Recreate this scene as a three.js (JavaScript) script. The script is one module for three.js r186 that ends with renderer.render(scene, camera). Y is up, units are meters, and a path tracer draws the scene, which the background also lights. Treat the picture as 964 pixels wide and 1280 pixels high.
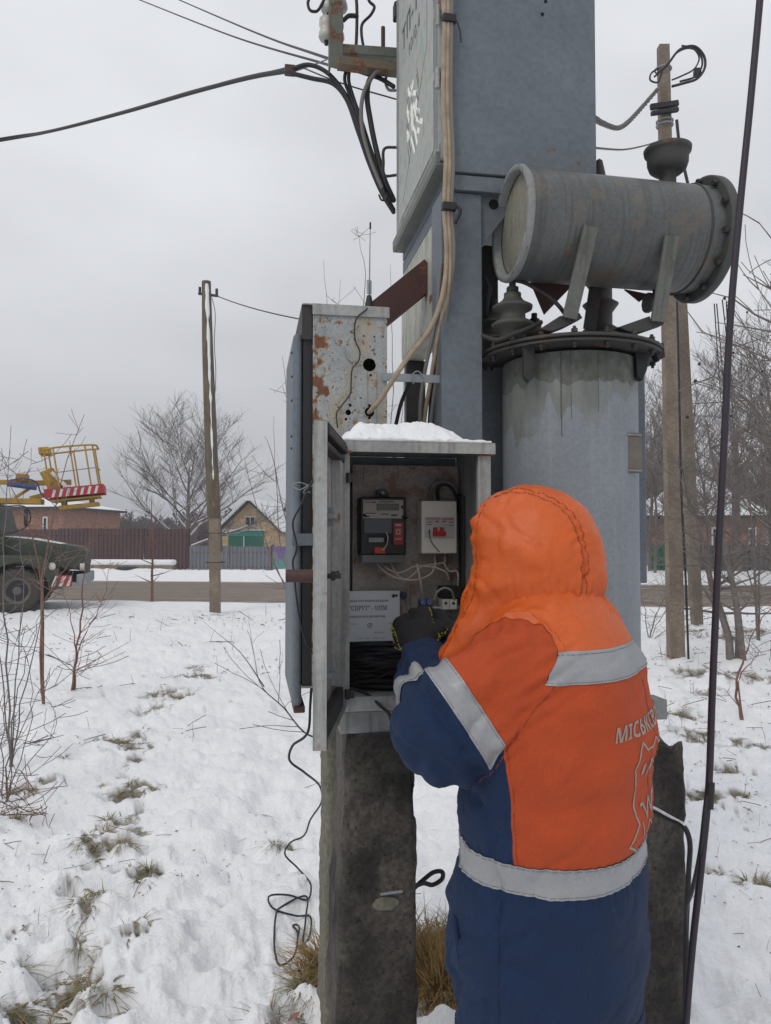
import * as THREE from 'three';
import { mergeGeometries } from 'three/addons/utils/BufferGeometryUtils.js';
import { RoundedBoxGeometry } from 'three/addons/geometries/RoundedBoxGeometry.js';

// ---------------------------------------------------------------- camera, sky, sun, exposure
const EYE = 1.62, FOCAL = 949, PITCH = Math.atan(32 / 949);
const scene = new THREE.Scene();
const camera = new THREE.PerspectiveCamera(2 * Math.atan(640 / FOCAL) * 180 / Math.PI, 964 / 1280, 0.05, 600);
camera.position.set(0, EYE, 0);
camera.rotation.set(PITCH, 0, 0);
const renderer = new THREE.WebGLRenderer({ antialias: true });
renderer.toneMapping = THREE.LinearToneMapping;
renderer.toneMappingExposure = 1.18;
renderer.shadowMap.enabled = true;
renderer.setSize(964, 1280);

let seed = 7;
const rnd = () => { seed = (seed * 1664525 + 1013904223) >>> 0; return seed / 4294967296; };
const rr = (a, b) => a + (b - a) * rnd();
const clamp = (x, a = 0, b = 1) => Math.min(b, Math.max(a, x));
const mix = (a, b, t) => a + (b - a) * t;
const sst = (a, b, x) => { const t = clamp((x - a) / (b - a)); return t * t * (3 - 2 * t); };
const hash = (x, y, z = 0) => { let h = (Math.imul(x | 0, 374761393) + Math.imul(y | 0, 668265263) + Math.imul(z | 0, 2147483647 ^ 0x5bd1e995)) | 0; h = Math.imul(h ^ (h >>> 13), 1274126177); return ((h ^ (h >>> 16)) >>> 0) / 4294967296; };
function vn(x, y, per = 0, s = 0) {                      // value noise, tiling when per > 0
  const xi = Math.floor(x), yi = Math.floor(y), fx = x - xi, fy = y - yi;
  let x0 = xi, x1 = xi + 1, y0 = yi, y1 = yi + 1;
  if (per) { x0 = ((x0 % per) + per) % per; x1 = ((x1 % per) + per) % per; y0 = ((y0 % per) + per) % per; y1 = ((y1 % per) + per) % per; }
  const u = fx * fx * (3 - 2 * fx), v = fy * fy * (3 - 2 * fy);
  const a = hash(x0, y0, s), b = hash(x1, y0, s), c = hash(x0, y1, s), d = hash(x1, y1, s);
  return a + (b - a) * u + (c - a + (a - b - c + d) * u) * v;
}
function fbm(x, y, oct = 5, per = 0, s = 0, gain = 0.5) { let a = 0, g = 1, n = 0; for (let i = 0; i < oct; i++) { a += g * vn(x, y, per, s + i * 17); n += g; x *= 2; y *= 2; if (per) per *= 2; g *= gain; } return a / n; }
function vn3(x, y, z, s = 0) {
  const zi = Math.floor(z), f = z - zi, u = f * f * (3 - 2 * f);
  return mix(vn(x, y, 0, s + zi * 31), vn(x, y, 0, s + (zi + 1) * 31), u);
}
const fbm3 = (x, y, z, o = 4, s = 0) => { let a = 0, g = 1, n = 0; for (let i = 0; i < o; i++) { a += g * vn3(x, y, z, s + 101 * i); n += g; x *= 2; y *= 2; z *= 2; g *= 0.5; } return a / n; };

{ // overcast winter sky, all round, a little brighter overhead
  const W = 512, H = 256, d = new Float32Array(W * H * 4);
  for (let j = 0; j < H; j++) for (let i = 0; i < W; i++) {
    const el = (j + 0.5) / H * Math.PI - Math.PI / 2, az = (i + 0.5) / W * 2 * Math.PI;
    const ce = Math.cos(el), X = Math.cos(az) * ce, Z = Math.sin(az) * ce, Y = Math.sin(el);
    const up = Math.max(Y, 0);
    const n = fbm3(X * 2.2 + 7, Y * 5 + 3, Z * 2.2 + 11, 5, 5) - 0.5, n2 = fbm3(X * 5 + 1, Y * 14, Z * 5 + 4, 4, 9) - 0.5;
    let v = mix(0.46, 0.68, sst(0.0, 0.6, up)) + n * 0.32 + n2 * 0.12;
    if (Y < 0) v = mix(0.46, 0.42, clamp(-Y * 4)) + n * 0.05;
    const k = 4 * (j * W + i); d[k] = v * 0.972; d[k + 1] = v * 0.995; d[k + 2] = v * 1.045; d[k + 3] = 1;
  }
  const t = new THREE.DataTexture(d, W, H, THREE.RGBAFormat, THREE.FloatType);
  t.mapping = THREE.EquirectangularReflectionMapping; t.magFilter = t.minFilter = THREE.LinearFilter; t.needsUpdate = true;
  scene.background = t; scene.environment = t;
}
const sun = new THREE.DirectionalLight(0xfff6ea, 0.7);
sun.position.set(-9, 15, 5); sun.target.position.set(0, 0, -8);
sun.castShadow = true; sun.shadow.radius = 40; sun.shadow.mapSize.set(2048, 2048);
Object.assign(sun.shadow.camera, { left: -40, right: 40, top: 40, bottom: -40, near: 0.1, far: 120 });
scene.add(sun, sun.target);
scene.fog = new THREE.FogExp2(0xb9bcc4, 0.0022);

// ---------------------------------------------------------------- helpers
const TH = 10 * Math.PI / 180, CT = Math.cos(TH), ST = Math.sin(TH);       // the substation is turned 10 degrees
function ray(px, py) { const x = (px - 482) / FOCAL, y = (640 - py) / FOCAL, c = Math.cos(PITCH), s = Math.sin(PITCH); return [x, y * c + s, y * s - c]; }
function at(px, py, d) { const r = ray(px, py), k = -d / r[2]; return new THREE.Vector3(r[0] * k, EYE + r[1] * k, -d); }   // a point d metres ahead
function gnd(px, py, y = 0) { const r = ray(px, py), k = (y - EYE) / r[1]; return new THREE.Vector3(r[0] * k, y, r[2] * k); }
function sp(px, py, w) {                                                     // a point of the substation's own axes, w metres deep
  const r = ray(px, py), u = r[0] * CT - r[2] * ST, a = -r[0] * ST - r[2] * CT, k = w / a;
  return new THREE.Vector3(u * k, EYE + r[1] * k, -w);
}
const toStation = (v) => new THREE.Vector3(v.x * CT - v.z * ST, v.y, v.x * ST + v.z * CT);
const toWorld = (v) => new THREE.Vector3(v.x * CT + v.z * ST, v.y, -v.x * ST + v.z * CT);
const turned = (v, a) => new THREE.Vector3(v.x * Math.cos(a) + v.z * Math.sin(a), v.y, -v.x * Math.sin(a) + v.z * Math.cos(a));
const V = (x, y, z) => new THREE.Vector3(x, y, z);

const taken = new Map(), origin = new WeakMap();
function numbered(n) { const k = taken.get(n) || 0; taken.set(n, k + 1); return k ? n + '_' + String(k).padStart(3, '0') : n; }
function tag(o, label, category, group, kind) { if (label) o.userData.label = label; if (category) o.userData.category = category; if (group) o.userData.group = group; if (kind) o.userData.kind = kind; return o; }
// a Group at the thing's base; its parts are written in the axes of the scene (or of the substation) and moved to that base
function thing(name, label, category, base = V(0, 0, 0), opt = {}) {
  const o = new THREE.Group(); o.name = numbered(name);
  const b = base.clone(); origin.set(o, b);
  const turn = opt.station ? TH : opt.turn || 0; o.position.copy(turned(b, turn)); o.rotation.y = turn;
  tag(o, label, category, opt.group); scene.add(o); return o;
}
function clean(g) {
  let r = g.index ? g.toNonIndexed() : g.clone();
  for (const k of Object.keys(r.attributes)) if (!['position', 'normal', 'uv', 'color'].includes(k)) r.deleteAttribute(k);
  if (!r.attributes.normal) r.computeVertexNormals();
  return r;
}
function uvm(g) {                                                            // uv in metres, each face by the axis that it looks along
  const p = g.attributes.position, n = p.count, uv = new Float32Array(n * 2), a = V(), b = V(), c = V();
  for (let i = 0; i < n; i += 3) {
    a.fromBufferAttribute(p, i); b.fromBufferAttribute(p, i + 1); c.fromBufferAttribute(p, i + 2);
    const q = b.clone().sub(a).cross(c.clone().sub(a)), ax = Math.abs(q.x), ay = Math.abs(q.y), az = Math.abs(q.z);
    [a, b, c].forEach((v, k) => { const [s, t] = ax > ay && ax > az ? [v.z, v.y] : ay > az ? [v.x, v.z] : [v.x, v.y]; uv[2 * (i + k)] = s; uv[2 * (i + k) + 1] = t; });
  }
  g.setAttribute('uv', new THREE.BufferAttribute(uv, 2)); return g;
}
function fuse(list, keepUv) {
  const gs = (Array.isArray(list) ? list : [list]).map(clean);
  const anyCol = gs.some((g) => g.attributes.color);
  for (const g of gs) { if (!keepUv || !g.attributes.uv) uvm(g); if (!anyCol) g.deleteAttribute('color'); }
  return gs.length > 1 ? mergeGeometries(gs) : gs[0];
}
function obj(name, geos, mat, parent, opt = {}) {
  const g = fuse(geos, opt.uv);
  const m = new THREE.Mesh(g, mat); m.castShadow = m.receiveShadow = true;
  if (parent) {
    const o = origin.get(parent) || V(0, 0, 0); g.translate(-o.x, -o.y, -o.z); origin.set(m, o);
    m.name = name; if (opt.label) m.userData.label = opt.label; if (opt.kind) m.userData.kind = opt.kind; parent.add(m);
  } else { m.name = numbered(name); scene.add(m); }
  return m;
}
// one-mesh thing
function solo(name, geos, mat, label, category, base, opt = {}) {
  const g = fuse(geos, opt.uv); g.translate(-base.x, -base.y, -base.z);
  const m = new THREE.Mesh(g, mat); m.castShadow = m.receiveShadow = true; m.name = numbered(name);
  const turn = opt.station ? TH : opt.turn || 0; m.position.copy(turned(base, turn)); m.rotation.y = turn;
  tag(m, label, category, opt.group, opt.kind); scene.add(m); return m;
}
function struct(name, geos, mat, opt = {}) { const m = obj(name, geos, mat, null, opt); m.userData.kind = 'structure'; if (opt.label) m.userData.label = opt.label; return m; }
function copyOf(o, label, group) { const c = o.clone(); c.name = numbered(o.name.replace(/_\d{3}$/, '')); if (label) c.userData = { ...o.userData, label }; if (group) c.userData.group = group; scene.add(c); return c; }

const box = (x0, x1, y0, y1, z0, z1, r = 0) => {
  const w = Math.abs(x1 - x0), h = Math.abs(y1 - y0), d = Math.abs(z1 - z0);
  const g = r ? new RoundedBoxGeometry(w, h, d, 2, Math.min(r, w / 2.01, h / 2.01, d / 2.01)) : new THREE.BoxGeometry(w, h, d);
  return g.translate((x0 + x1) / 2, (y0 + y1) / 2, (z0 + z1) / 2);
};
const UP = V(0, 1, 0);
function place(g, a, b) {                                                    // a geometry along y, put between two points
  if (b.y < a.y) [a, b] = [b, a];
  const d = b.clone().sub(a), q = new THREE.Quaternion().setFromUnitVectors(UP, d.clone().normalize());
  return g.applyQuaternion(q).translate((a.x + b.x) / 2, (a.y + b.y) / 2, (a.z + b.z) / 2);
}
const cyl = (a, b, r0, r1 = r0, n = 20, open = false) => place(new THREE.CylinderGeometry(r1, r0, a.distanceTo(b), n, 1, open), a, b);
function bar(a, b, w, h, twist = 0) { const g = new RoundedBoxGeometry(w, a.distanceTo(b), h, 1, Math.min(w, h) * 0.12); g.rotateY(twist); return place(g, a, b); }
function tube(pts, r, n = 48, s = 7) { return new THREE.TubeGeometry(new THREE.CatmullRomCurve3(pts, false, 'centripetal'), n, r, s, false); }
function tubeCapped(pts, r, n = 48, s = 8) { const g = tube(pts, r, n, s), e = pts[pts.length - 1], b = pts[0]; return [g, new THREE.SphereGeometry(r, s, 6).translate(e.x, e.y, e.z), new THREE.SphereGeometry(r, s, 6).translate(b.x, b.y, b.z)]; }
function lathe(prof, n = 32) { return new THREE.LatheGeometry(prof.map(([r, y]) => new THREE.Vector2(r, y)), n); }
function extr(pts, depth, bevel = 0) {
  const s = new THREE.Shape(pts.map(([x, y]) => new THREE.Vector2(x, y)));
  return new THREE.ExtrudeGeometry(s, { depth, bevelEnabled: bevel > 0, bevelSize: bevel, bevelThickness: bevel, bevelSegments: 1, curveSegments: 12 });
}
function taper(pts, radii, sides = 5) {                                      // a branch: one tapering tube through points
  const n = pts.length, pos = [], idx = [], t = V(), nx = V(), ny = V();
  for (let i = 0; i < n; i++) {
    t.copy(pts[Math.min(i + 1, n - 1)]).sub(pts[Math.max(i - 1, 0)]).normalize();
    nx.set(Math.abs(t.y) > 0.9 ? 1 : 0, Math.abs(t.y) > 0.9 ? 0 : 1, 0).cross(t).normalize(); ny.copy(t).cross(nx);
    for (let k = 0; k < sides; k++) { const a = k / sides * 2 * Math.PI, c = Math.cos(a) * radii[i], s = Math.sin(a) * radii[i]; pos.push(pts[i].x + nx.x * c + ny.x * s, pts[i].y + nx.y * c + ny.y * s, pts[i].z + nx.z * c + ny.z * s); }
  }
  for (let i = 0; i < n - 1; i++) for (let k = 0; k < sides; k++) { const a = i * sides + k, b = i * sides + (k + 1) % sides, c = a + sides, d = b + sides; idx.push(a, b, c, b, d, c); }
  const g = new THREE.BufferGeometry(); g.setAttribute('position', new THREE.Float32BufferAttribute(pos, 3)); g.setIndex(idx); g.computeVertexNormals(); return g;
}
// roughen a finely cut geometry: moves the vertices along a noise, same point same move
function rough(g, amp, freq, s = 1) {
  const p = g.attributes.position, n = g.attributes.normal;
  for (let i = 0; i < p.count; i++) { const x = p.getX(i), y = p.getY(i), z = p.getZ(i); const k = (fbm3(x * freq, y * freq, z * freq, 4, s) - 0.5) * 2 * amp; p.setXYZ(i, x + k * Math.sign(Math.round(n.getX(i) * 2)), y, z + k * Math.sign(Math.round(n.getZ(i) * 2))); }
  g.computeVertexNormals(); return g;
}

// ---------------------------------------------------------------- textures and materials
function tex(w, h, fn, metres, srgb = true) {
  const d = new Uint8Array(w * h * 4);
  for (let j = 0; j < h; j++) for (let i = 0; i < w; i++) { const c = fn((i + 0.5) / w, (j + 0.5) / h), k = 4 * (j * w + i); const q = Array.isArray(c) ? c : [c, c, c]; d[k] = clamp(q[0], 0, 255); d[k + 1] = clamp(q[1], 0, 255); d[k + 2] = clamp(q[2], 0, 255); d[k + 3] = 255; }
  const t = new THREE.DataTexture(d, w, h); t.wrapS = t.wrapT = THREE.RepeatWrapping; t.magFilter = THREE.LinearFilter; t.minFilter = THREE.LinearMipmapLinearFilter; t.generateMipmaps = true;
  if (srgb) t.colorSpace = THREE.SRGBColorSpace;
  if (metres) t.repeat.set(1 / metres, 1 / metres);
  t.needsUpdate = true; return t;
}
const mixc = (a, b, t) => [mix(a[0], b[0], t), mix(a[1], b[1], t), mix(a[2], b[2], t)];
const std = (o) => new THREE.MeshStandardMaterial({ side: THREE.DoubleSide, ...o });
const flat = (c, roughness = 0.7, metalness = 0) => std({ color: c, roughness, metalness });
// weathered paint: brush tone, small chips, rust where the noise is high
const paintBump = tex(512, 512, (u, v) => 128 + 90 * (fbm(u * 30, v * 30, 4, 30, 3) - 0.5) + 40 * (fbm(u * 6, v * 6, 3, 6, 1) - 0.5), 0.6, false);
function paint(base, { rust = 0, dirt = 0.5, m = 0.9, s = 0, rustC = [92, 66, 50], streak = 0 } = {}) {
  const N = 512;
  const map = tex(N, N, (u, v) => {
    const n = fbm(u * 6, v * 6, 6, 6, s), f = fbm(u * 64, v * 64, 3, 64, s + 3), st = fbm(u * 48, v * 3, 4, 48, s + 5);
    let c = base.map((x) => x * (0.86 + 0.28 * n * dirt * 1.4 + (f - 0.5) * 0.16));
    if (streak) c = mixc(c, [c[0] * 0.62, c[1] * 0.6, c[2] * 0.56], streak * sst(0.5, 0.8, st));
    const k = fbm(u * 9 + 3, v * 9, 5, 9, s + 8);
    if (rust) { const r = sst(1 - rust, 1 - rust + 0.07, k + (f - 0.5) * 0.1); c = mixc(c, [rustC[0] * (0.6 + f), rustC[1] * (0.6 + f * 0.8), rustC[2] * (0.6 + f * 0.7)], r); }
    if (f > 0.82) c = mixc(c, [60, 56, 52], (f - 0.82) * 3);
    return c;
  }, m);
  return std({ map, bumpMap: paintBump, bumpScale: 0.0012, roughness: 0.62, metalness: 0 });
}
const M = {};
M.grey = paint([103, 111, 119], { s: 11, m: 0.8, rust: 0.2, rustC: [84, 78, 74] });
M.greyWarm = paint([140, 143, 142], { s: 21, m: 0.7, rust: 0.3, streak: 0.5 });
M.boxPaint = paint([158, 159, 157], { s: 31, m: 0.5, rust: 0.24, rustC: [108, 84, 64], streak: 0.3 });
M.blueGrey = paint([106, 114, 122], { s: 41, m: 0.6 });
M.oldWhite = paint([176, 176, 166], { s: 51, m: 0.8, rust: 0.22, streak: 0.5 });
M.brownSteel = paint([74, 46, 42], { s: 61, m: 0.5, rust: 0.32, rustC: [82, 54, 42] });
M.darkSteel = paint([48, 46, 46], { s: 71, m: 0.5, rust: 0.3, rustC: [70, 48, 38] });
M.black = flat(new THREE.Color(0.012, 0.012, 0.014), 0.55);
M.rubber = flat(new THREE.Color(0.018, 0.018, 0.022), 0.6);
M.hole = flat(new THREE.Color(0.004, 0.004, 0.005), 0.95);
M.zinc = paint([138, 144, 148], { s: 81, m: 0.3 });
M.concrete = (() => {
  const map = tex(768, 768, (u, v) => {
    const n = fbm(u * 5, v * 5, 6, 5, 3), f = fbm(u * 80, v * 80, 3, 80, 4), w = fbm(u * 12, v * 4, 5, 12, 6);
    let c = mixc([44, 41, 39], [82, 77, 72], sst(0.25, 0.75, n));
    c = mixc(c, [118, 110, 102], sst(0.62, 0.78, w) * 0.35);
    c = mixc(c, [76, 80, 68], sst(0.6, 0.72, fbm(u * 8, v * 8, 5, 8, 19)) * 0.3);
    c = c.map((x) => x * (0.72 + 0.56 * f));
    if (fbm(u * 120, v * 120, 2, 120, 9) > 0.8) c = c.map((x) => x * 0.55);
    return c;
  }, 0.7);
  const bump = tex(512, 512, (u, v) => { const f = fbm(u * 60, v * 60, 4, 60, 4), n = fbm(u * 10, v * 10, 4, 10, 3), pit = fbm(u * 120, v * 120, 2, 120, 9); return 110 + 110 * (f - 0.5) + 80 * (n - 0.5) - (pit > 0.78 ? 50 : 0); }, 0.7, false);
  return std({ map, bumpMap: bump, bumpScale: 0.006, roughness: 0.95 });
})();
M.poleConcrete = (() => {
  const map = tex(512, 512, (u, v) => { const n = fbm(u * 4, v * 4, 6, 4, 13), f = fbm(u * 60, v * 60, 3, 60, 14); return mixc([104, 94, 82], [146, 134, 120], n).map((x) => x * (0.85 + 0.3 * f)); }, 1.2);
  return std({ map, bumpMap: map, bumpScale: 0.004, roughness: 0.95 });
})();
M.mossConcrete = (() => { const map = tex(512, 512, (u, v) => { const n = fbm(u * 6, v * 6, 5, 6, 53), f = fbm(u * 60, v * 60, 3, 60, 54); return mixc([92, 92, 80], [128, 124, 110], n).map((x) => x * (0.78 + 0.44 * f)); }, 0.6); return std({ map, bumpMap: map, bumpScale: 0.004, roughness: 0.95 }); })();
M.wood = (() => {
  const map = tex(512, 512, (u, v) => { const n = fbm(u * 40, v * 3, 5, 40, 23), l = fbm(u * 6, v * 6, 4, 6, 24); return mixc([70, 62, 50], [124, 114, 96], n * 0.7 + l * 0.4); }, 1);
  return std({ map, bumpMap: map, bumpScale: 0.004, roughness: 0.95 });
})();
M.bark = std({ map: tex(256, 256, (u, v) => { const n = fbm(u * 8, v * 8, 5, 8, 33); return mixc([44, 38, 36], [96, 84, 76], n); }, 0.3), roughness: 0.95 });
M.twig = std({ map: tex(256, 256, (u, v) => { const n = fbm(u * 8, v * 8, 5, 8, 34); return mixc([90, 83, 80], [138, 130, 125], n); }, 0.3), roughness: 0.9 });
M.redTwig = std({ map: tex(256, 256, (u, v) => { const n = fbm(u * 8, v * 8, 5, 8, 35); return mixc([96, 66, 56], [146, 112, 98], n); }, 0.2), roughness: 0.85 });
M.snow = std({ color: 0xffffff, map: tex(512, 512, (u, v) => { const n = fbm(u * 6, v * 6, 6, 6, 43), f = fbm(u * 90, v * 90, 2, 90, 44); return mixc([226, 228, 232], [244, 245, 247], n).map((x) => x * (0.96 + 0.06 * f)); }, 0.8), bumpMap: tex(512, 512, (u, v) => 255 * (0.55 * fbm(u * 20, v * 20, 5, 20, 46) + 0.45 * fbm(u * 70, v * 70, 3, 70, 47)), 0.8, false), bumpScale: 0.010, roughness: 0.9 });

// ---------------------------------------------------------------- the setting
const RT = -6.78 * Math.PI / 180, RN = V(0.118, 0, -0.993), RE = V(0.993, 0, 0.118), ROAD0 = 18.9, ROAD1 = 28.4;
const rs = (t, s) => V(t, 0, -s);                                            // road axes: t along the road, s across it
function rp(px, s) { const x = (px - 482) / FOCAL, d = s / (x * RN.x - RN.z); return x * d * RE.x - d * RE.z; }   // t of a direction at s

// places where the grass comes through the thin snow: [x, z, radius, strength]
const bare = [];
{
  const A = (px, py, r, k = 1) => { const p = gnd(px, py); bare.push([p.x, p.z, r, k]); };
  [[185, 1085, 0.10], [155, 1062, 0.10], [118, 1128, 0.09], [90, 1180, 0.09], [100, 1245, 0.09, 0.9], [20, 1262, 0.1, 0.9], [175, 990, 0.16], [145, 1025, 0.1], [165, 935, 0.2], [135, 930, 0.18], [215, 870, 0.3], [190, 885, 0.25], [240, 845, 0.3], [30, 985, 0.12], [60, 975, 0.1], [20, 1020, 0.14], [105, 1055, 0.06], [345, 1055, 0.08], [350, 1270, 0.08], [160, 1175, 0.1]].forEach((a) => A(...a));
  [[890, 870, 0.25, 0.7], [930, 850, 0.4, 0.7], [870, 845, 0.3, 0.6], [905, 800, 0.5, 0.7], [940, 790, 0.6, 0.75], [860, 790, 0.4, 0.6], [850, 895, 0.22], [890, 1000, 0.12], [930, 1002, 0.12], [870, 918, 0.25, 0.7], [935, 930, 0.2], [900, 1090, 0.08], [960, 1110, 0.1], [545, 1200, 0.22, 1.6], [410, 1215, 0.12, 1.5], [272, 770, 0.4, 0.9], [910, 960, 0.15]].forEach((a) => A(...a));
}
const dents = [];                                                            // footprints and sunken lumps
{
  const A = (px, py, r, k) => { const p = gnd(px, py); dents.push([p.x, p.z, r, k]); };
  for (const [px, py, r, k] of [[98, 908, 0.09, 0.05], [30, 950, 0.09, 0.05], [102, 952, 0.09, 0.05], [190, 908, 0.08, 0.04], [245, 1175, 0.05, 0.07], [890, 935, 0.08, 0.04], [940, 1100, 0.07, 0.05], [925, 1180, 0.09, 0.05], [310, 1110, 0.07, 0.04], [376, 1135, 0.05, 0.05], [540, 1020, 0.09, 0.05], [378, 1010, 0.05, 0.05]]) A(px, py, r, k);
  for (const [px, py, r, k] of [[385, 1235, 0.07, -0.05], [352, 1255, 0.09, -0.04], [400, 1250, 0.06, -0.05], [330, 1275, 0.1, -0.04], [372, 1270, 0.07, -0.05], [590, 1275, 0.1, -0.05], [545, 1278, 0.08, -0.05], [290, 1215, 0.12, -0.03]]) A(px, py, r, k);
  for (let i = 0; i < 190; i++) A(rr(0, 960), rr(790, 1275), rr(0.04, 0.13), rr(0.015, 0.05));
}
function gridOf(list, reach) { const g = new Map(); list.forEach((e) => { const R = e[2] * reach; for (let i = Math.floor((e[0] - R) * 2); i <= Math.floor((e[0] + R) * 2); i++) for (let j = Math.floor((e[1] - R) * 2); j <= Math.floor((e[1] + R) * 2); j++) { const k = i * 4096 + j; if (!g.has(k)) g.set(k, []); g.get(k).push(e); } }); return (x, z) => g.get(Math.floor(x * 2) * 4096 + Math.floor(z * 2)) || []; }
{ // the trodden trail that crosses the field
  const trail = [[252, 832], [238, 846], [215, 868], [190, 888], [168, 925], [158, 960], [150, 1000], [160, 1040], [150, 1075], [128, 1110], [112, 1150], [100, 1195], [95, 1240], [85, 1275]];
  for (const [px, py] of trail) for (let i = 0; i < 7; i++) { const q = (py - 672) / 400, x = px + rr(-34, 34) * q * 1.2, y = py + rr(-18, 18) * q, p = gnd(x, y); dents.push([p.x, p.z, rr(0.05, 0.11), rr(0.02, 0.06)]); if (i < 3) bare.push([p.x + rr(-0.05, 0.05), p.z + rr(-0.05, 0.05), rr(0.05, 0.13), rr(0.7, 1.05)]); }
}
const bareNear = gridOf(bare, 1.6), dentsNear = gridOf(dents, 1.7);
const pil = (x, z) => Math.abs(2 * fbm(x * 4.6 + 2, z * 4.6 + 7, 2, 0, 75) - 1);                    // pillows of snow over the turf
function bareAt(x, z) {
  let m = 0;
  for (const [a, b, r, k] of bareNear(x, z)) { const d = Math.hypot(x - a, z - b) / r; if (d < 1.6) m = Math.max(m, k * (1 - d / 1.6)); }
  const n = fbm(x * 4.2 + 40, z * 4.2 + 9, 5, 0, 71), f = fbm(x * 19, z * 19, 3, 0, 72);
  const r = Math.hypot(x, z), far = sst(5, 9, r) * (1 - sst(15, 18, r));
  const side = x > 1.2 ? 1 : 0.55;
  return sst(0.53, 0.66, m * 0.36 + n * 0.34 + f * 0.38 + (r < 7 ? fbm(x * 60, z * 60, 2, 0, 74) : 0.5) * 0.2 - 0.13 + far * side * 0.075 + (1 - sst(0.0, 0.09, pil(x, z))) * sst(0.42, 0.6, fbm(x * 0.9, z * 0.9, 2, 0, 76)) * 0.13);
}
function groundY(x, z) {
  const s = x * RN.x + z * RN.z, flatK = 1 - sst(15.5, 18.2, s) * (1 - sst(29.5, 31, s));
  let y = 0.10 * (fbm(x * 0.9 + 3, z * 0.9, 3, 0, 61) - 0.5) + 0.13 * (fbm(x * 2.7, z * 2.7, 3, 0, 62) - 0.5) + 0.06 * (fbm(x * 8, z * 8, 3, 0, 63) - 0.5) + 0.02 * (fbm(x * 28, z * 28, 2, 0, 64) - 0.5);
  y += 0.055 * Math.min(pil(x, z), 0.6) + 0.016 * Math.abs(2 * fbm(x * 15, z * 15, 2, 0, 77) - 1);
  if (s < 15) for (const [a, b, r, k] of dentsNear(x, z)) { const d = Math.hypot(x - a, z - b) / r; if (d < 1.3) y -= k * (1 - sst(0.25, 1.1, d)); else if (d < 1.7) y += k * 0.14 * (1 - (d - 1.3) / 0.4); }
  y *= flatK;
  y -= 0.12 * sst(17.8, 18.8, s) * (1 - sst(28.4, 28.9, s));                 // the road lies a little lower
  y += 0.30 * Math.exp(-(((s - 30.2) / 0.9) ** 2)) * (0.6 + 0.8 * fbm(x * 0.8, z * 0.8, 3, 0, 66)) + 0.14 * Math.exp(-(((s - 17.6) / 0.6) ** 2)) * fbm(x * 0.7, z * 0.7, 3, 0, 67);
  return y;
}
{
  const ang = []; const AF = 0.72;
  for (let i = 0; i <= 560; i++) ang.push(-AF + 2 * AF * i / 560);
  for (let i = 1; i < 90; i++) ang.push(AF + (2 * Math.PI - 2 * AF) * i / 90);
  const NR = 640, na = ang.length, pos = [], col = [], idx = [];
  for (let j = 0; j <= NR; j++) {
    const r = 0.5 * Math.pow(700 / 0.5, j / NR);
    for (let i = 0; i < na; i++) {
      const x = Math.sin(ang[i]) * r, z = -Math.cos(ang[i]) * r;
      const b = r < 40 ? bareAt(x, z) : 0;
      pos.push(x, groundY(x, z) - 0.018 * b, z);
      const t = fbm(x * 30, z * 30, 2, 0, 73), g = [0.135 + 0.12 * t, 0.115 + 0.10 * t, 0.075 + 0.07 * t];
      const w = 0.97;
      col.push(mix(w, g[0], b * 0.85), mix(w, g[1], b * 0.85), mix(w, g[2], b * 0.85));
    }
  }
  for (let j = 0; j < NR; j++) for (let i = 0; i < na; i++) { const a = j * na + i, b = j * na + (i + 1) % na, c = a + na, d = b + na; idx.push(a, b, c, b, d, c); }
  const c0 = pos.length / 3; pos.push(0, groundY(0, 0), 0); col.push(0.97, 0.97, 0.97);
  for (let i = 0; i < na; i++) idx.push(c0, (i + 1) % na, i);
  const g = new THREE.BufferGeometry();
  g.setAttribute('position', new THREE.Float32BufferAttribute(pos, 3)); g.setAttribute('color', new THREE.Float32BufferAttribute(col, 3));
  const uv = new Float32Array(pos.length / 3 * 2); for (let i = 0; i < pos.length / 3; i++) { uv[2 * i] = pos[3 * i]; uv[2 * i + 1] = pos[3 * i + 2]; }
  g.setAttribute('uv', new THREE.BufferAttribute(uv, 2)); g.setIndex(idx); g.computeVertexNormals();
  const mat = M.snow.clone(); mat.vertexColors = true; mat.side = THREE.FrontSide;
  const m = new THREE.Mesh(g, mat); m.name = 'snow_ground'; m.receiveShadow = m.castShadow = true; m.userData = { kind: 'structure', label: 'snow covered ground with bare patches of dead grass' }; scene.add(m);
}
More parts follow.
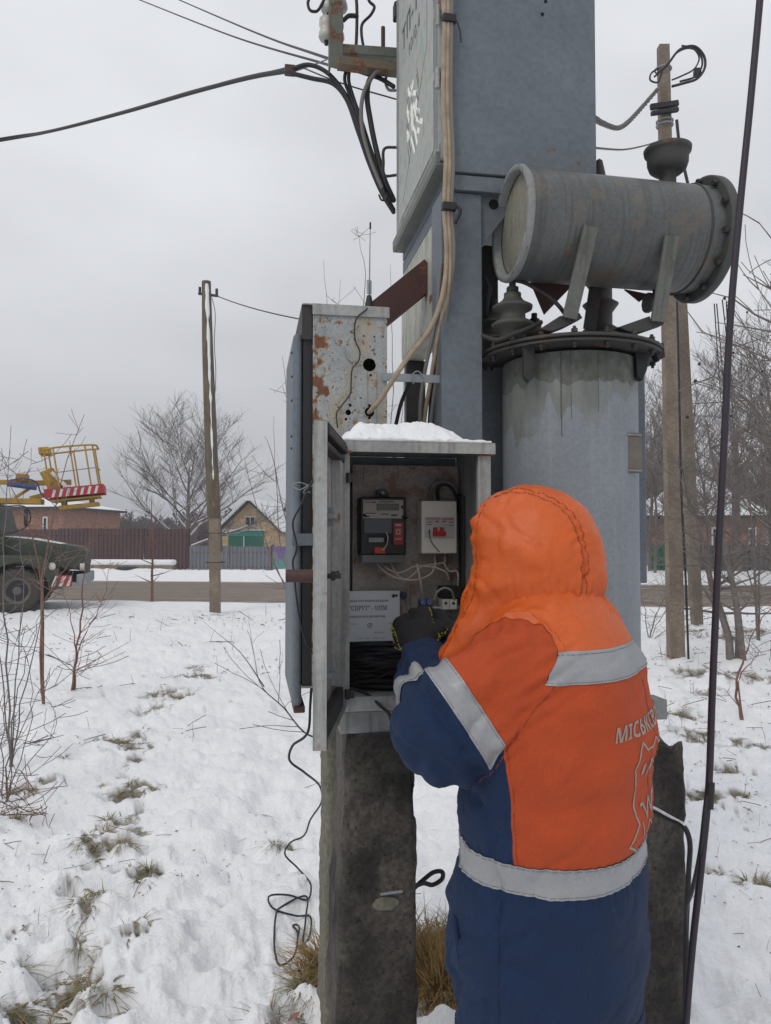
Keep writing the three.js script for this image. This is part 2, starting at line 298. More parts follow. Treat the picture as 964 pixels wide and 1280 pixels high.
{ // the road: wet brown slush with packed wheel tracks
  const map = tex(1024, 512, (u, v) => {
    const n = fbm(u * 10, v * 6, 5, 0, 81), l = fbm(u * 3, v * 60, 4, 0, 82), f = fbm(u * 120, v * 60, 2, 0, 83);
    let c = mixc([96, 84, 74], [132, 118, 106], n * 0.5 + l * 0.5).map((x) => x * (0.88 + 0.24 * f));
    const sl = sst(0.66, 0.74, fbm(u * 7, v * 40, 4, 0, 84)); c = mixc(c, [186, 184, 184], sl * 0.6);
    const edge = Math.min(v, 1 - v); if (edge < 0.06 * (0.4 + 1.2 * fbm(u * 60, v * 3, 3, 0, 85))) c = mixc(c, [168, 164, 160], 0.55);
    return c;
  });
  const g = new THREE.PlaneGeometry(160, ROAD1 - ROAD0, 200, 24); g.rotateX(-Math.PI / 2); g.translate(0, 0, -(ROAD0 + ROAD1) / 2);
  const p = g.attributes.position; for (let i = 0; i < p.count; i++) p.setY(i, -0.085 + 0.018 * fbm(p.getX(i) * 0.5, p.getZ(i) * 3, 3, 0, 86));
  g.computeVertexNormals(); g.rotateY(RT);
  const uv = g.attributes.uv; for (let i = 0; i < uv.count; i++) uv.setX(i, uv.getX(i) * 6);
  map.repeat.set(1, 1);
  struct('road', g, std({ map, roughness: 0.75, bumpMap: map, bumpScale: 0.01 }), { uv: true, label: 'slushy brown asphalt road running past the field' });
}

// ---- bare trees
function limb(a, dir, len, rad, n, bend, wob) {
  const pts = [a.clone()], rads = [rad], d = dir.clone().normalize(), p = a.clone();
  for (let i = 1; i <= n; i++) {
    d.x += rr(-wob, wob); d.z += rr(-wob, wob); d.y += bend + rr(-wob, wob) * 0.7; d.normalize();
    p.addScaledVector(d, len / n); pts.push(p.clone()); rads.push(Math.max(rad * (1 - 0.85 * i / n), 0.0022));
  }
  return { pts, rads, d };
}
// returns geometries: trunk, limbs (thick), twigs, snow lying along the flatter limbs
function grow({ h = 8, r = 0.14, limbs = 14, subs = 8, twigs = 6, low = 0.2, spread = 0.5, up = 0.05, lean = V(0, 0, 0), snow = false, minR = 0.004, cone = 0.5, droop = 0, lead = 0.92 }) {
  const out = { trunk: [], crown: [], snow: [] };
  const tr = limb(V(0, -0.1, 0), V(lean.x, 1, lean.z), h * lead, r, 9, 0.02, 0.06); out.trunk.push(taper(tr.pts, tr.rads, 8));
  const pick = (L, t) => { const f = t * (L.pts.length - 1), i = Math.min(Math.floor(f), L.pts.length - 2); return [L.pts[i].clone().lerp(L.pts[i + 1], f - i), mix(L.rads[i], L.rads[i + 1], f - i), L.pts[i + 1].clone().sub(L.pts[i]).normalize()]; };
  const side = (d, a, k) => { const x = V(Math.cos(a), rr(-0.2, 0.5), Math.sin(a)); return d.clone().multiplyScalar(1 - k).addScaledVector(x, k).normalize(); };
  for (let i = 0; i < limbs; i++) {
    const t = low + (0.97 - low) * Math.pow((i + rnd() * 0.8) / limbs, 0.9), [p, pr, pd] = pick(tr, t), a = i * 2.4 + rr(-0.5, 0.5);
    const len = h * spread * (1 - cone * (t - low)) * rr(0.75, 1.15), dir = V(Math.cos(a), mix(0.25 - droop, 1.1, t) + rr(-0.1, 0.25), Math.sin(a));
    const L = limb(p, dir, len, Math.max(pr * rr(0.4, 0.6), minR), 7, up, 0.1); out.crown.push(taper(L.pts, L.rads.map((x) => Math.max(x, minR)), 5));
    if (snow) { const k = Math.ceil(L.pts.length * 0.75); out.snow.push(taper(L.pts.slice(0, k).map((q, j) => V(q.x, q.y + L.rads[j] * 0.75, q.z)), L.rads.slice(0, k).map((x) => x * 0.8), 5)); }
    for (let j = 0; j < subs; j++) {
      const tt = 0.18 + 0.8 * (j + rnd()) / subs, [q, qr, qd] = pick(L, tt), dd = side(qd, rr(0, 6.28), rr(0.4, 0.65));
      const S = limb(q, dd, len * rr(0.28, 0.5) * (1.15 - 0.5 * tt), Math.max(qr * 0.55, minR * 0.8), 4, up + 0.03, 0.16); out.crown.push(taper(S.pts, S.rads.map((x) => Math.max(x, minR * 0.7)), 4));
      if (snow && tt < 0.5) out.snow.push(taper(S.pts.slice(0, 4).map((w, e) => V(w.x, w.y + S.rads[e] * 0.9, w.z)), S.rads.slice(0, 4).map((x) => x * 0.8), 4));
      for (let k = 0; k < twigs; k++) {
        const [w, wr, wd] = pick(S, 0.15 + 0.85 * (k + rnd()) / twigs), T = limb(w, side(wd, rr(0, 6.28), rr(0.35, 0.6)), len * rr(0.1, 0.24), Math.max(wr * 0.6, minR * 0.6), 2, up + 0.03, 0.2);
        out.crown.push(taper(T.pts, T.rads.map((x) => Math.max(x, minR * 0.55)), 3));
      }
    }
  }
  return out;
}
function treeThing(name, label, cat, pos, parts, mats, { scale = 1, turn = 0, group } = {}) {
  const o = new THREE.Group(); o.name = numbered(name); o.position.copy(pos); o.rotation.y = turn; o.scale.setScalar(scale); tag(o, label, cat, group); scene.add(o);
  obj('trunk', parts.trunk, mats[0], o); if (parts.crown.length) obj('crown', parts.crown, mats[1], o); if (parts.snow.length) obj('snow_on_branches', parts.snow, M.snow, o, { kind: 'stuff' });
  return o;
}
const on = (px, py) => { const p = gnd(px, py); p.y = groundY(p.x, p.z); return p; };
const onD = (px, d) => { const x = (px - 482) / FOCAL * d; return V(x, groundY(x, -d), -d); };

// ---------------------------------------------------------------- far side of the road
{
  seed = 101;
  const big = grow({ h: 10, r: 0.22, limbs: 22, subs: 13, twigs: 11, low: 0.2, spread: 0.56, up: 0.045, cone: 0.3, snow: true, minR: 0.012, droop: 0.15, lead: 0.62 });
  treeThing('bare_tree', 'tall spreading leafless tree with snow on its limbs beside the brown fence', 'tree', onD(236, 40.5), big, [M.twig, M.twig], { scale: 0.9 });
}
const brown = paint([88, 63, 64], { s: 201, m: 3, dirt: 0.4 });
const greyFence = paint([112, 116, 124], { s: 211, m: 3 });
const rustyPost = flat(0x7a4c3a, 0.8);
function sheet(t0, t1, s, y0, y1, pitch = 0.2, dep = 0.035) {               // profiled steel sheet
  const g = []; const n = Math.max(2, Math.round((t1 - t0) / pitch)), w = (t1 - t0) / n, pts = [];
  for (let i = 0; i < n; i++) { const a = t0 + i * w; pts.push([a, 0], [a + w * 0.45, 0], [a + w * 0.55, dep], [a + w * 0.9, dep]); }
  pts.push([t1, 0]); for (let i = pts.length - 1; i >= 0; i--) pts.push([pts[i][0], pts[i][1] - 0.004]);
  const e = extr(pts, y1 - y0); e.rotateX(-Math.PI / 2); e.translate(0, y0, -s); return e;
}
function fenceRun(name, label, mat, postMat, px0, px1, s, y0, y1, step) {
  const t0 = rp(px0, s), t1 = rp(px1, s), o = thing(name, label, 'fence', rs((t0 + t1) / 2, s), { turn: RT });
  const n = Math.max(1, Math.round((t1 - t0) / step)), w = (t1 - t0) / n;
  for (let i = 0; i < n; i++) { const dy = rr(-0.03, 0.03); obj('panel', sheet(t0 + i * w + 0.03, t0 + (i + 1) * w - 0.03, s, y0, y1 + dy), mat, o); }
  for (let i = 0; i <= n; i++) obj('post', box(t0 + i * w - 0.035, t0 + i * w + 0.035, y0 - 0.1, y1 + 0.04, -s - 0.05, -s - 0.12), postMat, o);
  for (const y of [y1 - 0.35, y0 + 0.25]) obj('rail', box(t0, t1, y, y + 0.06, -s - 0.01, -s - 0.05), postMat, o);
  return o;
}
fenceRun('metal_fence', 'long dark brown profiled sheet fence behind the snow-capped low wall', brown, M.darkSteel, 20, 236, 36.2, -0.1, 2.05, 2.4);
fenceRun('panel_fence', 'pale blue grey sheet fence with rust brown posts below the garage', greyFence, rustyPost, 237, 339, 36, -0.1, 1.2, 2.0);
{ // painted end panel
  const s = 36, t0 = rp(341, s), t1 = rp(392, s), o = thing('painted_fence', 'sheet fence panel with violet and turquoise painted blotches', 'fence', rs((t0 + t1) / 2, s), { turn: RT });
  const map = tex(256, 128, (u, v) => { const a = fbm(u * 5, v * 3, 4, 0, 221), b = fbm(u * 5 + 9, v * 3, 4, 0, 222); let c = [116, 118, 124]; if (v > 0.45) c = mixc(c, [104, 88, 140], sst(0.5, 0.58, a)); else c = mixc(c, [86, 140, 140], sst(0.48, 0.55, b)); return c; });
  const g = new THREE.BoxGeometry(t1 - t0, 1.3, 0.03); g.translate((t0 + t1) / 2, 0.55, -s);
  obj('panel', g, std({ map, roughness: 0.7 }), o, { uv: true }); obj('post', box(t0 - 0.05, t0 + 0.05, -0.1, 1.28, -s - 0.03, -s - 0.12), M.darkSteel, o);
}
{ // low concrete wall under snow
  const s = 33.2, t0 = rp(84, s), t1 = rp(215, s), o = thing('low_wall', 'low grey concrete block wall capped with snow', 'wall', rs((t0 + t1) / 2, s), { turn: RT });
  const n = 4, w = (t1 - t0) / n; for (let i = 0; i < n; i++) obj('block', box(t0 + i * w + 0.01, t0 + (i + 1) * w - 0.01, -0.1, 0.38, -s, -s - 0.45, 0.02), M.poleConcrete, o);
  const g = new RoundedBoxGeometry(t1 - t0 + 0.1, 0.26, 0.56, 4, 0.11); g.translate((t0 + t1) / 2, 0.48, -s - 0.22); obj('snow_cap', rough(g, 0.03, 2), M.snow, o, { kind: 'stuff' });
}
{ // half-buried tyre
  const s = 30.4, t = rp(161, s), o = thing('old_tyre', 'old black tyre lying in the snow at the far roadside', 'tyre', rs(t, s), { turn: RT });
  const g = new THREE.TorusGeometry(0.38, 0.15, 12, 28); g.rotateX(Math.PI / 2 - 0.1); g.translate(t, 0.24, -s); obj('tread', g, M.rubber, o);
  const q = new THREE.TorusGeometry(0.27, 0.1, 8, 24); q.rotateX(Math.PI / 2 - 0.1); q.translate(t, 0.27, -s); obj('inner_ring', q, M.black, o);
}
// masonry skins
const blockTex = (a, b, mortar, nx, ny, m, s) => std({ roughness: 0.92, map: tex(512, 512, (u, v) => {
  const row = Math.floor(v * ny), x = u * nx + (row % 2) * 0.5, i = Math.floor(x) % nx, fx = x - Math.floor(x), fy = v * ny - row, k = hash(i, row, s), e = Math.min(fx * (1 / nx), (1 - fx) / nx, fy / ny, (1 - fy) / ny);
  const c = mixc(a, b, k).map((q) => q * (0.85 + 0.3 * fbm(u * 40, v * 40, 3, 40, s))); return e < 0.0035 ? mortar : c; }, m) });
M.ochre = blockTex([182, 156, 122], [206, 182, 148], [150, 138, 122], 4, 8, 1.7, 31);
M.brick = blockTex([122, 84, 68], [152, 110, 90], [140, 124, 112], 8, 24, 2, 32);
M.plaster = paint([178, 158, 132], { s: 241, m: 3 });
M.glass = std({ color: new THREE.Color(0.02, 0.025, 0.03), roughness: 0.08, metalness: 0 });
M.white = flat(0xcfd0d0, 0.6);
function gableHouse(name, label, { px0, px1, s, depth, wall, eave, apex, y0 = -0.1, over = 0.35, turn = RT }) {
  const t0 = rp(px0, s), t1 = rp(px1, s), m = (t0 + t1) / 2, o = thing(name, label, 'house', rs(m, s), { turn });
  const g = extr([[t0, y0], [t1, y0], [t1, eave], [m, apex], [t0, eave]], depth); g.translate(0, 0, -s - depth); obj('wall', g, wall, o);
  const sl = Math.atan2(apex - eave, m - t0), L = (m - t0) / Math.cos(sl) + over;
  for (const k of [-1, 1]) {
    const r = new THREE.BoxGeometry(L, 0.08, depth + 2 * over); r.translate(k * (-L / 2), 0.05, 0); r.rotateZ(k * sl); r.translate(m, apex, -s - depth / 2);
    const roof = obj('roof', r, M.darkSteel, o);
    const q = new RoundedBoxGeometry(L + 0.04, 0.2, depth + 2 * over + 0.06, 3, 0.08); q.translate(k * (-L / 2 - 0.02), 0.2, 0); q.rotateZ(k * sl); q.translate(m, apex, -s - depth / 2); obj('roof_snow', q, M.snow, roof, { kind: 'stuff' });
  }
  return { o, t0, t1, m };
}
{
  const s = 44, { o, m } = gableHouse('stone_garage', 'ochre block gabled garage with green door and white window', { px0: 277, px1: 348, s, depth: 8, wall: M.ochre, eave: 2.1, apex: 3.75 });
  const X = (px) => rp(px, s), win = obj('window', box(X(307), X(319.5), 2.3, 2.9, -s + 0.02, -s + 0.07), M.white, o);
  for (const [a, b] of [[308, 312.6], [314, 318.5]]) obj('pane', box(X(a), X(b), 2.38, 2.82, -s + 0.08, -s + 0.1), M.glass, win);
  const dr = obj('garage_door', box(X(286), X(330), 0, 2.02, -s + 0.02, -s + 0.06), flat(0x1f6b55, 0.6), o);
  obj('door_band', box(X(286), X(330), 1.72, 2.0, -s + 0.07, -s + 0.1), flat(0x3f8f86, 0.5), dr); obj('door_frame', box(X(305), X(306.2), 0, 1.72, -s + 0.07, -s + 0.11), M.white, dr);
  obj('lintel', box(X(282), X(333), 2.03, 2.12, -s + 0.02, -s + 0.3), M.white, o);
}
{
  const s = 49, { o } = gableHouse('beige_house', 'beige plastered house with snowy roof beyond the garage', { px0: 350, px1: 452, s, depth: 9, wall: M.plaster, eave: 3.1, apex: 5.4 });
  const X = (px) => rp(px, s); const w = obj('window', box(X(358), X(362), 0.8, 2.2, -s + 0.02, -s + 0.06), M.darkSteel, o); obj('pane', box(X(358.5), X(361.5), 0.9, 2.1, -s + 0.07, -s + 0.09), M.glass, w);
}
function flatHouse(name, label, { px0, px1, s, y1, depth, wall, roofH, wins = [] }) {
  const t0 = rp(px0, s), t1 = rp(px1, s), m = (t0 + t1) / 2, o = thing(name, label, 'house', rs(m, s), { turn: RT });
  obj('wall', box(t0, t1, -0.1, y1, -s - depth, -s), wall, o);
  const hip = new THREE.BufferGeometry(), e = 0.4, a = [t0 - e, y1, -s + e], b = [t1 + e, y1, -s + e], c = [t1 + e, y1, -s - depth - e], d = [t0 - e, y1, -s - depth - e], k = depth / 2 + e, r0 = [t0 - e + k, y1 + roofH, -s - depth / 2], r1 = [Math.max(t1 + e - k, t0 - e + k + 0.2), y1 + roofH, -s - depth / 2];
  hip.setAttribute('position', new THREE.Float32BufferAttribute([a, b, r1, a, r1, r0, b, c, r1, c, d, r0, c, r0, r1, d, a, r0, a, c, b, a, d, c].flat(), 3)); hip.computeVertexNormals();
  const roof = obj('roof', box(t0 - e, t1 + e, y1 - 0.16, y1 - 0.01, -s - depth - e, -s + e), M.darkSteel, o); obj('roof_snow', hip, M.snow, roof, { kind: 'stuff' });
  for (const [wa, wb, ya, yb] of wins) { const w = obj('window', box(rp(wa, s), rp(wb, s), ya, yb, -s + 0.02, -s + 0.07), M.white, o); obj('pane', box(rp(wa, s) + 0.09, rp(wb, s) - 0.09, ya + 0.1, yb - 0.1, -s + 0.08, -s + 0.1), M.glass, w); }
  return o;
}
flatHouse('brick_house', 'brick house with low snowy roof behind the crane truck', { px0: -40, px1: 79, s: 47, y1: 3.65, depth: 8, wall: M.brick, roofH: 0.8, wins: [[54, 60, 1.9, 3.0], [4, 14, 1.9, 3.0]] });
flatHouse('brick_house', 'red brick house with snowy hipped roof behind the bare thicket', { px0: 800, px1: 957, s: 44, y1: 2.85, depth: 9, wall: M.brick, roofH: 2.6, wins: [[889, 899, 1.0, 2.2], [935, 945, 1.0, 2.2], [845, 855, 1.0, 2.2]] });
fenceRun('panel_fence', 'weathered grey sheet fence in front of the red brick house', paint([104, 104, 102], { s: 251, m: 3, streak: 0.5 }), M.darkSteel, 834, 990, 38, -0.1, 1.25, 2.2);
fenceRun('green_fence', 'green slatted metal fence section by the tall concrete pole', flat(0x2c7a5c, 0.6), M.darkSteel, 811, 833, 38.4, -0.1, 1.35, 1.0);

// ---- bare woods and thickets
{
  seed = 301;
  const a = grow({ h: 5.5, r: 0.12, limbs: 16, subs: 6, twigs: 3, low: 0.06, spread: 0.34, up: 0.14, minR: 0.05, cone: 0.4 });
  const g = fuse([...a.trunk, ...a.crown]), N = 760, im = new THREE.InstancedMesh(g, M.twig, N), q = new THREE.Object3D();
  for (let i = 0; i < N; i++) { const s = rr(58, 120), px = rr(-120, 330), p = turned(V(rp(px, s), -0.2, -s), RT); q.position.copy(p); q.rotation.y = rr(0, 6.3); const k = rr(0.55, 0.85); q.scale.set(k * 1.3, k * rr(0.65, 0.95), k * 1.3); q.updateMatrix(); im.setMatrixAt(i, q.matrix); }
  im.name = 'distant_wood'; im.castShadow = im.receiveShadow = true; im.userData = { kind: 'stuff', label: 'distant brown leafless wood beyond the brown fence', category: 'wood' }; scene.add(im);
  const a2 = grow({ h: 5.5, r: 0.1, limbs: 14, subs: 7, twigs: 5, low: 0.08, spread: 0.38, up: 0.1, minR: 0.014, cone: 0.4 }), g2 = fuse([...a2.trunk, ...a2.crown]), N2 = 110, im2 = new THREE.InstancedMesh(g2, M.twig, N2);
  for (let i = 0; i < N2; i++) { const s = rr(56, 100), px = rr(740, 1150), p = turned(V(rp(px, s), -0.2, -s), RT); q.position.copy(p); q.rotation.y = rr(0, 6.3); const k = rr(0.9, 1.9); q.scale.set(k, k, k); q.updateMatrix(); im2.setMatrixAt(i, q.matrix); }
  im2.name = 'distant_thicket'; im2.castShadow = im2.receiveShadow = true; im2.userData = { kind: 'stuff', label: 'grey leafless woods rising behind the red brick house', category: 'wood' }; scene.add(im2);
}
{
  seed = 411;
  const T1 = grow({ h: 8, r: 0.1, limbs: 20, subs: 10, twigs: 7, low: 0.1, spread: 0.42, up: 0.08, minR: 0.009, cone: 0.35 });
  const T2 = grow({ h: 7, r: 0.08, limbs: 22, subs: 10, twigs: 6, low: 0.06, spread: 0.5, up: 0.05, minR: 0.008, cone: 0.3 });
  const protos = [];
  [[T1, 884, 31, 0.85], [T2, 972, 30, 0.95], [T1, 968, 23.5, 1.0], [T2, 838, 30, 0.95], [T1, 812, 33, 0.95], [T1, 985, 27, 1.15], [T2, 965, 33, 1.2], [T1, 860, 35, 1.15], [T2, 1010, 22, 1.1], [T1, 780, 36, 1.1], [T2, 818, 29, 0.8]].forEach(([T, px, d, k], i) => {
    const lab = 'leafless grey thicket tree on the verge before the red brick house', p = onD(px, d); p.y = Math.max(p.y, -0.1);
    if (i < 2) protos.push(treeThing('thicket_tree', lab, 'tree', p, T, [M.twig, M.twig], { scale: k, turn: i, group: 'leafless trees before the brick house' }));
    else { const c = copyOf(protos[T === T1 ? 0 : 1]); c.position.copy(p); c.scale.setScalar(k); c.rotation.y = i * 1.3; }
  });
}
{ // near tree beside the pole: several leaning stems out of one root
  seed = 517;
  const p = on(915, 832), stems = { trunk: [], crown: [], snow: [] };
  const stem = (tip, r0, off = 0) => { const e = tip.clone().sub(p), pts = [], rd = []; for (let i = 0; i <= 9; i++) { const t = i / 9; pts.push(V(off * (1 - t) + e.x * Math.pow(t, 1.15) + rr(-0.03, 0.03), e.y * t - 0.05 + 0, e.z * t + rr(-0.05, 0.05))); rd.push(r0 * (1 - 0.8 * t)); } stems.trunk.push(taper(pts, rd, 7)); return { pts, rads: rd }; };
  const A = stem(at(846, 560, 10.2), 0.052), B = stem(at(884, 520, 9), 0.048, 0.12), C = stem(at(912, 470, 9.8), 0.03, 0.06);
  for (const L of [A, B, C]) for (let i = 0; i < 22; i++) {
    const j = 2 + Math.floor(rnd() * 7), q = L.pts[j], a = rr(0, 6.28), S = limb(q, V(Math.cos(a), rr(-0.1, 0.8), Math.sin(a)), rr(0.5, 1.5), L.rads[j] * 0.45, 5, 0.02, 0.16); stems.crown.push(taper(S.pts, S.rads.map((x) => Math.max(x, 0.004)), 5));
    for (let k = 0; k < 5; k++) { const w = S.pts[1 + Math.floor(rnd() * 4)], b = rr(0, 6.28), T = limb(w, V(Math.cos(b), rr(-0.2, 0.9), Math.sin(b)), rr(0.2, 0.7), 0.006, 3, 0.03, 0.2); stems.crown.push(taper(T.pts, T.rads.map((x) => Math.max(x, 0.003)), 3)); }
  }
  treeThing('young_tree', 'young leafless tree with leaning twin stems beside the concrete pole', 'tree', p, stems, [M.twig, M.twig]);
}
{ // tree just outside the frame whose budded branches reach in
  seed = 533;
  const base = V(6.4, 0, -9.0), br = { trunk: [], crown: [], snow: [] };
  const tr = limb(V(0, -0.1, 0), V(-0.04, 1, 0), 6, 0.1, 8, 0.02, 0.05); br.trunk.push(taper(tr.pts, tr.rads, 8));
  const buds = [];
  const tips = [[945, 282], [930, 345], [950, 365], [900, 400], [915, 480], [884, 415], [930, 520], [945, 440], [890, 470], [905, 530], [920, 430], [880, 360]];
  tips.forEach(([px, py], i) => {
    const e = at(px, py, 8.2 + (i % 4) * 0.5).sub(base), s = tr.pts[Math.min(7, Math.max(1, Math.round(e.y / 6 * 8) - 2))], pts = [], rd = [];
    for (let k = 0; k <= 7; k++) { const t = k / 7; pts.push(s.clone().lerp(e, t).add(V(rr(-0.05, 0.05), Math.sin(t * 3.1) * 0.2 * (i % 2 ? 1 : -1) + rr(-0.05, 0.05), rr(-0.05, 0.05)))); rd.push(0.03 * (1 - t) + 0.005); }
    br.crown.push(taper(pts, rd, 5));
    for (let k = 0; k < 9; k++) { const w = pts[2 + Math.floor(rnd() * 6)], T = limb(w, V(rr(-1, 0.3), rr(-0.4, 1), rr(-0.5, 0.5)), rr(0.25, 0.9), 0.009, 4, 0.03, 0.2); br.crown.push(taper(T.pts, T.rads.map((x) => Math.max(x, 0.005)), 4)); if (i > 2 && k < 3) { const q = T.pts[4]; buds.push(new THREE.SphereGeometry(rr(0.013, 0.02), 8, 6).translate(q.x, q.y, q.z)); } }
  });
  const o = treeThing('fruiting_tree', 'leafless tree with small dark fruits whose branches reach past the thick cable', 'tree', base, br, [M.twig, M.twig]); obj('fruits', buds, M.black, o, { kind: 'stuff' });
}

// ---- utility poles across the field
function crossWire(name, a, b, sag, r, label, group) { const m = a.clone().lerp(b, 0.5); m.y -= sag; const pts = [a]; for (let i = 1; i < 12; i++) { const t = i / 12, p = a.clone().lerp(b, t); p.y -= sag * 4 * t * (1 - t); pts.push(p); } pts.push(b); return solo(name, tube(pts, r, 60, 5), M.rubber, label, 'wire', a, { group }); }
{
  const b = on(272, 766), d = -b.z, o = thing('utility_pole', 'snow-streaked timber pole bound to a concrete stub at the field edge', 'pole', b);
  const top = at(258, 352, d), j = at(268, 655, d), q = at(264, 560, d);
  obj('timber_shaft', taper([at(270, 690, d), j, q, at(259.5, 430, d), top], [0.155, 0.15, 0.14, 0.12, 0.1], 12), M.wood, o);
  const g = new THREE.BoxGeometry(0.2, 2.2, 0.2, 4, 20, 4); rough(g, 0.008, 9); const s0 = b.clone().add(V(-0.01, -0.1, 0.17)), s1 = at(268.5, 652, d - 0.17); obj('concrete_stub', place(g, s0, s1), M.poleConcrete, o);
  { const sp3 = [], sr = []; for (let i = 0; i < 40; i++) { const t = i / 39; sp3.push(at(mix(268, 258.6, t) + rr(-0.3, 0.3), mix(645, 355, t), d - mix(0.128, 0.1, t))); sr.push(Math.max(0.004, (0.012 + 0.03 * t) * rr(0.3, 1.3))); } obj('snow_streak', taper(sp3, sr, 6), M.snow, o, { kind: 'stuff' }); }
  for (const k of [0, 1]) obj('binding', (() => new THREE.TorusGeometry(0.2, 0.012, 6, 20).rotateX(Math.PI / 2).scale(1, 1, 1.5).translate(mix(s1.x, s0.x, 0.12 + k * 0.3), mix(s1.y, s0.y, 0.12 + k * 0.3), s0.z - 0.06))(), M.darkSteel, o);
  obj('cross_pin', [bar(at(248, 367, d), at(273, 370, d), 0.05, 0.05), cyl(at(250, 367, d), at(250, 359, d), 0.03), cyl(at(271, 369, d), at(271, 361, d), 0.03)], M.darkSteel, o);
  crossWire('overhead_wire', at(269, 369, d), at(470, 412, 9), 0.1, 0.011, 'thin wire from the timber pole to behind the rusty cabinet');
  solo('drop_wire', tube([at(265, 372, d), at(269, 390, d), at(268, 430, d), at(270, 465, d), at(268, 505, d)], 0.008, 30, 5), M.rubber, 'loose black wire hanging along the timber pole', 'wire', at(265, 372, d));
}
{
  const b = on(848, 826), d = -b.z, o = thing('utility_pole', 'tall tapering concrete pole with looped cables at its top', 'pole', b);
  const shaft = new THREE.CylinderGeometry(0.095, 0.135, 1, 4, 24); shaft.rotateY(Math.PI / 4); const L = at(829, 58, d).distanceTo(b) + 0.2; shaft.scale(1, L, 0.85); const g = clean(shaft); g.computeVertexNormals();
  obj('shaft', place(g, b.clone().add(V(-0.03, -0.2, 0)), at(829, 58, d)), M.poleConcrete, o);
  obj('crossarm', [bar(at(813, 134, d - 0.14), at(848, 129, d - 0.14), 0.07, 0.06), bar(at(814, 142, d - 0.14), at(848, 137, d - 0.14), 0.05, 0.06)], M.black, o);
  for (const p of [at(829, 87, d), at(831, 157, d), at(831, 152, d)]) obj('clamp_band', new THREE.TorusGeometry(0.105, 0.012, 6, 16).rotateX(Math.PI / 2).translate(p.x, p.y, p.z), M.zinc, o);
  const coil = (pts, r, lab) => solo('cable_loop', tube(pts.map(([x, y, k = 0]) => at(x, y, d - 0.2 + k)), r, 70, 6), M.rubber, lab, 'cable', at(pts[0][0], pts[0][1], d - 0.2), { group: 'cables looped at the concrete pole top' });
  coil([[822, 92], [835, 80], [850, 62], [868, 58], [880, 70], [881, 85], [872, 98], [855, 104], [840, 108]], 0.017, 'thick black cable loop tied to the concrete pole top');
  coil([[818, 96], [832, 84], [846, 66], [862, 60], [874, 66], [878, 80], [870, 95], [850, 102]], 0.013, 'thin black cable loop tied to the concrete pole top');
  coil([[824, 85], [814, 92], [813, 100], [822, 103], [826, 95], [828, 90]], 0.012, 'small tight cable loop around the concrete pole');
  coil([[840, 100], [852, 95], [868, 86], [874, 72], [866, 60], [852, 57]], 0.011, 'loose inner cable loop beside the concrete pole top');
  obj('junction_clamp', box(at(862, 96, d).x, at(870, 96, d).x, at(862, 104, d).y, at(862, 95, d).y, -d + 0.1, -d + 0.2, 0.02), M.black, o);
  solo('drop_wire', tube([at(846, 150, d - 0.2), at(849, 178, d - 0.2), at(852, 195, d - 0.2), at(860, 230, d - 0.2)], 0.02, 24, 6), M.rubber, 'black cable dropping from the concrete pole crossarm', 'wire', at(846, 150, d - 0.2));
  const s = on(872, 781), o2 = thing('strut_pole', 'leaning concrete strut pole propping the tall concrete pole', 'pole', s);
  const g2 = new THREE.BoxGeometry(0.17, 1, 0.17, 1, 20, 1), e = at(846, 330, d + 0.35); g2.scale(1, s.distanceTo(e) + 0.2, 1); obj('shaft', place(clean(g2), s.clone().add(V(0, -0.2, 0)), e), M.poleConcrete, o2);
  // twisted cables from the pole towards the substation
  const twistM = flat(0x5b5856, 0.7), tw = (pts, r, label) => { const c = new THREE.CatmullRomCurve3(pts), gs = []; for (let k = 0; k < 3; k++) { const q = []; for (let i = 0; i <= 90; i++) { const p = c.getPoint(i / 90), a = i * 0.7 + k * 2.09; q.push(V(p.x + Math.cos(a) * r * 0.75, p.y + Math.sin(a) * r * 0.75, p.z + Math.cos(a + 1) * r * 0.3)); } gs.push(tube(q, r * 0.62, 180, 5)); } return solo('twisted_cable', gs, twistM, label, 'cable', pts[0]); };
  tw([at(822, 112, d - 0.15), at(802, 135, d - 1), at(786, 152, d - 1.8), at(773, 160, d - 2.6), at(755, 155, d - 3.6), at(738, 145, d - 4.6)], 0.022, 'sagging thick twisted grey cable from the concrete pole');
  tw([at(828, 175, d - 0.15), at(806, 182, d - 1.5), at(780, 187, d - 3), at(755, 186, d - 4.2), at(736, 184, d - 5)], 0.008, 'thin twisted wire from the concrete pole to the substation');
  solo('ground_wire', tube([at(846, 360, d - 0.25), at(849, 480, d - 0.25), at(852, 620, d - 0.25), at(857, 720, d - 0.25), at(859, 775, d - 0.25), at(861, 829, d - 0.25)], 0.014, 60, 6), M.rubber, 'black earth wire running down the concrete pole', 'wire', at(861, 829, d - 0.25));
}
{
  const s = 34, p = turned(V(rp(921, s), 0, -s), RT), d = -p.z, o = thing('street_pole', 'slim pale pole standing among the thicket trees at the road', 'pole', p);
  obj('shaft', taper([V(p.x, -0.2, p.z), at(919, 540, d)], [0.17, 0.12], 10), M.poleConcrete, o);
  for (const [a, b, c] of [[893, 380, 905], [896, 380, 912], [903, 375, 925], [908, 378, 918]]) crossWire('overhead_wire', at(a, b, 14), at(c, 545, d), 0.25, 0.012, 'thin overhead wire running to the slim pale pole', 'wires to the slim pale pole');
}

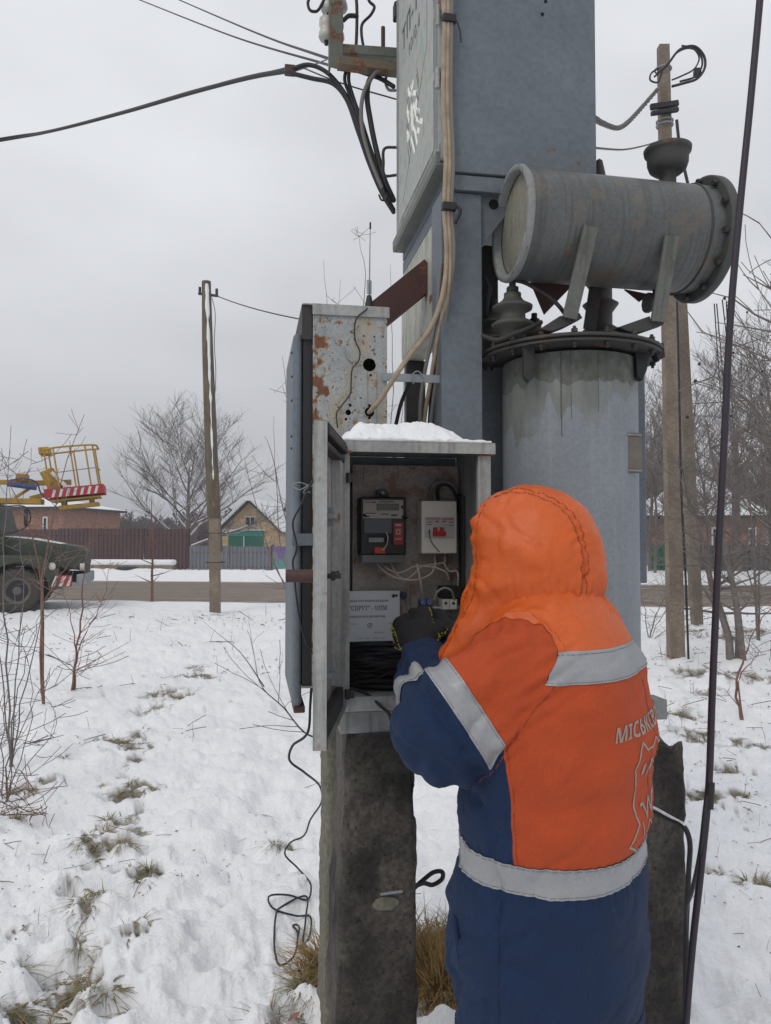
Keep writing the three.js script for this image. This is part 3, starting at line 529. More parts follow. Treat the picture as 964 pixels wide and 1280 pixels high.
// ---------------------------------------------------------------- the substation (written in its own axes)
const S = { station: true };
const rect = (px0, px1, py0, py1, w0, w1, r = 0) => { const a = sp(px0, py0, w0), b = sp(px1, py1, w0); return box(a.x, b.x, sp((px0 + px1) / 2, py0, w0).y, sp((px0 + px1) / 2, py1, w0).y, -w0, -w1, r); };
const C = (list) => list.map(([x, y, w]) => sp(x, y, w));
function cable(name, list, r, mat, label, group, n = 60) { const p = C(list); return solo(name, tubeCapped(p, r, n, 8), mat, label, 'cable', p[p.length - 1], { station: true, group }); }

// ---- concrete pillars
function pillar(u0, u1, ub0, ub1, z0, z1, y1, label, { broken = 0, s = 1, mat = M.concrete } = {}) {
  const g = new THREE.BoxGeometry(1, 1, 1, 18, 70, 18), p = g.attributes.position;
  for (let i = 0; i < p.count; i++) {
    const a = p.getX(i) + 0.5, t = p.getY(i) + 0.5, c = p.getZ(i) + 0.5;
    let x = mix(mix(ub0, ub1, a), mix(u0, u1, a), t), y = mix(-0.15, y1, t), z = mix(z0, z1, c);
    if (broken && t > 0.86) y -= broken * Math.pow((t - 0.86) / 0.14, 2) * (0.2 + 1.3 * fbm(x * 22, z * 22, 3, 0, s + 4));
    const cr = Math.min(a, 1 - a) < 0.02 && Math.min(c, 1 - c) < 0.02 ? 0.008 : 0;
    const n = fbm3(x * 16, y * 16, z * 16, 4, s) - 0.5, n2 = fbm3(x * 55, y * 55, z * 55, 3, s + 2) - 0.5, k = n * 0.02 + n2 * 0.008 - cr;
    const chip = sst(0.64, 0.7, fbm3(x * 6 + 3, y * 6, z * 6, 3, s + 7)) * 0.012;
    if (a < 0.001) x -= k - chip; if (a > 0.999) x += k - chip; if (c < 0.001) z -= k - chip; if (c > 0.999) z += k - chip;
    p.setXYZ(i, x, y, z);
  }
  g.computeVertexNormals();
  const o = thing('concrete_pillar', label, 'pillar', V((ub0 + ub1) / 2, 0, (z0 + z1) / 2), S); o.userData.kind = 'thing'; obj('shaft', g, mat, o); return o;
}
{
  const a = sp(434, 930, 1.87).x, b = sp(522, 930, 1.87).x, yt = sp(470, 916, 1.87).y;
  const P = pillar(a, b, a - 0.05, b + 0.005, -2.11, -1.87, yt, 'rough grey concrete pillar under the open meter cabinet', { s: 11 });
  const q = sp(480, 1126, 1.865); // shallow spall with a bit of reinforcement bar showing
  const sc = new THREE.SphereGeometry(0.028, 14, 8); sc.scale(1.3, 0.6, 0.1); sc.translate(q.x + 0.005, q.y - 0.008, q.z - 0.002); obj('spalled_patch', rough(sc, 0.009, 55), M.mossConcrete, P);
  obj('reinforcement_bar', cyl(V(q.x - 0.01, q.y + 0.02, q.z + 0.008), V(q.x + 0.045, q.y + 0.022, q.z + 0.006), 0.0035, 0.0035, 8), M.zinc, P);
  const c = sp(409, 1100, 2.55).x, d = c + 0.19;
  pillar(c, d, c - 0.01, d + 0.01, -2.78, -2.55, sp(410, 905, 2.55).y, 'mossy concrete pillar standing behind the cabinet pillar', { s: 23, mat: M.mossConcrete });
  const e = sp(858, 1000, 2.04).x;
  pillar(e - 0.2, e, e - 0.21, e + 0.004, -2.26, -2.04, sp(830, 908, 2.04).y, 'broken-topped dark concrete pillar beside the person', { broken: 0.075, s: 37 });
  pillar(e - 0.2, e, e - 0.21, e + 0.004, -2.92, -2.7, 1.0, 'concrete pillar hidden behind the transformer', { s: 41 });
}
{ // steel deck that carries transformer, column and cabinets
  const u0 = sp(427, 900, 1.86).x, u1 = sp(834, 895, 1.872).x, y1 = sp(460, 889, 1.88).y, y0 = sp(460, 915, 1.88).y, o = thing('steel_deck', 'grey channel steel deck lying on the concrete pillars', 'deck', V((u0 + u1) / 2, y0, -2.3), S);
  const beam = (z) => obj('beam', [box(u0, u1, y0, y1, z, z - 0.006), box(u0, u1, y1 - 0.007, y1, z - 0.007, z - 0.07), box(u0, u1, y0, y0 + 0.007, z - 0.007, z - 0.07)], M.greyWarm, o);
  beam(-1.872); beam(-2.09); beam(-2.6);
  for (const u of [u0 + 0.004, u0 + 0.3, u0 + 0.6, u1 - 0.06]) obj('cross_member', box(u, u + 0.05, y0 + 0.009, y1 - 0.009, -1.945, -2.7), M.greyWarm, o);
}
const DECK = sp(460, 889, 1.88).y;

// ---- the open meter cabinet
const BOX = { u0: sp(428, 700, 1.79).x, u1: sp(614, 700, 1.79).x, y0: sp(500, 888, 1.79).y, y1: sp(520, 553, 1.79).y, w0: 1.79, w1: 2.1 };
{
  const { u0, u1, y0, y1 } = BOX, z0 = -1.79, z1 = -2.1, o = thing('meter_cabinet', 'open grey steel meter cabinet on the concrete pillar', 'cabinet', V((u0 + u1) / 2, y0, -1.95), S);
  const ul = sp(437, 700, 1.79).x, ur = sp(597, 700, 1.79).x, yt = sp(520, 567, 1.79).y, yb = sp(500, 869, 1.79).y;
  obj('side_panel', box(u0, u0 + 0.003, y0, y1 - 0.004, z0, z1), M.boxPaint, o); obj('side_panel', box(u1 - 0.003, u1, y0, y1 - 0.004, z0, z1), M.boxPaint, o);
  obj('back_plate', box(u0 + 0.004, u1 - 0.004, y0, y1 - 0.004, z1, z1 - 0.003), M.blueGrey, o);
  obj('floor_plate', box(u0 + 0.004, u1 - 0.004, y0, y0 + 0.003, z0 - 0.004, z1), M.boxPaint, o);
  obj('roof', [box(u0 - 0.006, u1 + 0.006, y1 - 0.003, y1, z0 + 0.02, z1 - 0.006, 0.0012), box(u0 - 0.006, u1 + 0.006, yt, y1 - 0.003, z0 + 0.02, z0 + 0.017), box(u0 - 0.006, u0 - 0.003, yt, y1 - 0.003, z0 + 0.017, z1), box(u1 + 0.003, u1 + 0.006, yt, y1 - 0.003, z0 + 0.017, z1)], M.boxPaint, o);
  const fr = obj('front_frame', [box(u0 + 0.004, ul, y0 + 0.004, yt, z0 + 0.004, z0 - 0.012, 0.002), box(ur, u1 - 0.001, y0 + 0.004, yt - 0.001, z0 + 0.006, z0 - 0.012, 0.003), box(ul, ur, y0 + 0.004, yb, z0 + 0.003, z0 - 0.03, 0.002)], M.boxPaint, o);
  obj('rusty_weld', [box(ur + 0.002, u1 + 0.002, yt - 0.004, yt + 0.0005, z0 + 0.008, z0 + 0.0035), box(u0 + 0.002, u0 + 0.02, yt - 0.003, yt + 0.002, z0 + 0.022, z0 + 0.018)], flat(0x8a5a34, 0.9), fr, { kind: 'stuff' });
  // mounting board with dirty, scratched paint
  const map = tex(512, 1024, (u, v) => { const n = fbm(u * 5, v * 9, 6, 0, 401), f = fbm(u * 60, v * 110, 3, 0, 402), r = fbm(u * 7, v * 13 + 4, 5, 0, 403); let c = mixc([138, 132, 126], [176, 166, 158], n).map((x) => x * (0.86 + 0.26 * f)); c = mixc(c, [128, 92, 76], sst(0.56, 0.68, r) * 0.55); if (fbm(u * 26, v * 4, 3, 0, 404) > 0.71) c = c.map((x) => x * 0.8); return c; });
  const g = rect(441, 574, 582, 802, 2.06, 2.066), b0 = sp(441, 582, 2.06), b1 = sp(574, 802, 2.06);
  const gg = clean(g), pp = gg.attributes.position, uv = gg.attributes.uv; for (let i = 0; i < pp.count; i++) uv.setXY(i, (pp.getX(i) - b0.x) / (b1.x - b0.x), (pp.getY(i) - b1.y) / (b0.y - b1.y));
  obj('mounting_board', gg, std({ map, roughness: 0.8 }), o, { uv: true });
  for (const [px, py] of [[436, 597], [434, 868]]) obj('hinge', [cyl(sp(px, py + 6, 1.775), sp(px, py - 6, 1.775), 0.006, 0.006, 10), rect(px - 1, px + 9, py - 5, py + 5, 1.778, 1.782)], M.darkSteel, o);
  // the door, swung wide open towards the viewer
  const H = V(u0 - 0.002, 0, -1.786), F = V(sp(401, 700, 1.43).x, 0, -1.43), D = F.clone().sub(H), len = D.length(); D.normalize(); const N = V(D.z, 0, -D.x);   // N: inner side
  const mtx = new THREE.Matrix4().makeBasis(D, UP, N).setPosition(H); const inDoor = (gs) => gs.map((x) => { const g = clean(x).applyMatrix4(mtx); for (const k of ['position', 'normal', 'uv']) { const a = g.attributes[k], n = a.itemSize; for (let i = 0; i < a.count; i += 3) for (let c = 0; c < n; c++) { const p = (i + 1) * n + c, q = (i + 2) * n + c, t = a.array[p]; a.array[p] = a.array[q]; a.array[q] = t; } } return g; });
  const dy0 = sp(398, 938, 1.435).y, dy1 = sp(398, 525, 1.435).y, L = len;
  const door = obj('door', inDoor([box(0, L, dy0, dy1, -0.014, -0.012), box(L - 0.0025, L, dy0, dy1, -0.012, 0.012, 0.001), box(0.004, 0.0065, dy0, dy1, -0.012, 0.01), box(0, L, dy1 - 0.0025, dy1, -0.012, 0.012), box(0, L, dy0, dy0 + 0.0025, -0.012, 0.012)]), M.boxPaint, o);
  obj('stiffener', inDoor([box(0.055, 0.06, dy0 + 0.07, dy1 - 0.05, -0.0118, 0.008, 0.001), box(0.06, 0.1, dy0 + 0.07, dy1 - 0.05, 0.005, 0.008, 0.001), box(0.1, 0.105, dy0 + 0.07, dy1 - 0.05, -0.0118, 0.008, 0.001)]), M.boxPaint, door);
  obj('seal_strip', inDoor([box(0.02, L - 0.01, dy1 - 0.028, dy1 - 0.008, -0.0118, 0.016, 0.004), box(0.03, L - 0.02, dy1 - 0.05, dy1 - 0.036, -0.0118, 0.01, 0.003), box(0.01, L - 0.01, dy0 + 0.006, dy0 + 0.05, -0.0118, 0.006, 0.003)]), M.darkSteel, door);
  obj('hasp', inDoor([box(0.2, 0.212, dy1 - 0.2, dy1 - 0.16, -0.0118, 0.006), box(0.205, 0.25, dy1 - 0.185, dy1 - 0.175, -0.002, 0.014, 0.002)]), M.zinc, door);
  obj('latch_loop', inDoor([new THREE.TorusGeometry(0.011, 0.0022, 6, 14).translate(0.2, dy0 + 0.135, 0.006), box(0.19, 0.23, dy0 + 0.11, dy0 + 0.118, -0.0118, 0.008)]), M.zinc, door);
  const ly = sp(398, 720, 1.46).y; const lt = new THREE.CylinderGeometry(0.0125, 0.0125, 0.056, 24); lt.rotateX(Math.PI / 2); lt.translate(L - 0.03, ly, -0.014 - 0.028); const lock = obj('lock_barrel', inDoor([lt]), M.brownSteel, door);
  const pin = new THREE.CylinderGeometry(0.005, 0.005, 0.05, 10); pin.rotateX(Math.PI / 2); pin.translate(L - 0.03, ly, 0.01); const nut = new THREE.CylinderGeometry(0.009, 0.009, 0.008, 6); nut.rotateX(Math.PI / 2); nut.translate(L - 0.03, ly, 0.02); obj('lock_bolt', inDoor([pin, nut, box(L - 0.05, L - 0.02, ly + 0.002, ly + 0.009, 0.024, 0.03)]), M.darkSteel, lock);
}
{ // snow on the cabinet roof
  const { u0, u1, y1 } = BOX, nx = 70, nz = 44, pos = [], idx = [];
  const hgt = (a, c) => { const e = sst(0, 0.12, a) * sst(0, 0.2, c) * sst(0, 0.15, 1 - c), r = 1 - sst(0.62, 0.93, a + 0.1 * (fbm(c * 5, 2, 2, 0, 3) - 0.5)); const u = a * 3.7, v = c * 3; return 0.004 + e * (0.004 + 0.05 * Math.pow(r, 0.7) * (0.3 + 1.15 * fbm(u * 1.5 + 2, v, 4, 0, 77))) + 0.012 * Math.max(0, fbm(a * 22, c * 16, 3, 0, 78) - 0.5) * sst(0, 0.05, 1 - a); };
  for (let j = 0; j <= nz; j++) for (let i = 0; i <= nx; i++) { const a = i / nx, c = j / nz, e = 0.012 * (fbm(a * 9, c * 9, 3, 0, 79) - 0.5); pos.push(mix(u0 + 0.0, u1 - 0.002, a) + (a < 0.02 ? e : 0), y1 + 0.0015 + hgt(a, c), -1.772 - 0.318 * c - (j === 0 ? e * 0.5 + 0.004 : 0)); }
  const top = (nx + 1) * (nz + 1); for (let j = 0; j <= nz; j++) for (let i = 0; i <= nx; i++) { const k = 3 * (j * (nx + 1) + i); pos.push(pos[k], y1 + 0.001, pos[k + 2]); }
  for (let j = 0; j < nz; j++) for (let i = 0; i < nx; i++) { const a = j * (nx + 1) + i, b = a + 1, c = a + nx + 1, d = c + 1; idx.push(a, b, c, b, d, c, a + top, c + top, b + top, b + top, c + top, d + top); }
  for (let i = 0; i < nx; i++) for (const j of [0, nz]) { const a = j * (nx + 1) + i; idx.push(a, a + top, a + 1, a + 1, a + top, a + 1 + top); }
  for (let j = 0; j < nz; j++) for (const i of [0, nx]) { const a = j * (nx + 1) + i, b = a + nx + 1; idx.push(a, b, a + top, b, b + top, a + top); }
  const g = new THREE.BufferGeometry(); g.setAttribute('position', new THREE.Float32BufferAttribute(pos, 3)); g.setIndex(idx); g.computeVertexNormals();
  solo('snow_cap', g, M.snow, 'cap of snow lying on the open meter cabinet roof', 'snow', V((u0 + u1) / 2, y1, -1.93), S);
}
const WB = 2.059;
{ // electricity meter
  const o = thing('electricity_meter', 'black framed electricity meter with display inside the cabinet', 'meter', sp(479, 662, WB), S);
  const dark = flat(0x16181a, 0.45), face = std({ roughness: 0.6, map: tex(256, 128, (u, v) => { const n = fbm(u * 30, v * 15, 3, 0, 411); return mixc([150, 144, 138], [168, 162, 156], n); }) });
  obj('casing', rect(450, 508, 621, 694, 2.0, WB, 0.006), dark, o);
  const fp = obj('front_face', rect(454, 504, 625, 648, 1.997, 2.001), face, o);
  obj('display', rect(471, 499, 629.5, 638, 1.995, 1.9985), flat(0x4b5348, 0.25), fp);
  obj('sensor_eye', new THREE.CylinderGeometry(0.005, 0.005, 0.004, 16).rotateX(Math.PI / 2).translate(sp(503.5, 634, 1.996).x, sp(503.5, 634, 1.996).y, -1.996), dark, fp);
  obj('printed_text', [[456, 463, 627, 628], [464, 470, 627, 628.5], [474, 494, 626.6, 627.8], [458, 470, 641, 642], [476, 486, 642, 643.2], [456, 462, 644.5, 646.5], [489, 497, 643, 645]].map(([a, b, c, d]) => rect(a, b, c, d, 1.996, 1.9972)), dark, fp, { kind: 'stuff' });
  obj('hanging_lug', [new THREE.CylinderGeometry(0.016, 0.016, 0.01, 24).rotateX(Math.PI / 2).translate(sp(478.5, 618, 2.03).x, sp(478.5, 618, 2.03).y, -2.035), rect(472, 486, 616, 624, 2.03, 2.04, 0.002)], dark, o);
  obj('hanging_screw', new THREE.CylinderGeometry(0.005, 0.006, 0.006, 12).rotateX(Math.PI / 2).translate(sp(478.5, 616, 2.026).x, sp(478.5, 616, 2.026).y, -2.026), M.zinc, o);
  obj('cover_plate', rect(455, 490, 648, 667, 1.995, 2.0, 0.002), flat(0x4a5157, 0.4), o);
  const red = obj('red_sticker', rect(492, 504, 653, 681, 1.994, 1.9985), flat(0x8c2a2e, 0.5), o);
  obj('sticker_print', [[494, 502, 655, 657.5], [495, 497, 662, 668], [499, 501, 662, 668], [495, 501, 661, 662.5], [495, 501, 667, 668.5], [494, 502, 673, 674.5]].map(([a, b, c, d]) => rect(a, b, c, d, 1.9925, 1.9938)), flat(0xb08a88, 0.5), red, { kind: 'stuff' });
  obj('terminal_cover', rect(452, 507, 681, 704, 2.004, 2.05, 0.003), new THREE.MeshPhysicalMaterial({ color: 0xaab2b4, transmission: 0.7, roughness: 0.25, thickness: 0, side: THREE.DoubleSide }), o);
  obj('terminal_row', [455, 464, 473, 482, 491, 500].map((p) => rect(p, p + 6.5, 685, 697, 2.02, 2.045, 0.002)), dark, o, { kind: 'stuff' });
  obj('seal_tag', rect(468, 482, 684, 692, 1.992, 1.998, 0.002), flat(0xb4402a, 0.5), o);
  obj('brass_plate', rect(461, 480, 672, 678, 1.993, 1.999, 0.001), M.zinc, o); obj('terminal_rail', rect(459, 492, 668, 680, 2.0, 2.03, 0.002), dark, o);
  obj('seal_wire', tube(C([[483, 665, 1.99], [485, 672, 1.985], [483, 682, 1.988], [478, 688, 1.99]]), 0.0012, 24, 5), M.white, o);
  for (const [x, y] of [[456, 644], [504, 646], [508, 647]]) obj('screw', new THREE.SphereGeometry(0.0045, 10, 8).translate(sp(x, y, 1.997).x, sp(x, y, 1.997).y, -1.997), dark, o);
}
{ // breaker enclosure
  const cream = flat(0xd9d6cc, 0.45), o = thing('breaker_enclosure', 'cream plastic breaker enclosure with red twin switch', 'breaker box', sp(549, 660, WB), S);
  obj('cover', rect(527, 571.5, 626, 692, 1.99, 2.05, 0.004), cream, o); obj('base_tray', rect(523, 570, 623, 690, 2.05, WB - 0.001, 0.002), flat(0x8d8578, 0.6), o);
  const br = obj('circuit_breaker', rect(531.5, 568, 646.5, 672, 1.986, 2.0, 0.001), flat(0xb9b8b4, 0.5), o);
  obj('red_stripe', [rect(532.5, 550, 648, 649.2, 1.9845, 1.987), rect(552, 567, 648.2, 649.4, 1.9845, 1.987)], flat(0xb0303a, 0.5), br, { kind: 'stuff' });
  for (const p of [545, 553.5]) obj('toggle', rect(p - 2, p + 2, 659, 668, 1.972, 1.99, 0.002), flat(0xc0202c, 0.4), br);
  obj('toggle_bridge', rect(542, 558, 664.5, 670, 1.976, 1.99, 0.002), flat(0xc0202c, 0.4), br);
  obj('marking', [[534, 541, 652, 653], [534, 540, 655, 656], [544, 549, 651, 652.5], [553, 558, 651, 652.5], [561, 567, 652, 653], [561, 567, 656, 657], [536, 538, 662, 666]].map(([a, b, c, d]) => rect(a, b, c, d, 1.985, 1.9865)), flat(0x55585c, 0.6), br, { kind: 'stuff' });
}
{ // white sign with its print
  const cv = document.createElement('canvas'); cv.width = 512; cv.height = 512; const x = cv.getContext('2d'); x.fillStyle = '#d3d8de'; x.fillRect(0, 0, 512, 512); x.fillStyle = '#3a3d44'; x.textAlign = 'center';
  x.font = 'bold 30px sans-serif'; x.fillText('ШКАФ КОНТРОЛЯ ОСВЕЩЕНИЯ', 205, 112, 390); x.font = 'bold 66px serif'; x.fillText('"СПРУТ" - 103М', 196, 196, 380); x.font = 'bold 28px sans-serif'; x.fillText('ТЕХНОЛОГИЯ И АВТОМАТИКА', 190, 270, 360);
  x.font = '20px sans-serif'; x.fillText('ТУ У 31.2', 50, 340); x.fillText('IP 54', 420, 340); x.fillText('380/220 В', 300, 430); x.font = '17px sans-serif'; x.fillText('№ 0371  ·  2008  ·  УКРАЇНА  ·  50 Гц', 230, 484);
  x.lineWidth = 5; x.strokeStyle = '#3a3d44'; x.beginPath(); x.arc(215, 350, 22, 0, 7); x.stroke(); x.beginPath(); x.moveTo(200, 368); x.lineTo(232, 330); x.moveTo(206, 344); x.lineTo(226, 356); x.stroke(); x.beginPath(); x.arc(478, 50, 14, 0, 7); x.fill();
  const t = new THREE.CanvasTexture(cv); t.colorSpace = THREE.SRGBColorSpace;
  const o = thing('cabinet_sign', 'white printed plate with cabinet name screwed to the mounting board', 'sign', sp(470, 800, 2.05), S), a = sp(435, 739, 2.04), b = sp(500, 801, 2.04);
  const g = clean(box(a.x, b.x, b.y, a.y, -2.04, -2.044, 0.0015)), p = g.attributes.position, uv = g.attributes.uv; for (let i = 0; i < p.count; i++) uv.setXY(i, (p.getX(i) - a.x) / (b.x - a.x), (p.getY(i) - b.y) / (a.y - b.y));
  obj('plate', g, std({ map: t, roughness: 0.5 }), o, { uv: true }); obj('screw', new THREE.SphereGeometry(0.005, 10, 8).scale(1, 1, 0.5).translate(sp(492, 745, 2.039).x, sp(492, 745, 2.039).y, -2.039), M.darkSteel, o);
}
{ // terminal blocks near the hand
  const o = thing('terminal_block', 'white screw terminal row with black conductors near the gloved hands', 'terminal', sp(550, 775, WB), S), w = flat(0xc9c9c4, 0.5);
  for (const p of [528, 536]) obj('blue_terminal', new THREE.CylinderGeometry(0.008, 0.008, 0.03, 14).rotateX(Math.PI / 2).translate(sp(p, 752, 2.03).x, sp(p, 752, 2.03).y, -2.035), flat(0x5d78a8, 0.5), o);
  obj('rail', rect(524, 575, 757, 762, 2.03, WB, 0.001), M.zinc, o);
  for (const [p, y] of [[530, 764], [538, 764], [546, 764], [554, 764]]) obj('terminal', rect(p - 3.6, p + 3.6, y - 5, y + 8, 2.01, 2.04, 0.001), w, o);
  for (const p of [557.5, 567]) { const k = obj('terminal', rect(p - 4.6, p + 4.6, 749, 762, 2.0, 2.04, 0.002), w, o); obj('clamp_screw', new THREE.SphereGeometry(0.004, 8, 6).translate(sp(p, 754, 2.0).x, sp(p, 754, 2.0).y, -2.0), M.black, k); }
  obj('relay_body', rect(552, 576, 733, 748, 2.01, WB, 0.003), M.black, o);
  solo('indicator_lamp', lathe([[0, 0.02], [0.006, 0.018], [0.009, 0.008], [0.01, 0], [0, 0]], 16).rotateX(Math.PI / 2).translate(sp(505, 744, 2.045).x, sp(505, 744, 2.045).y, -2.05), flat(0x3f5578, 0.4), 'small blue indicator cap above the printed plate', 'lamp', sp(505, 744, 2.05), S);
}
const cream = flat(0xb9aea0, 0.55), tan = std({ roughness: 0.7, map: tex(128, 128, (u, v) => { const n = fbm(u * 10, v * 10, 4, 10, 421); return mixc([132, 116, 96], [176, 160, 138], n); }, 0.2) }), blackCable = M.rubber, greyCable = flat(0x74726e, 0.7);
cable('white_wire', [[478, 704, 2.035], [486, 712, 2.02], [500, 716, 2.01], [520, 708, 2.0], [545, 710, 2.0], [558, 716, 2.0], [561, 724, 2.01]], 0.0026, cream, 'white wire arching from the meter to the terminals', 'white wires in the meter cabinet');
cable('white_wire', [[470, 703, 2.035], [480, 714, 2.01], [495, 722, 1.995], [515, 725, 1.99], [538, 718, 1.995], [544, 705, 2.01], [543, 694, 2.03]], 0.0026, cream, 'white wire sagging lowest under the breaker enclosure', 'white wires in the meter cabinet');
cable('white_wire', [[488, 703, 2.035], [496, 718, 2.005], [508, 724, 2.0], [520, 715, 1.995], [528, 708, 2.0], [556, 702, 2.02], [556, 693, 2.03]], 0.0024, cream, 'white wire looping up into the enclosure bottom', 'white wires in the meter cabinet');
cable('white_wire', [[521, 706, 1.985], [524, 718, 1.98], [527, 735, 1.99], [528, 752, 2.03]], 0.0034, cream, 'thick white wire dropping to the blue terminals', 'white wires in the meter cabinet');
cable('white_wire', [[556, 694, 2.03], [556, 706, 2.02], [562, 714, 2.02], [571, 714, 2.02], [573, 722, 2.02], [573, 734, 2.03]], 0.0028, cream, 'white wire bent squarely towards the relay', 'white wires in the meter cabinet');
cable('white_wire', [[543, 750, 2.0], [546, 741, 1.99], [555, 735, 1.985], [564, 738, 1.985], [568, 749, 2.0]], 0.003, flat(0x9a9a90, 0.6), 'short grey jumper looping between the white terminals');
cable('seal_cord', [[536, 665, 1.983], [540, 678, 1.983], [547, 687, 1.984], [556, 695, 2.02]], 0.0012, M.darkSteel, 'thin dark cord hanging across the breaker enclosure');
cable('supply_cable', [[538, 624, 2.045], [539, 612, 2.03], [546, 604, 2.02], [558, 602, 2.02], [568, 608, 2.03], [572, 620, 2.05]], 0.0055, greyCable, 'grey cable bending out of the enclosure top');
cable('supply_cable', [[548, 624, 2.045], [547, 613, 2.03], [551, 606, 2.02], [562, 607, 2.03], [571, 620, 2.045], [574, 640, 2.05]], 0.0055, blackCable, 'black cable bending out of the enclosure top');
{ // corrugated conduit
  const prof = []; for (let i = 0; i <= 60; i++) prof.push([i % 2 ? 0.0155 : 0.0125, i * 0.0042]); const b = sp(580, 735, 2.02); const g = lathe(prof, 18); g.translate(b.x, b.y, b.z); solo('corrugated_conduit', g, M.black, 'black corrugated conduit along the inner cabinet side', 'conduit', b, S);
  cable('black_lead', [[581, 660, 2.03], [577, 640, 2.03], [574, 622, 2.04]], 0.009, blackCable, 'thick black lead entering the corrugated conduit');
  cable('black_lead', [[432, 860, 1.83], [445, 862, 1.82], [460, 868, 1.8], [476, 883, 1.782], [486, 892, 1.765], [489, 900, 1.76]], 0.004, blackCable, 'black lead with a plug hanging out of the cabinet floor');
  for (let i = 0; i < 15; i++) { const y = 806 + i * 4.2; cable('dark_filler_cable', [[439, y + 3, 2.06], [455, y + 2 * Math.sin(i * 2.3), 2.03 + 0.02 * Math.sin(i)], [490, y + 3 * Math.sin(i * 1.7), 2.02 + 0.02 * Math.cos(i * 1.3)], [540, y + 2 * Math.cos(i), 2.03], [590, y + 3, 2.05]], 0.0062, blackCable, 'black cable added to darken the shaded lower cabinet compartment', 'added dark cables in the lower compartment', 24); }  // cables added in bulk so the shaded void looks black
  for (const [a, b, c] of [[824, 828, 1.97], [838, 834, 1.98], [854, 842, 1.96]]) cable('thin_lead', [[442, a, 2.0], [465, (a + b) / 2 + 3, c], [490, b - 2, c], [530, b + 3, 2.0]], 0.0022, flat(0x3a2c2a, 0.7), 'thin dark lead crossing the lower compartment', 'leads in the lower compartment');
}

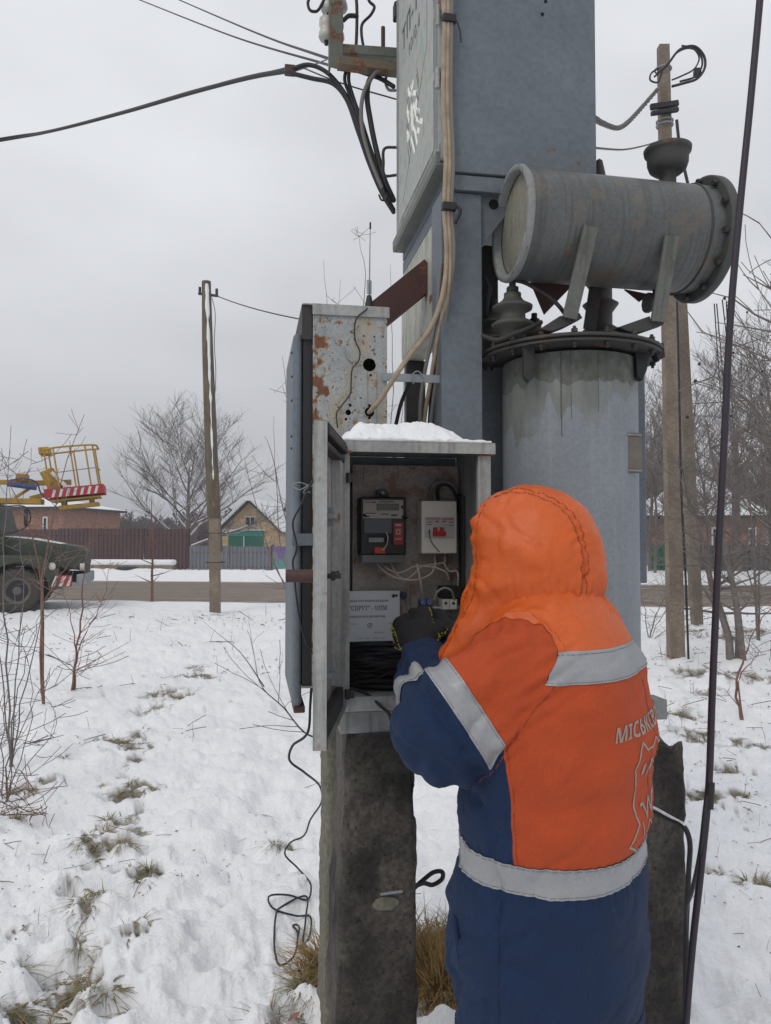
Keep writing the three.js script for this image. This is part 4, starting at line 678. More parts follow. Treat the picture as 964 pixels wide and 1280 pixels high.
// ---- the old rusty cabinet beside it
{
  const W = 2.2, a = sp(391, 500, W).x, b = sp(484, 500, W).x, y1 = sp(437, 384, W).y, y0 = DECK + 0.004, D2 = 2.68, o = thing('rusty_cabinet', 'old grey cabinet with rust-flaked perforated side', 'cabinet', V((a + b) / 2, y0, -2.42), S);
  const s = new THREE.Shape([[a, y0], [b, y0], [b, y1], [a, y1]].map(([x, y]) => new THREE.Vector2(x, y)));
  const hole = (px, py, r) => { const p = sp(px, py, W), h = new THREE.Path(); h.absarc(p.x, p.y, r * W / FOCAL, 0, 7, true); s.holes.push(h); };
  [[462, 456, 8.4], [462, 515, 6.2], [435.5, 515.5, 3.6], [438, 506.5, 1.9], [432.5, 524, 1.8], [463.5, 469, 1.7], [439, 415, 1.2], [455, 420, 1.3], [443.5, 424, 1.5], [468, 421, 1.2], [434, 431, 1], [462, 507, 2.0], [462, 522, 2]].forEach((h) => hole(...h));
  const g = clean(new THREE.ExtrudeGeometry(s, { depth: 0.003, bevelEnabled: false, curveSegments: 20 })); g.translate(0, 0, -W - 0.003);
  const p = g.attributes.position, uv = g.attributes.uv; for (let i = 0; i < p.count; i++) uv.setXY(i, (p.getX(i) - a) / (b - a), (p.getY(i) - y0) / (y1 - y0));
  const K = (b - a), Hh = y1 - y0;
  const map = tex(256, 1024, (u, v) => {
    const x = u * K, y = v * Hh, n = fbm(x * 30, y * 30, 5, 0, 501), f = fbm(x * 260, y * 260, 3, 0, 502), l = fbm(x * 14, y * 5, 4, 0, 503);
    let c = mixc([132, 137, 139], [170, 172, 169], n * 0.6 + l * 0.4).map((q) => q * (0.9 + 0.2 * f));
    c = mixc(c, [160, 142, 112], sst(0.5, 0.72, l) * 0.4);
    const bias = 0.3 * Math.exp(-(((u - 0.1) / 0.1) ** 2)) - 0.06 + 0.07 * Math.exp(-(((u - 0.3) / 0.14) ** 2));
    const r = fbm(x * 48, y * 34, 5, 0, 504) + bias, rim = sst(0.65, 0.69, r), core = sst(0.7, 0.77, r);
    c = mixc(c, [142, 112, 80], rim * 0.75); c = mixc(c, [88 + 44 * f, 58 + 24 * f, 42 + 12 * f], core);
    const crk = Math.abs(fbm(x * 34 + 5, y * 34, 4, 0, 505) - 0.5); if (crk < 0.006 && u < 0.5) c = [44, 38, 34];
    const sp2 = fbm(x * 120, y * 120, 2, 0, 506); if (sp2 > 0.8) c = mixc(c, [92, 60, 48], 0.8);
    if (Math.abs(u - 0.735) < 0.012 && v > 0.45 && v < 0.83) c = mixc(c, [118, 116, 112], 0.5); if (Math.abs(u - 0.86) < 0.012 && v > 0.5 && v < 0.83) c = mixc(c, [118, 116, 112], 0.5);
    return c;
  });
  const bump = tex(192, 768, (u, v) => { const x = u * K, y = v * Hh, bias = 0.3 * Math.exp(-(((u - 0.1) / 0.1) ** 2)) - 0.06 + 0.07 * Math.exp(-(((u - 0.3) / 0.14) ** 2)), r = fbm(x * 48, y * 34, 5, 0, 504) + bias; return 200 - 120 * sst(0.62, 0.66, r) + 60 * (fbm(x * 150, y * 150, 3, 0, 507) - 0.5); }, 0, false);
  obj('side_panel', g, std({ map, bumpMap: bump, bumpScale: 0.0025, roughness: 0.75 }), o, { uv: true, label: 'rust-flaked side panel with drilled holes' });
  obj('roof', [box(a - 0.002, b + 0.006, y1 - 0.028, y1 + 0.004, -W + 0.008, -W + 0.004, 0.001), box(a - 0.03, b + 0.006, y1 + 0.001, y1 + 0.004, -W + 0.004, -D2)], M.boxPaint, o);
  obj('roof_edge', box(a - 0.032, a - 0.003, y1 - 0.1, y1 + 0.003, -W - 0.003, -D2), M.darkSteel, o);
  obj('side_panel', box(b - 0.003, b, y0, y1 - 0.002, -W - 0.004, -D2), M.greyWarm, o); obj('back_panel', box(a, b - 0.004, y0, y1 - 0.002, -D2, -D2 - 0.003), M.greyWarm, o);
  const c0 = sp(378.5, 600, W + 0.02).x; obj('door_frame', box(c0, a - 0.001, y0, sp(380, 392, W).y - 0.03, -W - 0.012, -D2), M.black, o);  // black plate closing the gap between door and side panel
  const d0 = sp(366, 600, W + 0.02).x, dY1 = sp(372, 416, W + 0.02).y, dY0 = sp(372, 884, W + 0.02).y;
  const door = obj('door', box(d0, c0 - 0.001, dY0, dY1, -W - 0.02, -D2, 0.013), M.blueGrey, o);
  obj('door_strap', box(d0 - 0.002, a + 0.005, sp(380, 682, W).y, sp(380, 667, W).y, -W + 0.004, -W - 0.008, 0.001), M.blueGrey, door);
  obj('edge_bolt', [440, 470, 500, 545, 560].map((y) => new THREE.SphereGeometry(0.004, 8, 6).translate(d0 - 0.001, sp(366, y, W + 0.05).y, -W - 0.06)), M.darkSteel, door, { kind: 'stuff' });
  obj('rusty_foot', box(d0 + 0.006, c0 + 0.01, dY0 - 0.02, dY0 + 0.001, -W - 0.03, -W - 0.2, 0.004), M.brownSteel, o);
  obj('foot_beam', box(a - 0.03, b, DECK - 0.001, DECK + 0.003, -W, -D2), M.greyWarm, o);
  // binding wire at the door edge
  solo('binding_wire', [tube(C([[366, 606, 2.2], [374, 603, 2.18], [384, 606, 2.18], [390, 608, 2.18]]), 0.0016, 24, 5), tube(C([[367, 609, 2.2], [376, 612, 2.18], [386, 606, 2.175], [379, 616, 2.18], [388, 615, 2.18]]), 0.0016, 30, 5), tube(C([[372, 612, 2.19], [366, 608, 2.2], [372, 604, 2.19]]), 0.0016, 20, 5)], M.zinc, 'twist of tying wire around the rusty cabinet door edge', 'wire', sp(388, 615, 2.18), { station: true });
  const st = { station: true };
  cable('hanging_wire', [[397, 592, 1.9], [388, 606, 1.95], [376, 632, 2.05], [366, 655, 2.12], [371, 685, 2.12], [366, 702, 2.12], [367, 712, 2.12], [374, 770, 2.14], [382, 800, 2.15], [390, 815, 2.16]], 0.0028, blackCable, 'thin black cord hanging down the rusty cabinet door');
  // whip antenna with coil foot, and its lead
  const ab = sp(461.5, 384, 2.24), at1 = sp(463, 278, 2.24), an = thing('whip_antenna', 'thin whip antenna standing on the rusty cabinet roof', 'antenna', ab, S);
  obj('whip', taper([ab, ab.clone().lerp(at1, 0.5), at1], [0.0026, 0.002, 0.0012], 6), M.zinc, an);
  obj('whip_tip', cyl(at1.clone().add(V(0, -0.02, 0)), at1, 0.003, 0.0025, 8), M.black, an);
  const hel = []; for (let i = 0; i <= 60; i++) hel.push(V(ab.x + 0.0065 * Math.cos(i * 0.7), ab.y + 0.04 + i * 0.0007, ab.z + 0.0065 * Math.sin(i * 0.7))); obj('coil', tube(hel, 0.0016, 150, 5), M.zinc, an);
  obj('magnet_foot', cyl(V(ab.x, ab.y, ab.z), V(ab.x, ab.y + 0.035, ab.z), 0.014, 0.007, 16), M.black, an);
  cable('antenna_lead', [[461, 383, 2.2], [458, 387, 2.19], [446, 398, 2.188], [443, 415, 2.188], [445, 428, 2.188], [450, 440, 2.188], [448, 452, 2.188], [441, 460, 2.188], [439, 478, 2.188], [438, 492, 2.188], [428, 506, 2.188], [421, 516, 2.188], [422, 534, 2.188]], 0.0022, blackCable, 'thin antenna lead snaking down the rusty side panel');
  cable('wire_end', [[452, 456, 2.19], [445, 458, 2.186], [437, 452, 2.187], [432, 443, 2.188], [432, 436, 2.19]], 0.0014, greyCable, 'short grey cord end poking from the large hole');
}
// ---- switchgear cabinet on its column
const CAB = { u0: sp(565, 150, 2.15).x, u1: sp(745, 100, 2.15).x, y0: sp(600, 217, 2.15).y, y1: 3.95 };
{
  const { u0, u1, y0, y1 } = CAB, zf = -2.15, zb = -2.9, o = thing('switchgear_cabinet', 'tall grey substation switchgear cabinet on a steel column', 'cabinet', V((u0 + u1) / 2, DECK, -2.5), S);
  obj('housing', box(u0, u1, y0, y1, zf, zb, 0.004), M.grey, o);
  obj('roof', box(u0 - 0.08, u1 + 0.05, y1 + 0.001, y1 + 0.02, zf + 0.06, zb - 0.06), M.grey, o);
  const yb = sp(600, 240, 2.16).y; obj('base_frame', box(u0 + 0.001, u1 - 0.05, yb, y0 - 0.005, zf - 0.006, zb, 0.002), M.grey, o);
  const cu0 = sp(552, 430, 2.17).x, cu1 = sp(603, 430, 2.17).x; obj('column', box(cu0, cu1, DECK + 0.002, yb - 0.002, -2.17, -2.29, 0.003), M.grey, o);
  const gp = [[cu1 + 0.002, yb - 0.002], [cu1 + 0.12, yb - 0.002], [cu1 + 0.002, sp(605, 308, 2.18).y]]; const gus = extr(gp, 0.006); gus.translate(0, 0, -2.19); const gs = obj('gusset', gus, M.grey, o);
  const hp = sp(617.5, 255, 2.18); obj('gusset_hole', new THREE.CylinderGeometry(0.015, 0.015, 0.006, 24).rotateX(Math.PI / 2).translate(hp.x, hp.y, -2.1835), M.hole, gs);
  for (const [px, py] of [[682, 2], [678, 18]]) obj('vent_hole', new THREE.CylinderGeometry(0.005, 0.005, 0.004, 12).rotateX(Math.PI / 2).translate(sp(px, py, 2.15).x, sp(px, py, 2.15).y, zf + 0.0005), M.hole, o);
  // side door with stencilled number, seen steeply from below
  const du = sp(552, 195, 2.15).x, dy0 = sp(552, 197, 2.15).y, cv = document.createElement('canvas'); cv.width = 512; cv.height = 1024; const x = cv.getContext('2d');
  x.fillStyle = '#a6aaa6'; x.fillRect(0, 0, 512, 1024); for (let i = 0; i < 1400; i++) { x.fillStyle = `rgba(${90 + rnd() * 90},${90 + rnd() * 90},${88 + rnd() * 80},0.16)`; x.fillRect(rnd() * 512, rnd() * 1024, 2 + rnd() * 22, 2 + rnd() * 40); }
  x.fillStyle = '#3b3e40'; x.font = 'bold 118px sans-serif'; x.textAlign = 'center'; x.fillText('ТП-146', 250, 430, 400); x.font = 'bold 60px sans-serif'; x.fillText('10/0,4', 250, 515, 240);
  x.strokeStyle = '#3b3e40'; x.lineWidth = 6; x.beginPath(); x.moveTo(70, 980); x.lineTo(430, 640); x.lineTo(430, 180); x.stroke();
  x.strokeStyle = '#f0f0ea'; x.lineWidth = 16; for (let i = 0; i < 16; i++) { const a = 130 + rnd() * 200, b = 610 + rnd() * 250; x.beginPath(); x.moveTo(a, b); x.lineTo(a + 20 + rnd() * 40, b + 20 + rnd() * 70); x.stroke(); } x.fillStyle = '#e8e8e0'; for (let i = 0; i < 9; i++) { x.beginPath(); x.arc(130 + rnd() * 200, 620 + rnd() * 220, 8 + rnd() * 16, 0, 7); x.fill(); }
  x.strokeStyle = '#2e3032'; x.lineWidth = 5; for (let i = 0; i < 14; i++) { const a = 130 + rnd() * 200, b = 610 + rnd() * 250; x.beginPath(); x.moveTo(a, b); x.lineTo(a + 30, b + 40 + rnd() * 40); x.stroke(); }
  const t = new THREE.CanvasTexture(cv); t.colorSpace = THREE.SRGBColorSpace;
  const door = obj('side_door', box(du, u0 - 0.006, dy0, 3.88, zf - 0.012, -2.87, 0.012), M.greyWarm, o);
  const pl = new THREE.PlaneGeometry(0.56, 1.06); pl.rotateY(-Math.PI / 2); pl.translate(du - 0.0015, dy0 + 0.6, -2.52); obj('stencilled_panel', pl, std({ map: t, roughness: 0.7 }), door, { uv: true });
  obj('drip_lip', [box(du - 0.012, du + 0.004, dy0 - 0.004, dy0 + 0.03, zf - 0.02, -2.88, 0.003), box(du - 0.01, u0, dy0 - 0.012, dy0 - 0.005, zf - 0.02, -2.88)], paint([112, 116, 110], { s: 541, m: 0.5 }), door);
  for (const py of [98, 20]) { const h = sp(549, py, 2.14); obj('hinge', [cyl(V(h.x - 0.004, h.y - 0.03, h.z), V(h.x - 0.004, h.y + 0.03, h.z), 0.008, 0.008, 10), box(h.x - 0.014, h.x + 0.012, h.y - 0.006, h.y + 0.024, h.z - 0.004, h.z - 0.012)], M.boxPaint, door); }
  const hd = sp(487, 190, 2.9); obj('door_handle', tube([V(du, hd.y, -2.86), V(du - 0.045, hd.y - 0.004, -2.87), V(du - 0.05, hd.y - 0.06, -2.87), V(du - 0.045, hd.y - 0.11, -2.87), V(du, hd.y - 0.11, -2.86)], 0.006, 30, 6), M.darkSteel, door);
  obj('door_stop', box(sp(497, 8, 2.9).x - 0.02, sp(505, 8, 2.9).x, sp(500, 30, 2.9).y, sp(500, 10, 2.9).y, -2.86, -2.9, 0.006), M.black, o);
  // lower instrument housing
  const ly0 = sp(546, 397, 2.27).y; obj('lower_housing', box(u0 - 0.008, cu1 - 0.015, ly0, yb - 0.006, -2.3, -2.9, 0.02), M.oldWhite, o);
  const rc0 = sp(508, 500, 2.84).x; obj('rear_post', box(rc0, rc0 + 0.075, DECK + 0.002, ly0 - 0.001, -2.84, -2.88), M.darkSteel, o);
}
{ // brown brace from the housing out over the rusty cabinet
  const a = sp(541, 338, 2.44), b = sp(430, 428, 2.44), o = thing('steel_brace', 'rust brown channel steel brace sloping above the rusty cabinet', 'brace', b, S), d = b.clone().sub(a).normalize(), n = V(-d.y, d.x, 0).multiplyScalar(-1);
  const mk = (o0, o1, z0, z1) => { const m = a.clone().add(b).multiplyScalar(0.5), g = new THREE.BoxGeometry(a.distanceTo(b), Math.abs(o1 - o0), Math.abs(z1 - z0)); g.translate(0, (o0 + o1) / 2, (z0 + z1) / 2); g.rotateZ(Math.atan2(b.y - a.y, b.x - a.x) + Math.PI); g.translate(m.x, m.y, a.z); return g; };
  obj('web', mk(-0.045, 0.045, 0, 0.006), M.brownSteel, o); obj('flange', mk(0.039, 0.045, -0.045, -0.0005), M.brownSteel, o); obj('flange', mk(-0.045, -0.039, -0.045, -0.0005), M.brownSteel, o);
  const tie = thing('tie_bar', 'galvanised flat bar joining the column to the rusty cabinet', 'bar', sp(520, 472, 2.21), S); obj('strip', rect(478, 556, 467.5, 477.5, 2.192, 2.197, 0.001), M.zinc, tie);
  obj('wire_twist', tube(C([[517, 480, 2.19], [516, 468, 2.185], [522, 464, 2.185], [530, 472, 2.185], [532, 484, 2.19]]), 0.002, 30, 5), M.zinc, tie);
}
{ // cables clipped along the cabinet's edge
  const G = 'tan cables clipped to the switchgear cabinet edge';
  const run = (dx, r, mat, tail, label) => cable('riser_cable', [[556 + dx, -60, 2.12], [557 + dx, 25, 2.12], [556 + dx, 120, 2.125], [559 + dx, 200, 2.125], [557 + dx, 260, 2.125], [560 + dx, 320, 2.13], ...tail], r, mat, label, G, 120);
  run(-1.5, 0.0072, tan, [[553, 370, 2.13], [538, 410, 2.13], [510, 447, 2.14], [488, 480, 2.15], [475, 500, 2.165], [463, 514, 2.19], [461, 516, 2.25]], 'tan cable branching off into the rusty cabinet hole');
  run(3, 0.0068, tan, [[560, 365, 2.14], [548, 420, 2.2], [538, 480, 2.25], [530, 530, 2.28], [530, 640, 2.3], [530, 860, 2.3]], 'tan cable dropping straight behind the snow-capped cabinet');
  run(7.5, 0.0068, greyCable, [[561, 370, 2.15], [553, 430, 2.2], [545, 480, 2.24], [538, 540, 2.28], [540, 640, 2.3], [540, 860, 2.3]], 'grey riser cable nearest the steel column');
  cable('riser_cable', [[552, 330, 2.16], [545, 400, 2.2], [532, 460, 2.24], [526, 500, 2.26], [525, 540, 2.28], [524, 860, 2.3]], 0.006, greyCable, 'grey cable behind the tan risers', G);
  cable('riser_cable', [[556, 350, 2.16], [551, 420, 2.2], [547, 470, 2.24], [549, 530, 2.26], [548, 640, 2.3], [548, 860, 2.3]], 0.006, tan, 'tan cable ending beside the column foot', G);
  cable('riser_cable', [[551, 380, 2.2], [549, 440, 2.24], [541, 480, 2.26], [536, 540, 2.3], [535, 860, 2.3]], 0.005, blackCable, 'black cable among the tan risers', G);
  cable('riser_cable', [[515, 474, 2.3], [503, 500, 2.32], [497, 522, 2.33], [494, 540, 2.34], [494, 700, 2.36]], 0.006, blackCable, 'short black cable dropping behind the snow cap', G);
  for (const [py, n] of [[23, 1], [258, 2]]) {
    const p = sp(562, py, 2.115), o = thing('cable_strap', n === 1 ? 'upper black strap tying the tan cables' : 'lower black strap tying the tan cables above the brace', 'strap', p, S);
    obj('band', box(p.x - 0.022, p.x + 0.02, p.y - 0.012, p.y + 0.012, p.z + 0.008, p.z - 0.014, 0.004), M.black, o);
    obj('tail', n === 1 ? tube([p.clone().add(V(0.018, -0.004, 0.004)), p.clone().add(V(0.028, -0.03, 0.006)), p.clone().add(V(0.034, -0.07, 0.004))], 0.0024, 16, 5) : tube([p.clone().add(V(0.018, 0.002, 0.004)), p.clone().add(V(0.03, -0.014, 0.008)), p.clone().add(V(0.016, -0.05, 0.004))], 0.005, 16, 5), M.black, o);
  }
}
// ---- entry bracket with insulators, and the line wires
{
  const w = 2.94, o = thing('entry_bracket', 'angle steel entry bracket reaching out behind the switchgear cabinet', 'bracket', sp(500, 75, w), S);
  const dk = paint([104, 108, 100], { s: 561, m: 0.5, rust: 0.34, rustC: [92, 74, 58] });
  obj('upright', [box(sp(412, 40, w).x, sp(429, 40, w).x, sp(420, 84, w).y, sp(420, -130, w).y, -w, -w - 0.006), box(sp(412, 40, w).x, sp(412, 40, w).x + 0.006, sp(420, 84, w).y, sp(420, -130, w).y, -w - 0.007, -w - 0.05)], dk, o);
  obj('arm', bar(sp(425, 65, w + 0.03), sp(510, 71, w + 0.03), 0.042, 0.05), dk, o); obj('arm', bar(sp(422, 79, w - 0.03), sp(510, 90, w - 0.03), 0.034, 0.05), paint([108, 96, 78], { s: 571, m: 0.5, rust: 0.42, rustC: [100, 76, 56] }), o);
  const q = sp(479, 34, w + 0.03); obj('pin', cyl(sp(479, 70, w + 0.03), q, 0.0085, 0.0085, 12), M.brownSteel, o);
  const porcelain = flat(0xb4b3ab, 0.3);
  for (const [px, py, k] of [[408, 38, 0], [411, 4, 0], [421, 40, 1], [425, 2, 1]]) {
    const b = sp(px, py + 12, w + 0.06), i = thing('pin_insulator', k ? 'grey porcelain insulator behind the bracket upright' : 'grey porcelain insulator beside the bracket upright', 'insulator', b, { station: true, group: 'insulators on the entry bracket' });
    const g = lathe([[0, -0.004], [0.026, 0], [0.032, 0.012], [0.03, 0.03], [0.026, 0.036], [0.026, 0.05], [0.03, 0.06], [0.028, 0.085], [0.016, 0.094], [0, 0.095]], 24); g.translate(b.x, b.y, b.z); obj('bell', g, porcelain, i); obj('pin', cyl(V(b.x, b.y - 0.02, b.z), V(b.x, b.y, b.z), 0.008, 0.008, 10), M.darkSteel, i);
  }
  cable('jumper_wire', [[388, -5, 2.98], [385, 4, 2.98], [388, 13, 2.98], [396, 14, 2.98], [404, 2, 2.98], [408, -8, 3.0]], 0.006, blackCable, 'black jumper loop hanging by the insulators');
  cable('jumper_wire', [[443, -20, 2.98], [446, 5, 2.98], [446, 40, 2.98], [445, 62, 2.98]], 0.0065, blackCable, 'straight black jumper dropping to the bracket arm');
  cable('jumper_wire', [[455, -20, 2.98], [462, 2, 2.98], [468, 8, 2.98], [464, 18, 2.98], [453, 30, 2.98], [452, 42, 2.98], [455, 62, 2.98]], 0.006, blackCable, 'kinked black jumper dropping to the bracket arm');
  cable('jumper_wire', [[430, 25, 2.96], [436, 20, 2.97], [446, 20, 2.98]], 0.009, M.darkSteel, 'wire lashing between insulator and jumper');
  // insulated line coming in, splitting at a clamp
  const far = toStation(V(-13, 5.6, -10)), mid = sp(0, 176, 7.4), cl = sp(362, 88, 3.05);
  solo('service_cable', tube([far, mid, sp(60, 165, 6.4), sp(150, 142, 5.2), sp(250, 113, 4.1), sp(320, 95, 3.4), cl], 0.0105, 90, 7), blackCable, 'sagging twin service cable coming in from the street', 'cable', cl, S);
  solo('service_cable', tube([far.clone().add(V(0, 0.02, 0)), mid.clone().add(V(0, 0.015, 0.01)), sp(60, 164, 6.4), sp(150, 141, 5.22), sp(250, 112, 4.12), sp(320, 95.5, 3.42), cl.clone().add(V(0, 0.004, 0.006))], 0.009, 90, 6), blackCable, 'second strand of the twin service cable from the street', 'cable', cl, S);
  const k = thing('anchor_clamp', 'brown anchor clamp where the service cable splits', 'clamp', cl, S); obj('body', box(cl.x - 0.02, cl.x + 0.024, cl.y - 0.018, cl.y + 0.018, cl.z - 0.016, cl.z + 0.016, 0.005), flat(0x4a3832, 0.6), k); obj('bail', tube([cl.clone().add(V(0.024, 0, 0)), cl.clone().add(V(0.09, 0.03, 0)), sp(412, 73, 2.94)], 0.003, 20, 5), M.zinc, k);
  const E = 'black strands leading from the clamp to the cabinet';
  cable('cable_strand', [[366, 86, 3.04], [385, 81, 3.02], [405, 88, 3.0], [425, 108, 2.98], [440, 135, 2.97], [455, 175, 2.96], [470, 210, 2.95], [482, 245, 2.94], [492, 262, 2.95]], 0.009, blackCable, 'outermost black strand arching from the clamp', E);
  cable('cable_strand', [[366, 92, 3.04], [390, 98, 3.02], [415, 104, 3.0], [432, 122, 2.98], [448, 165, 2.97], [462, 205, 2.96], [478, 242, 2.95], [492, 265, 2.95]], 0.009, blackCable, 'lower black strand leading from the clamp', E);
  cable('cable_strand', [[433, 86, 2.95], [431, 100, 2.96], [437, 118, 2.97], [446, 140, 2.96], [459, 180, 2.95], [474, 222, 2.95], [488, 255, 2.95]], 0.007, blackCable, 'black strand dropping from the bracket arm', E);
  cable('cable_strand', [[437, 86, 2.95], [436, 100, 2.96], [442, 122, 2.96], [452, 150, 2.96], [465, 190, 2.95], [480, 228, 2.95], [492, 250, 2.95]], 0.007, blackCable, 'second black strand dropping from the bracket arm', E);
  cable('cable_strand', [[488, 80, 2.92], [474, 88, 2.92], [462, 100, 2.93], [459, 120, 2.94], [463, 150, 2.94], [470, 185, 2.94], [481, 225, 2.94], [492, 250, 2.95]], 0.011, blackCable, 'thick black strand bending down under the bracket', E);
  cable('cable_strand', [[484, 80, 2.9], [470, 90, 2.9], [458, 108, 2.92], [452, 130, 2.92], [453, 160, 2.93], [462, 195, 2.94], [478, 235, 2.94], [490, 258, 2.95]], 0.008, greyCable, 'grey strand bending down under the bracket', E);
  cable('cable_strand', [[440, 86, 2.98], [455, 91, 2.96], [475, 98, 2.94], [492, 108, 2.92]], 0.009, blackCable, 'short black strand running along the lower arm', E);
  cable('cable_strand', [[484, 92, 2.94], [482, 102, 2.94], [486, 112, 2.93], [494, 113, 2.92]], 0.006, greyCable, 'short grey strand curling into the door gap', E);
  cable('hook_wire', [[474, 244, 2.9], [477, 250, 2.9], [482, 250, 2.9], [483, 244, 2.9], [486, 258, 2.92]], 0.004, M.darkSteel, 'small hooked wire end beside the cabinet door');
  for (const [list, r, lab] of [[[[170, -2, 9], [290, 45, 6], [400, 78, 3.6], [420, 84, 3.0]], 0.006, 'upper thin line wire slanting to the bracket'], [[[215, -4, 9], [330, 45, 5], [410, 73, 3.05]], 0.006, 'line wire slanting to the bracket upright'], [[[372, 82, 3.4], [430, 105, 3.1], [495, 124, 2.92]], 0.003, 'hair-thin wire running to the cabinet door']]) cable('line_wire', list, r, blackCable, lab);
}

// ---- the transformer
{
  const tc = toStation(at(712, 600, 2.35)), R = 0.205, LY = EYE + 0.554, tb = DECK + 0.07, o = thing('transformer', 'grey oil transformer with conservator drum on the steel deck', 'transformer', V(tc.x, DECK, tc.z), S);
  const thc = Math.atan2(-tc.x, -tc.z), TW = LY - tb;
  const prof = [[-1, 90], [-0.9, 100], [-0.62, 108], [-0.42, 92], [-0.28, 50], [-0.12, 80], [0.05, 60], [0.2, 82], [0.42, 92], [0.6, 52], [0.8, 62], [1, 40]];
  const dep = (s) => { for (let i = 1; i < prof.length; i++) if (s <= prof[i][0]) { const [a, x] = prof[i - 1], [b, y] = prof[i]; return mix(x, y, (s - a) / (b - a)); } return 40; };
  const map = tex(1024, 768, (u, v) => {
    const th = u * 2 * Math.PI - thc, s = Math.sin(th), y = (1 - v) * TW, x = u * 2 * Math.PI * R, n = fbm(x * 14, y * 10, 5, 0, 601), f = fbm(x * 150, y * 150, 3, 0, 602), dr = fbm(x * 60, y * 3, 4, 0, 603);
    let c = mixc([121, 128, 135], [135, 141, 147], n).map((q) => q * (0.93 + 0.14 * f)); c = mixc(c, [148, 150, 148], sst(0.6, 0.75, dr) * 0.25);
    const D = dep(Math.cos(th) > 0 ? s : -s) * 0.0023 * (0.75 + 0.5 * fbm(x * 15, y * 6, 4, 0, 604)), e = y - D + 0.05 * (fbm(x * 30, y * 22, 4, 0, 605) - 0.5);
    const st = 1 - sst(-0.004, 0.004, e); c = mixc(c, mixc([94, 99, 93], [132, 136, 132], fbm(x * 40, y * 9, 4, 0, 606)), st * (0.35 + 0.6 * sst(0.3, 0.6, fbm(x * 18, y * 14, 4, 0, 609))));
    const rim = Math.exp(-((e / 0.006) ** 2)); c = mixc(c, [108, 108, 100], rim * 0.25);
    if (y < 0.06 + 0.05 * fbm(x * 30, 1, 3, 0, 607)) c = mixc(c, [62, 62, 52], 0.55 * fbm(x * 80, y * 60, 3, 0, 608) + 0.2);
    for (const [q, l, w] of [[0.03, 0.2, 0.005], [-0.1, 0.25, 0.012], [0.4, 0.18, 0.006]]) if (Math.abs(s - q + 0.02 * (dr - 0.5)) < w && y < l && Math.cos(th) > 0) c = mixc(c, [58, 56, 50], 0.6);
    return c;
  });
  const cg = new THREE.CylinderGeometry(R, R, TW - 0.02, 72, 1, false); cg.translate(tc.x, (tb + LY) / 2 - 0.01, tc.z);
  const tank = obj('tank', cg, std({ map, roughness: 0.6 }), o, { uv: true });
  obj('base_ring', lathe([[R - 0.02, 0], [R + 0.015, 0], [R + 0.015, 0.07], [R + 0.002, 0.07]], 48).translate(tc.x, DECK, tc.z), M.grey, o);
  const dark = paint([62, 62, 60], { s: 611, m: 0.4, rust: 0.36, rustC: [76, 60, 48] });
  obj('tank_flange', lathe([[R - 0.01, -0.009], [0.274, -0.009], [0.276, -0.007], [0.276, 0], [0, 0]], 64).translate(tc.x, LY, tc.z), dark, tank);
  const lid = obj('lid', lathe([[0, 0.003], [0.276, 0.003], [0.281, 0.005], [0.281, 0.011], [0.27, 0.016], [0, 0.022]], 64).translate(tc.x, LY, tc.z), dark, o);
  for (let i = 0; i < 18; i++) { const a = i / 18 * 6.283, x = tc.x + Math.sin(a) * 0.262, z = tc.z + Math.cos(a) * 0.262; obj('lid_bolt', [new THREE.CylinderGeometry(0.009, 0.009, 0.01, 6).translate(x, LY + 0.022, z), new THREE.CylinderGeometry(0.009, 0.009, 0.008, 6).translate(x, LY - 0.014, z), new THREE.CylinderGeometry(0.005, 0.005, 0.06, 8).translate(x, LY + 0.004, z)], M.darkSteel, lid); }
  // cooling panels either side
  const ra = sp(603, 600, 2.32).x, rb = sp(633, 600, 2.32).x; obj('cooling_panel', box(ra, rb, DECK + 0.05, sp(618, 456, 2.32).y, -2.32, -2.42, 0.004), M.blueGrey, o);
  const rc = sp(789, 600, 2.3).x, rd = sp(808, 600, 2.3).x; obj('cooling_panel', box(rc, rd, sp(800, 729, 2.3).y, sp(800, 452, 2.3).y, -2.3, -2.46, 0.004), M.blueGrey, o);
  obj('panel_bolt', [608, 616].map((p) => new THREE.SphereGeometry(0.006, 8, 6).translate(sp(p, 460, 2.31).x, sp(p, 460, 2.31).y, -2.318)), M.darkSteel, o, { kind: 'stuff' });
  // lifting hooks
  const shape = (list, w, th) => { const g = extr(list.map(([x, y]) => { const p = sp(x, y, w); return [p.x, p.y]; }), th, 0.002); g.translate(0, 0, -w - th); return g; };
  obj('lifting_hook', shape([[797, 470], [795, 436], [803, 430], [812, 432], [819, 432], [829, 429], [831, 446], [823, 450], [820, 442], [811, 446], [808, 462], [803, 474]], 2.05, 0.025), M.black, o);
  obj('lifting_hook', shape([[652, 428], [668, 428], [667, 470], [661, 477], [656, 470], [656, 440]], 2.05, 0.015), M.darkSteel, o);
  const tm = V(tc.x + 0.916 * R * 0.88 - 0.4 * 0.11, sp(790, 568, 2.08).y, tc.z + 0.4 * R * 0.88 + 0.916 * 0.11), pl = new RoundedBoxGeometry(0.056, 0.118, 0.005, 2, 0.002), lip = [new THREE.BoxGeometry(0.05, 0.004, 0.004), new THREE.BoxGeometry(0.05, 0.004, 0.004)]; lip[0].translate(0, 0.052, 0.004); lip[1].translate(0, -0.052, 0.004);
  const put = (g) => g.rotateY(0.12).translate(tm.x, tm.y, tm.z); obj('rating_plate', put(pl), paint([112, 104, 96], { s: 621, m: 0.12 }), o); obj('plate_bracket', [put(lip[0]), put(lip[1]), box(tm.x - 0.06, tm.x - 0.022, tm.y - 0.03, tm.y + 0.03, tm.z - 0.012, tm.z - 0.05)], M.greyWarm, o);
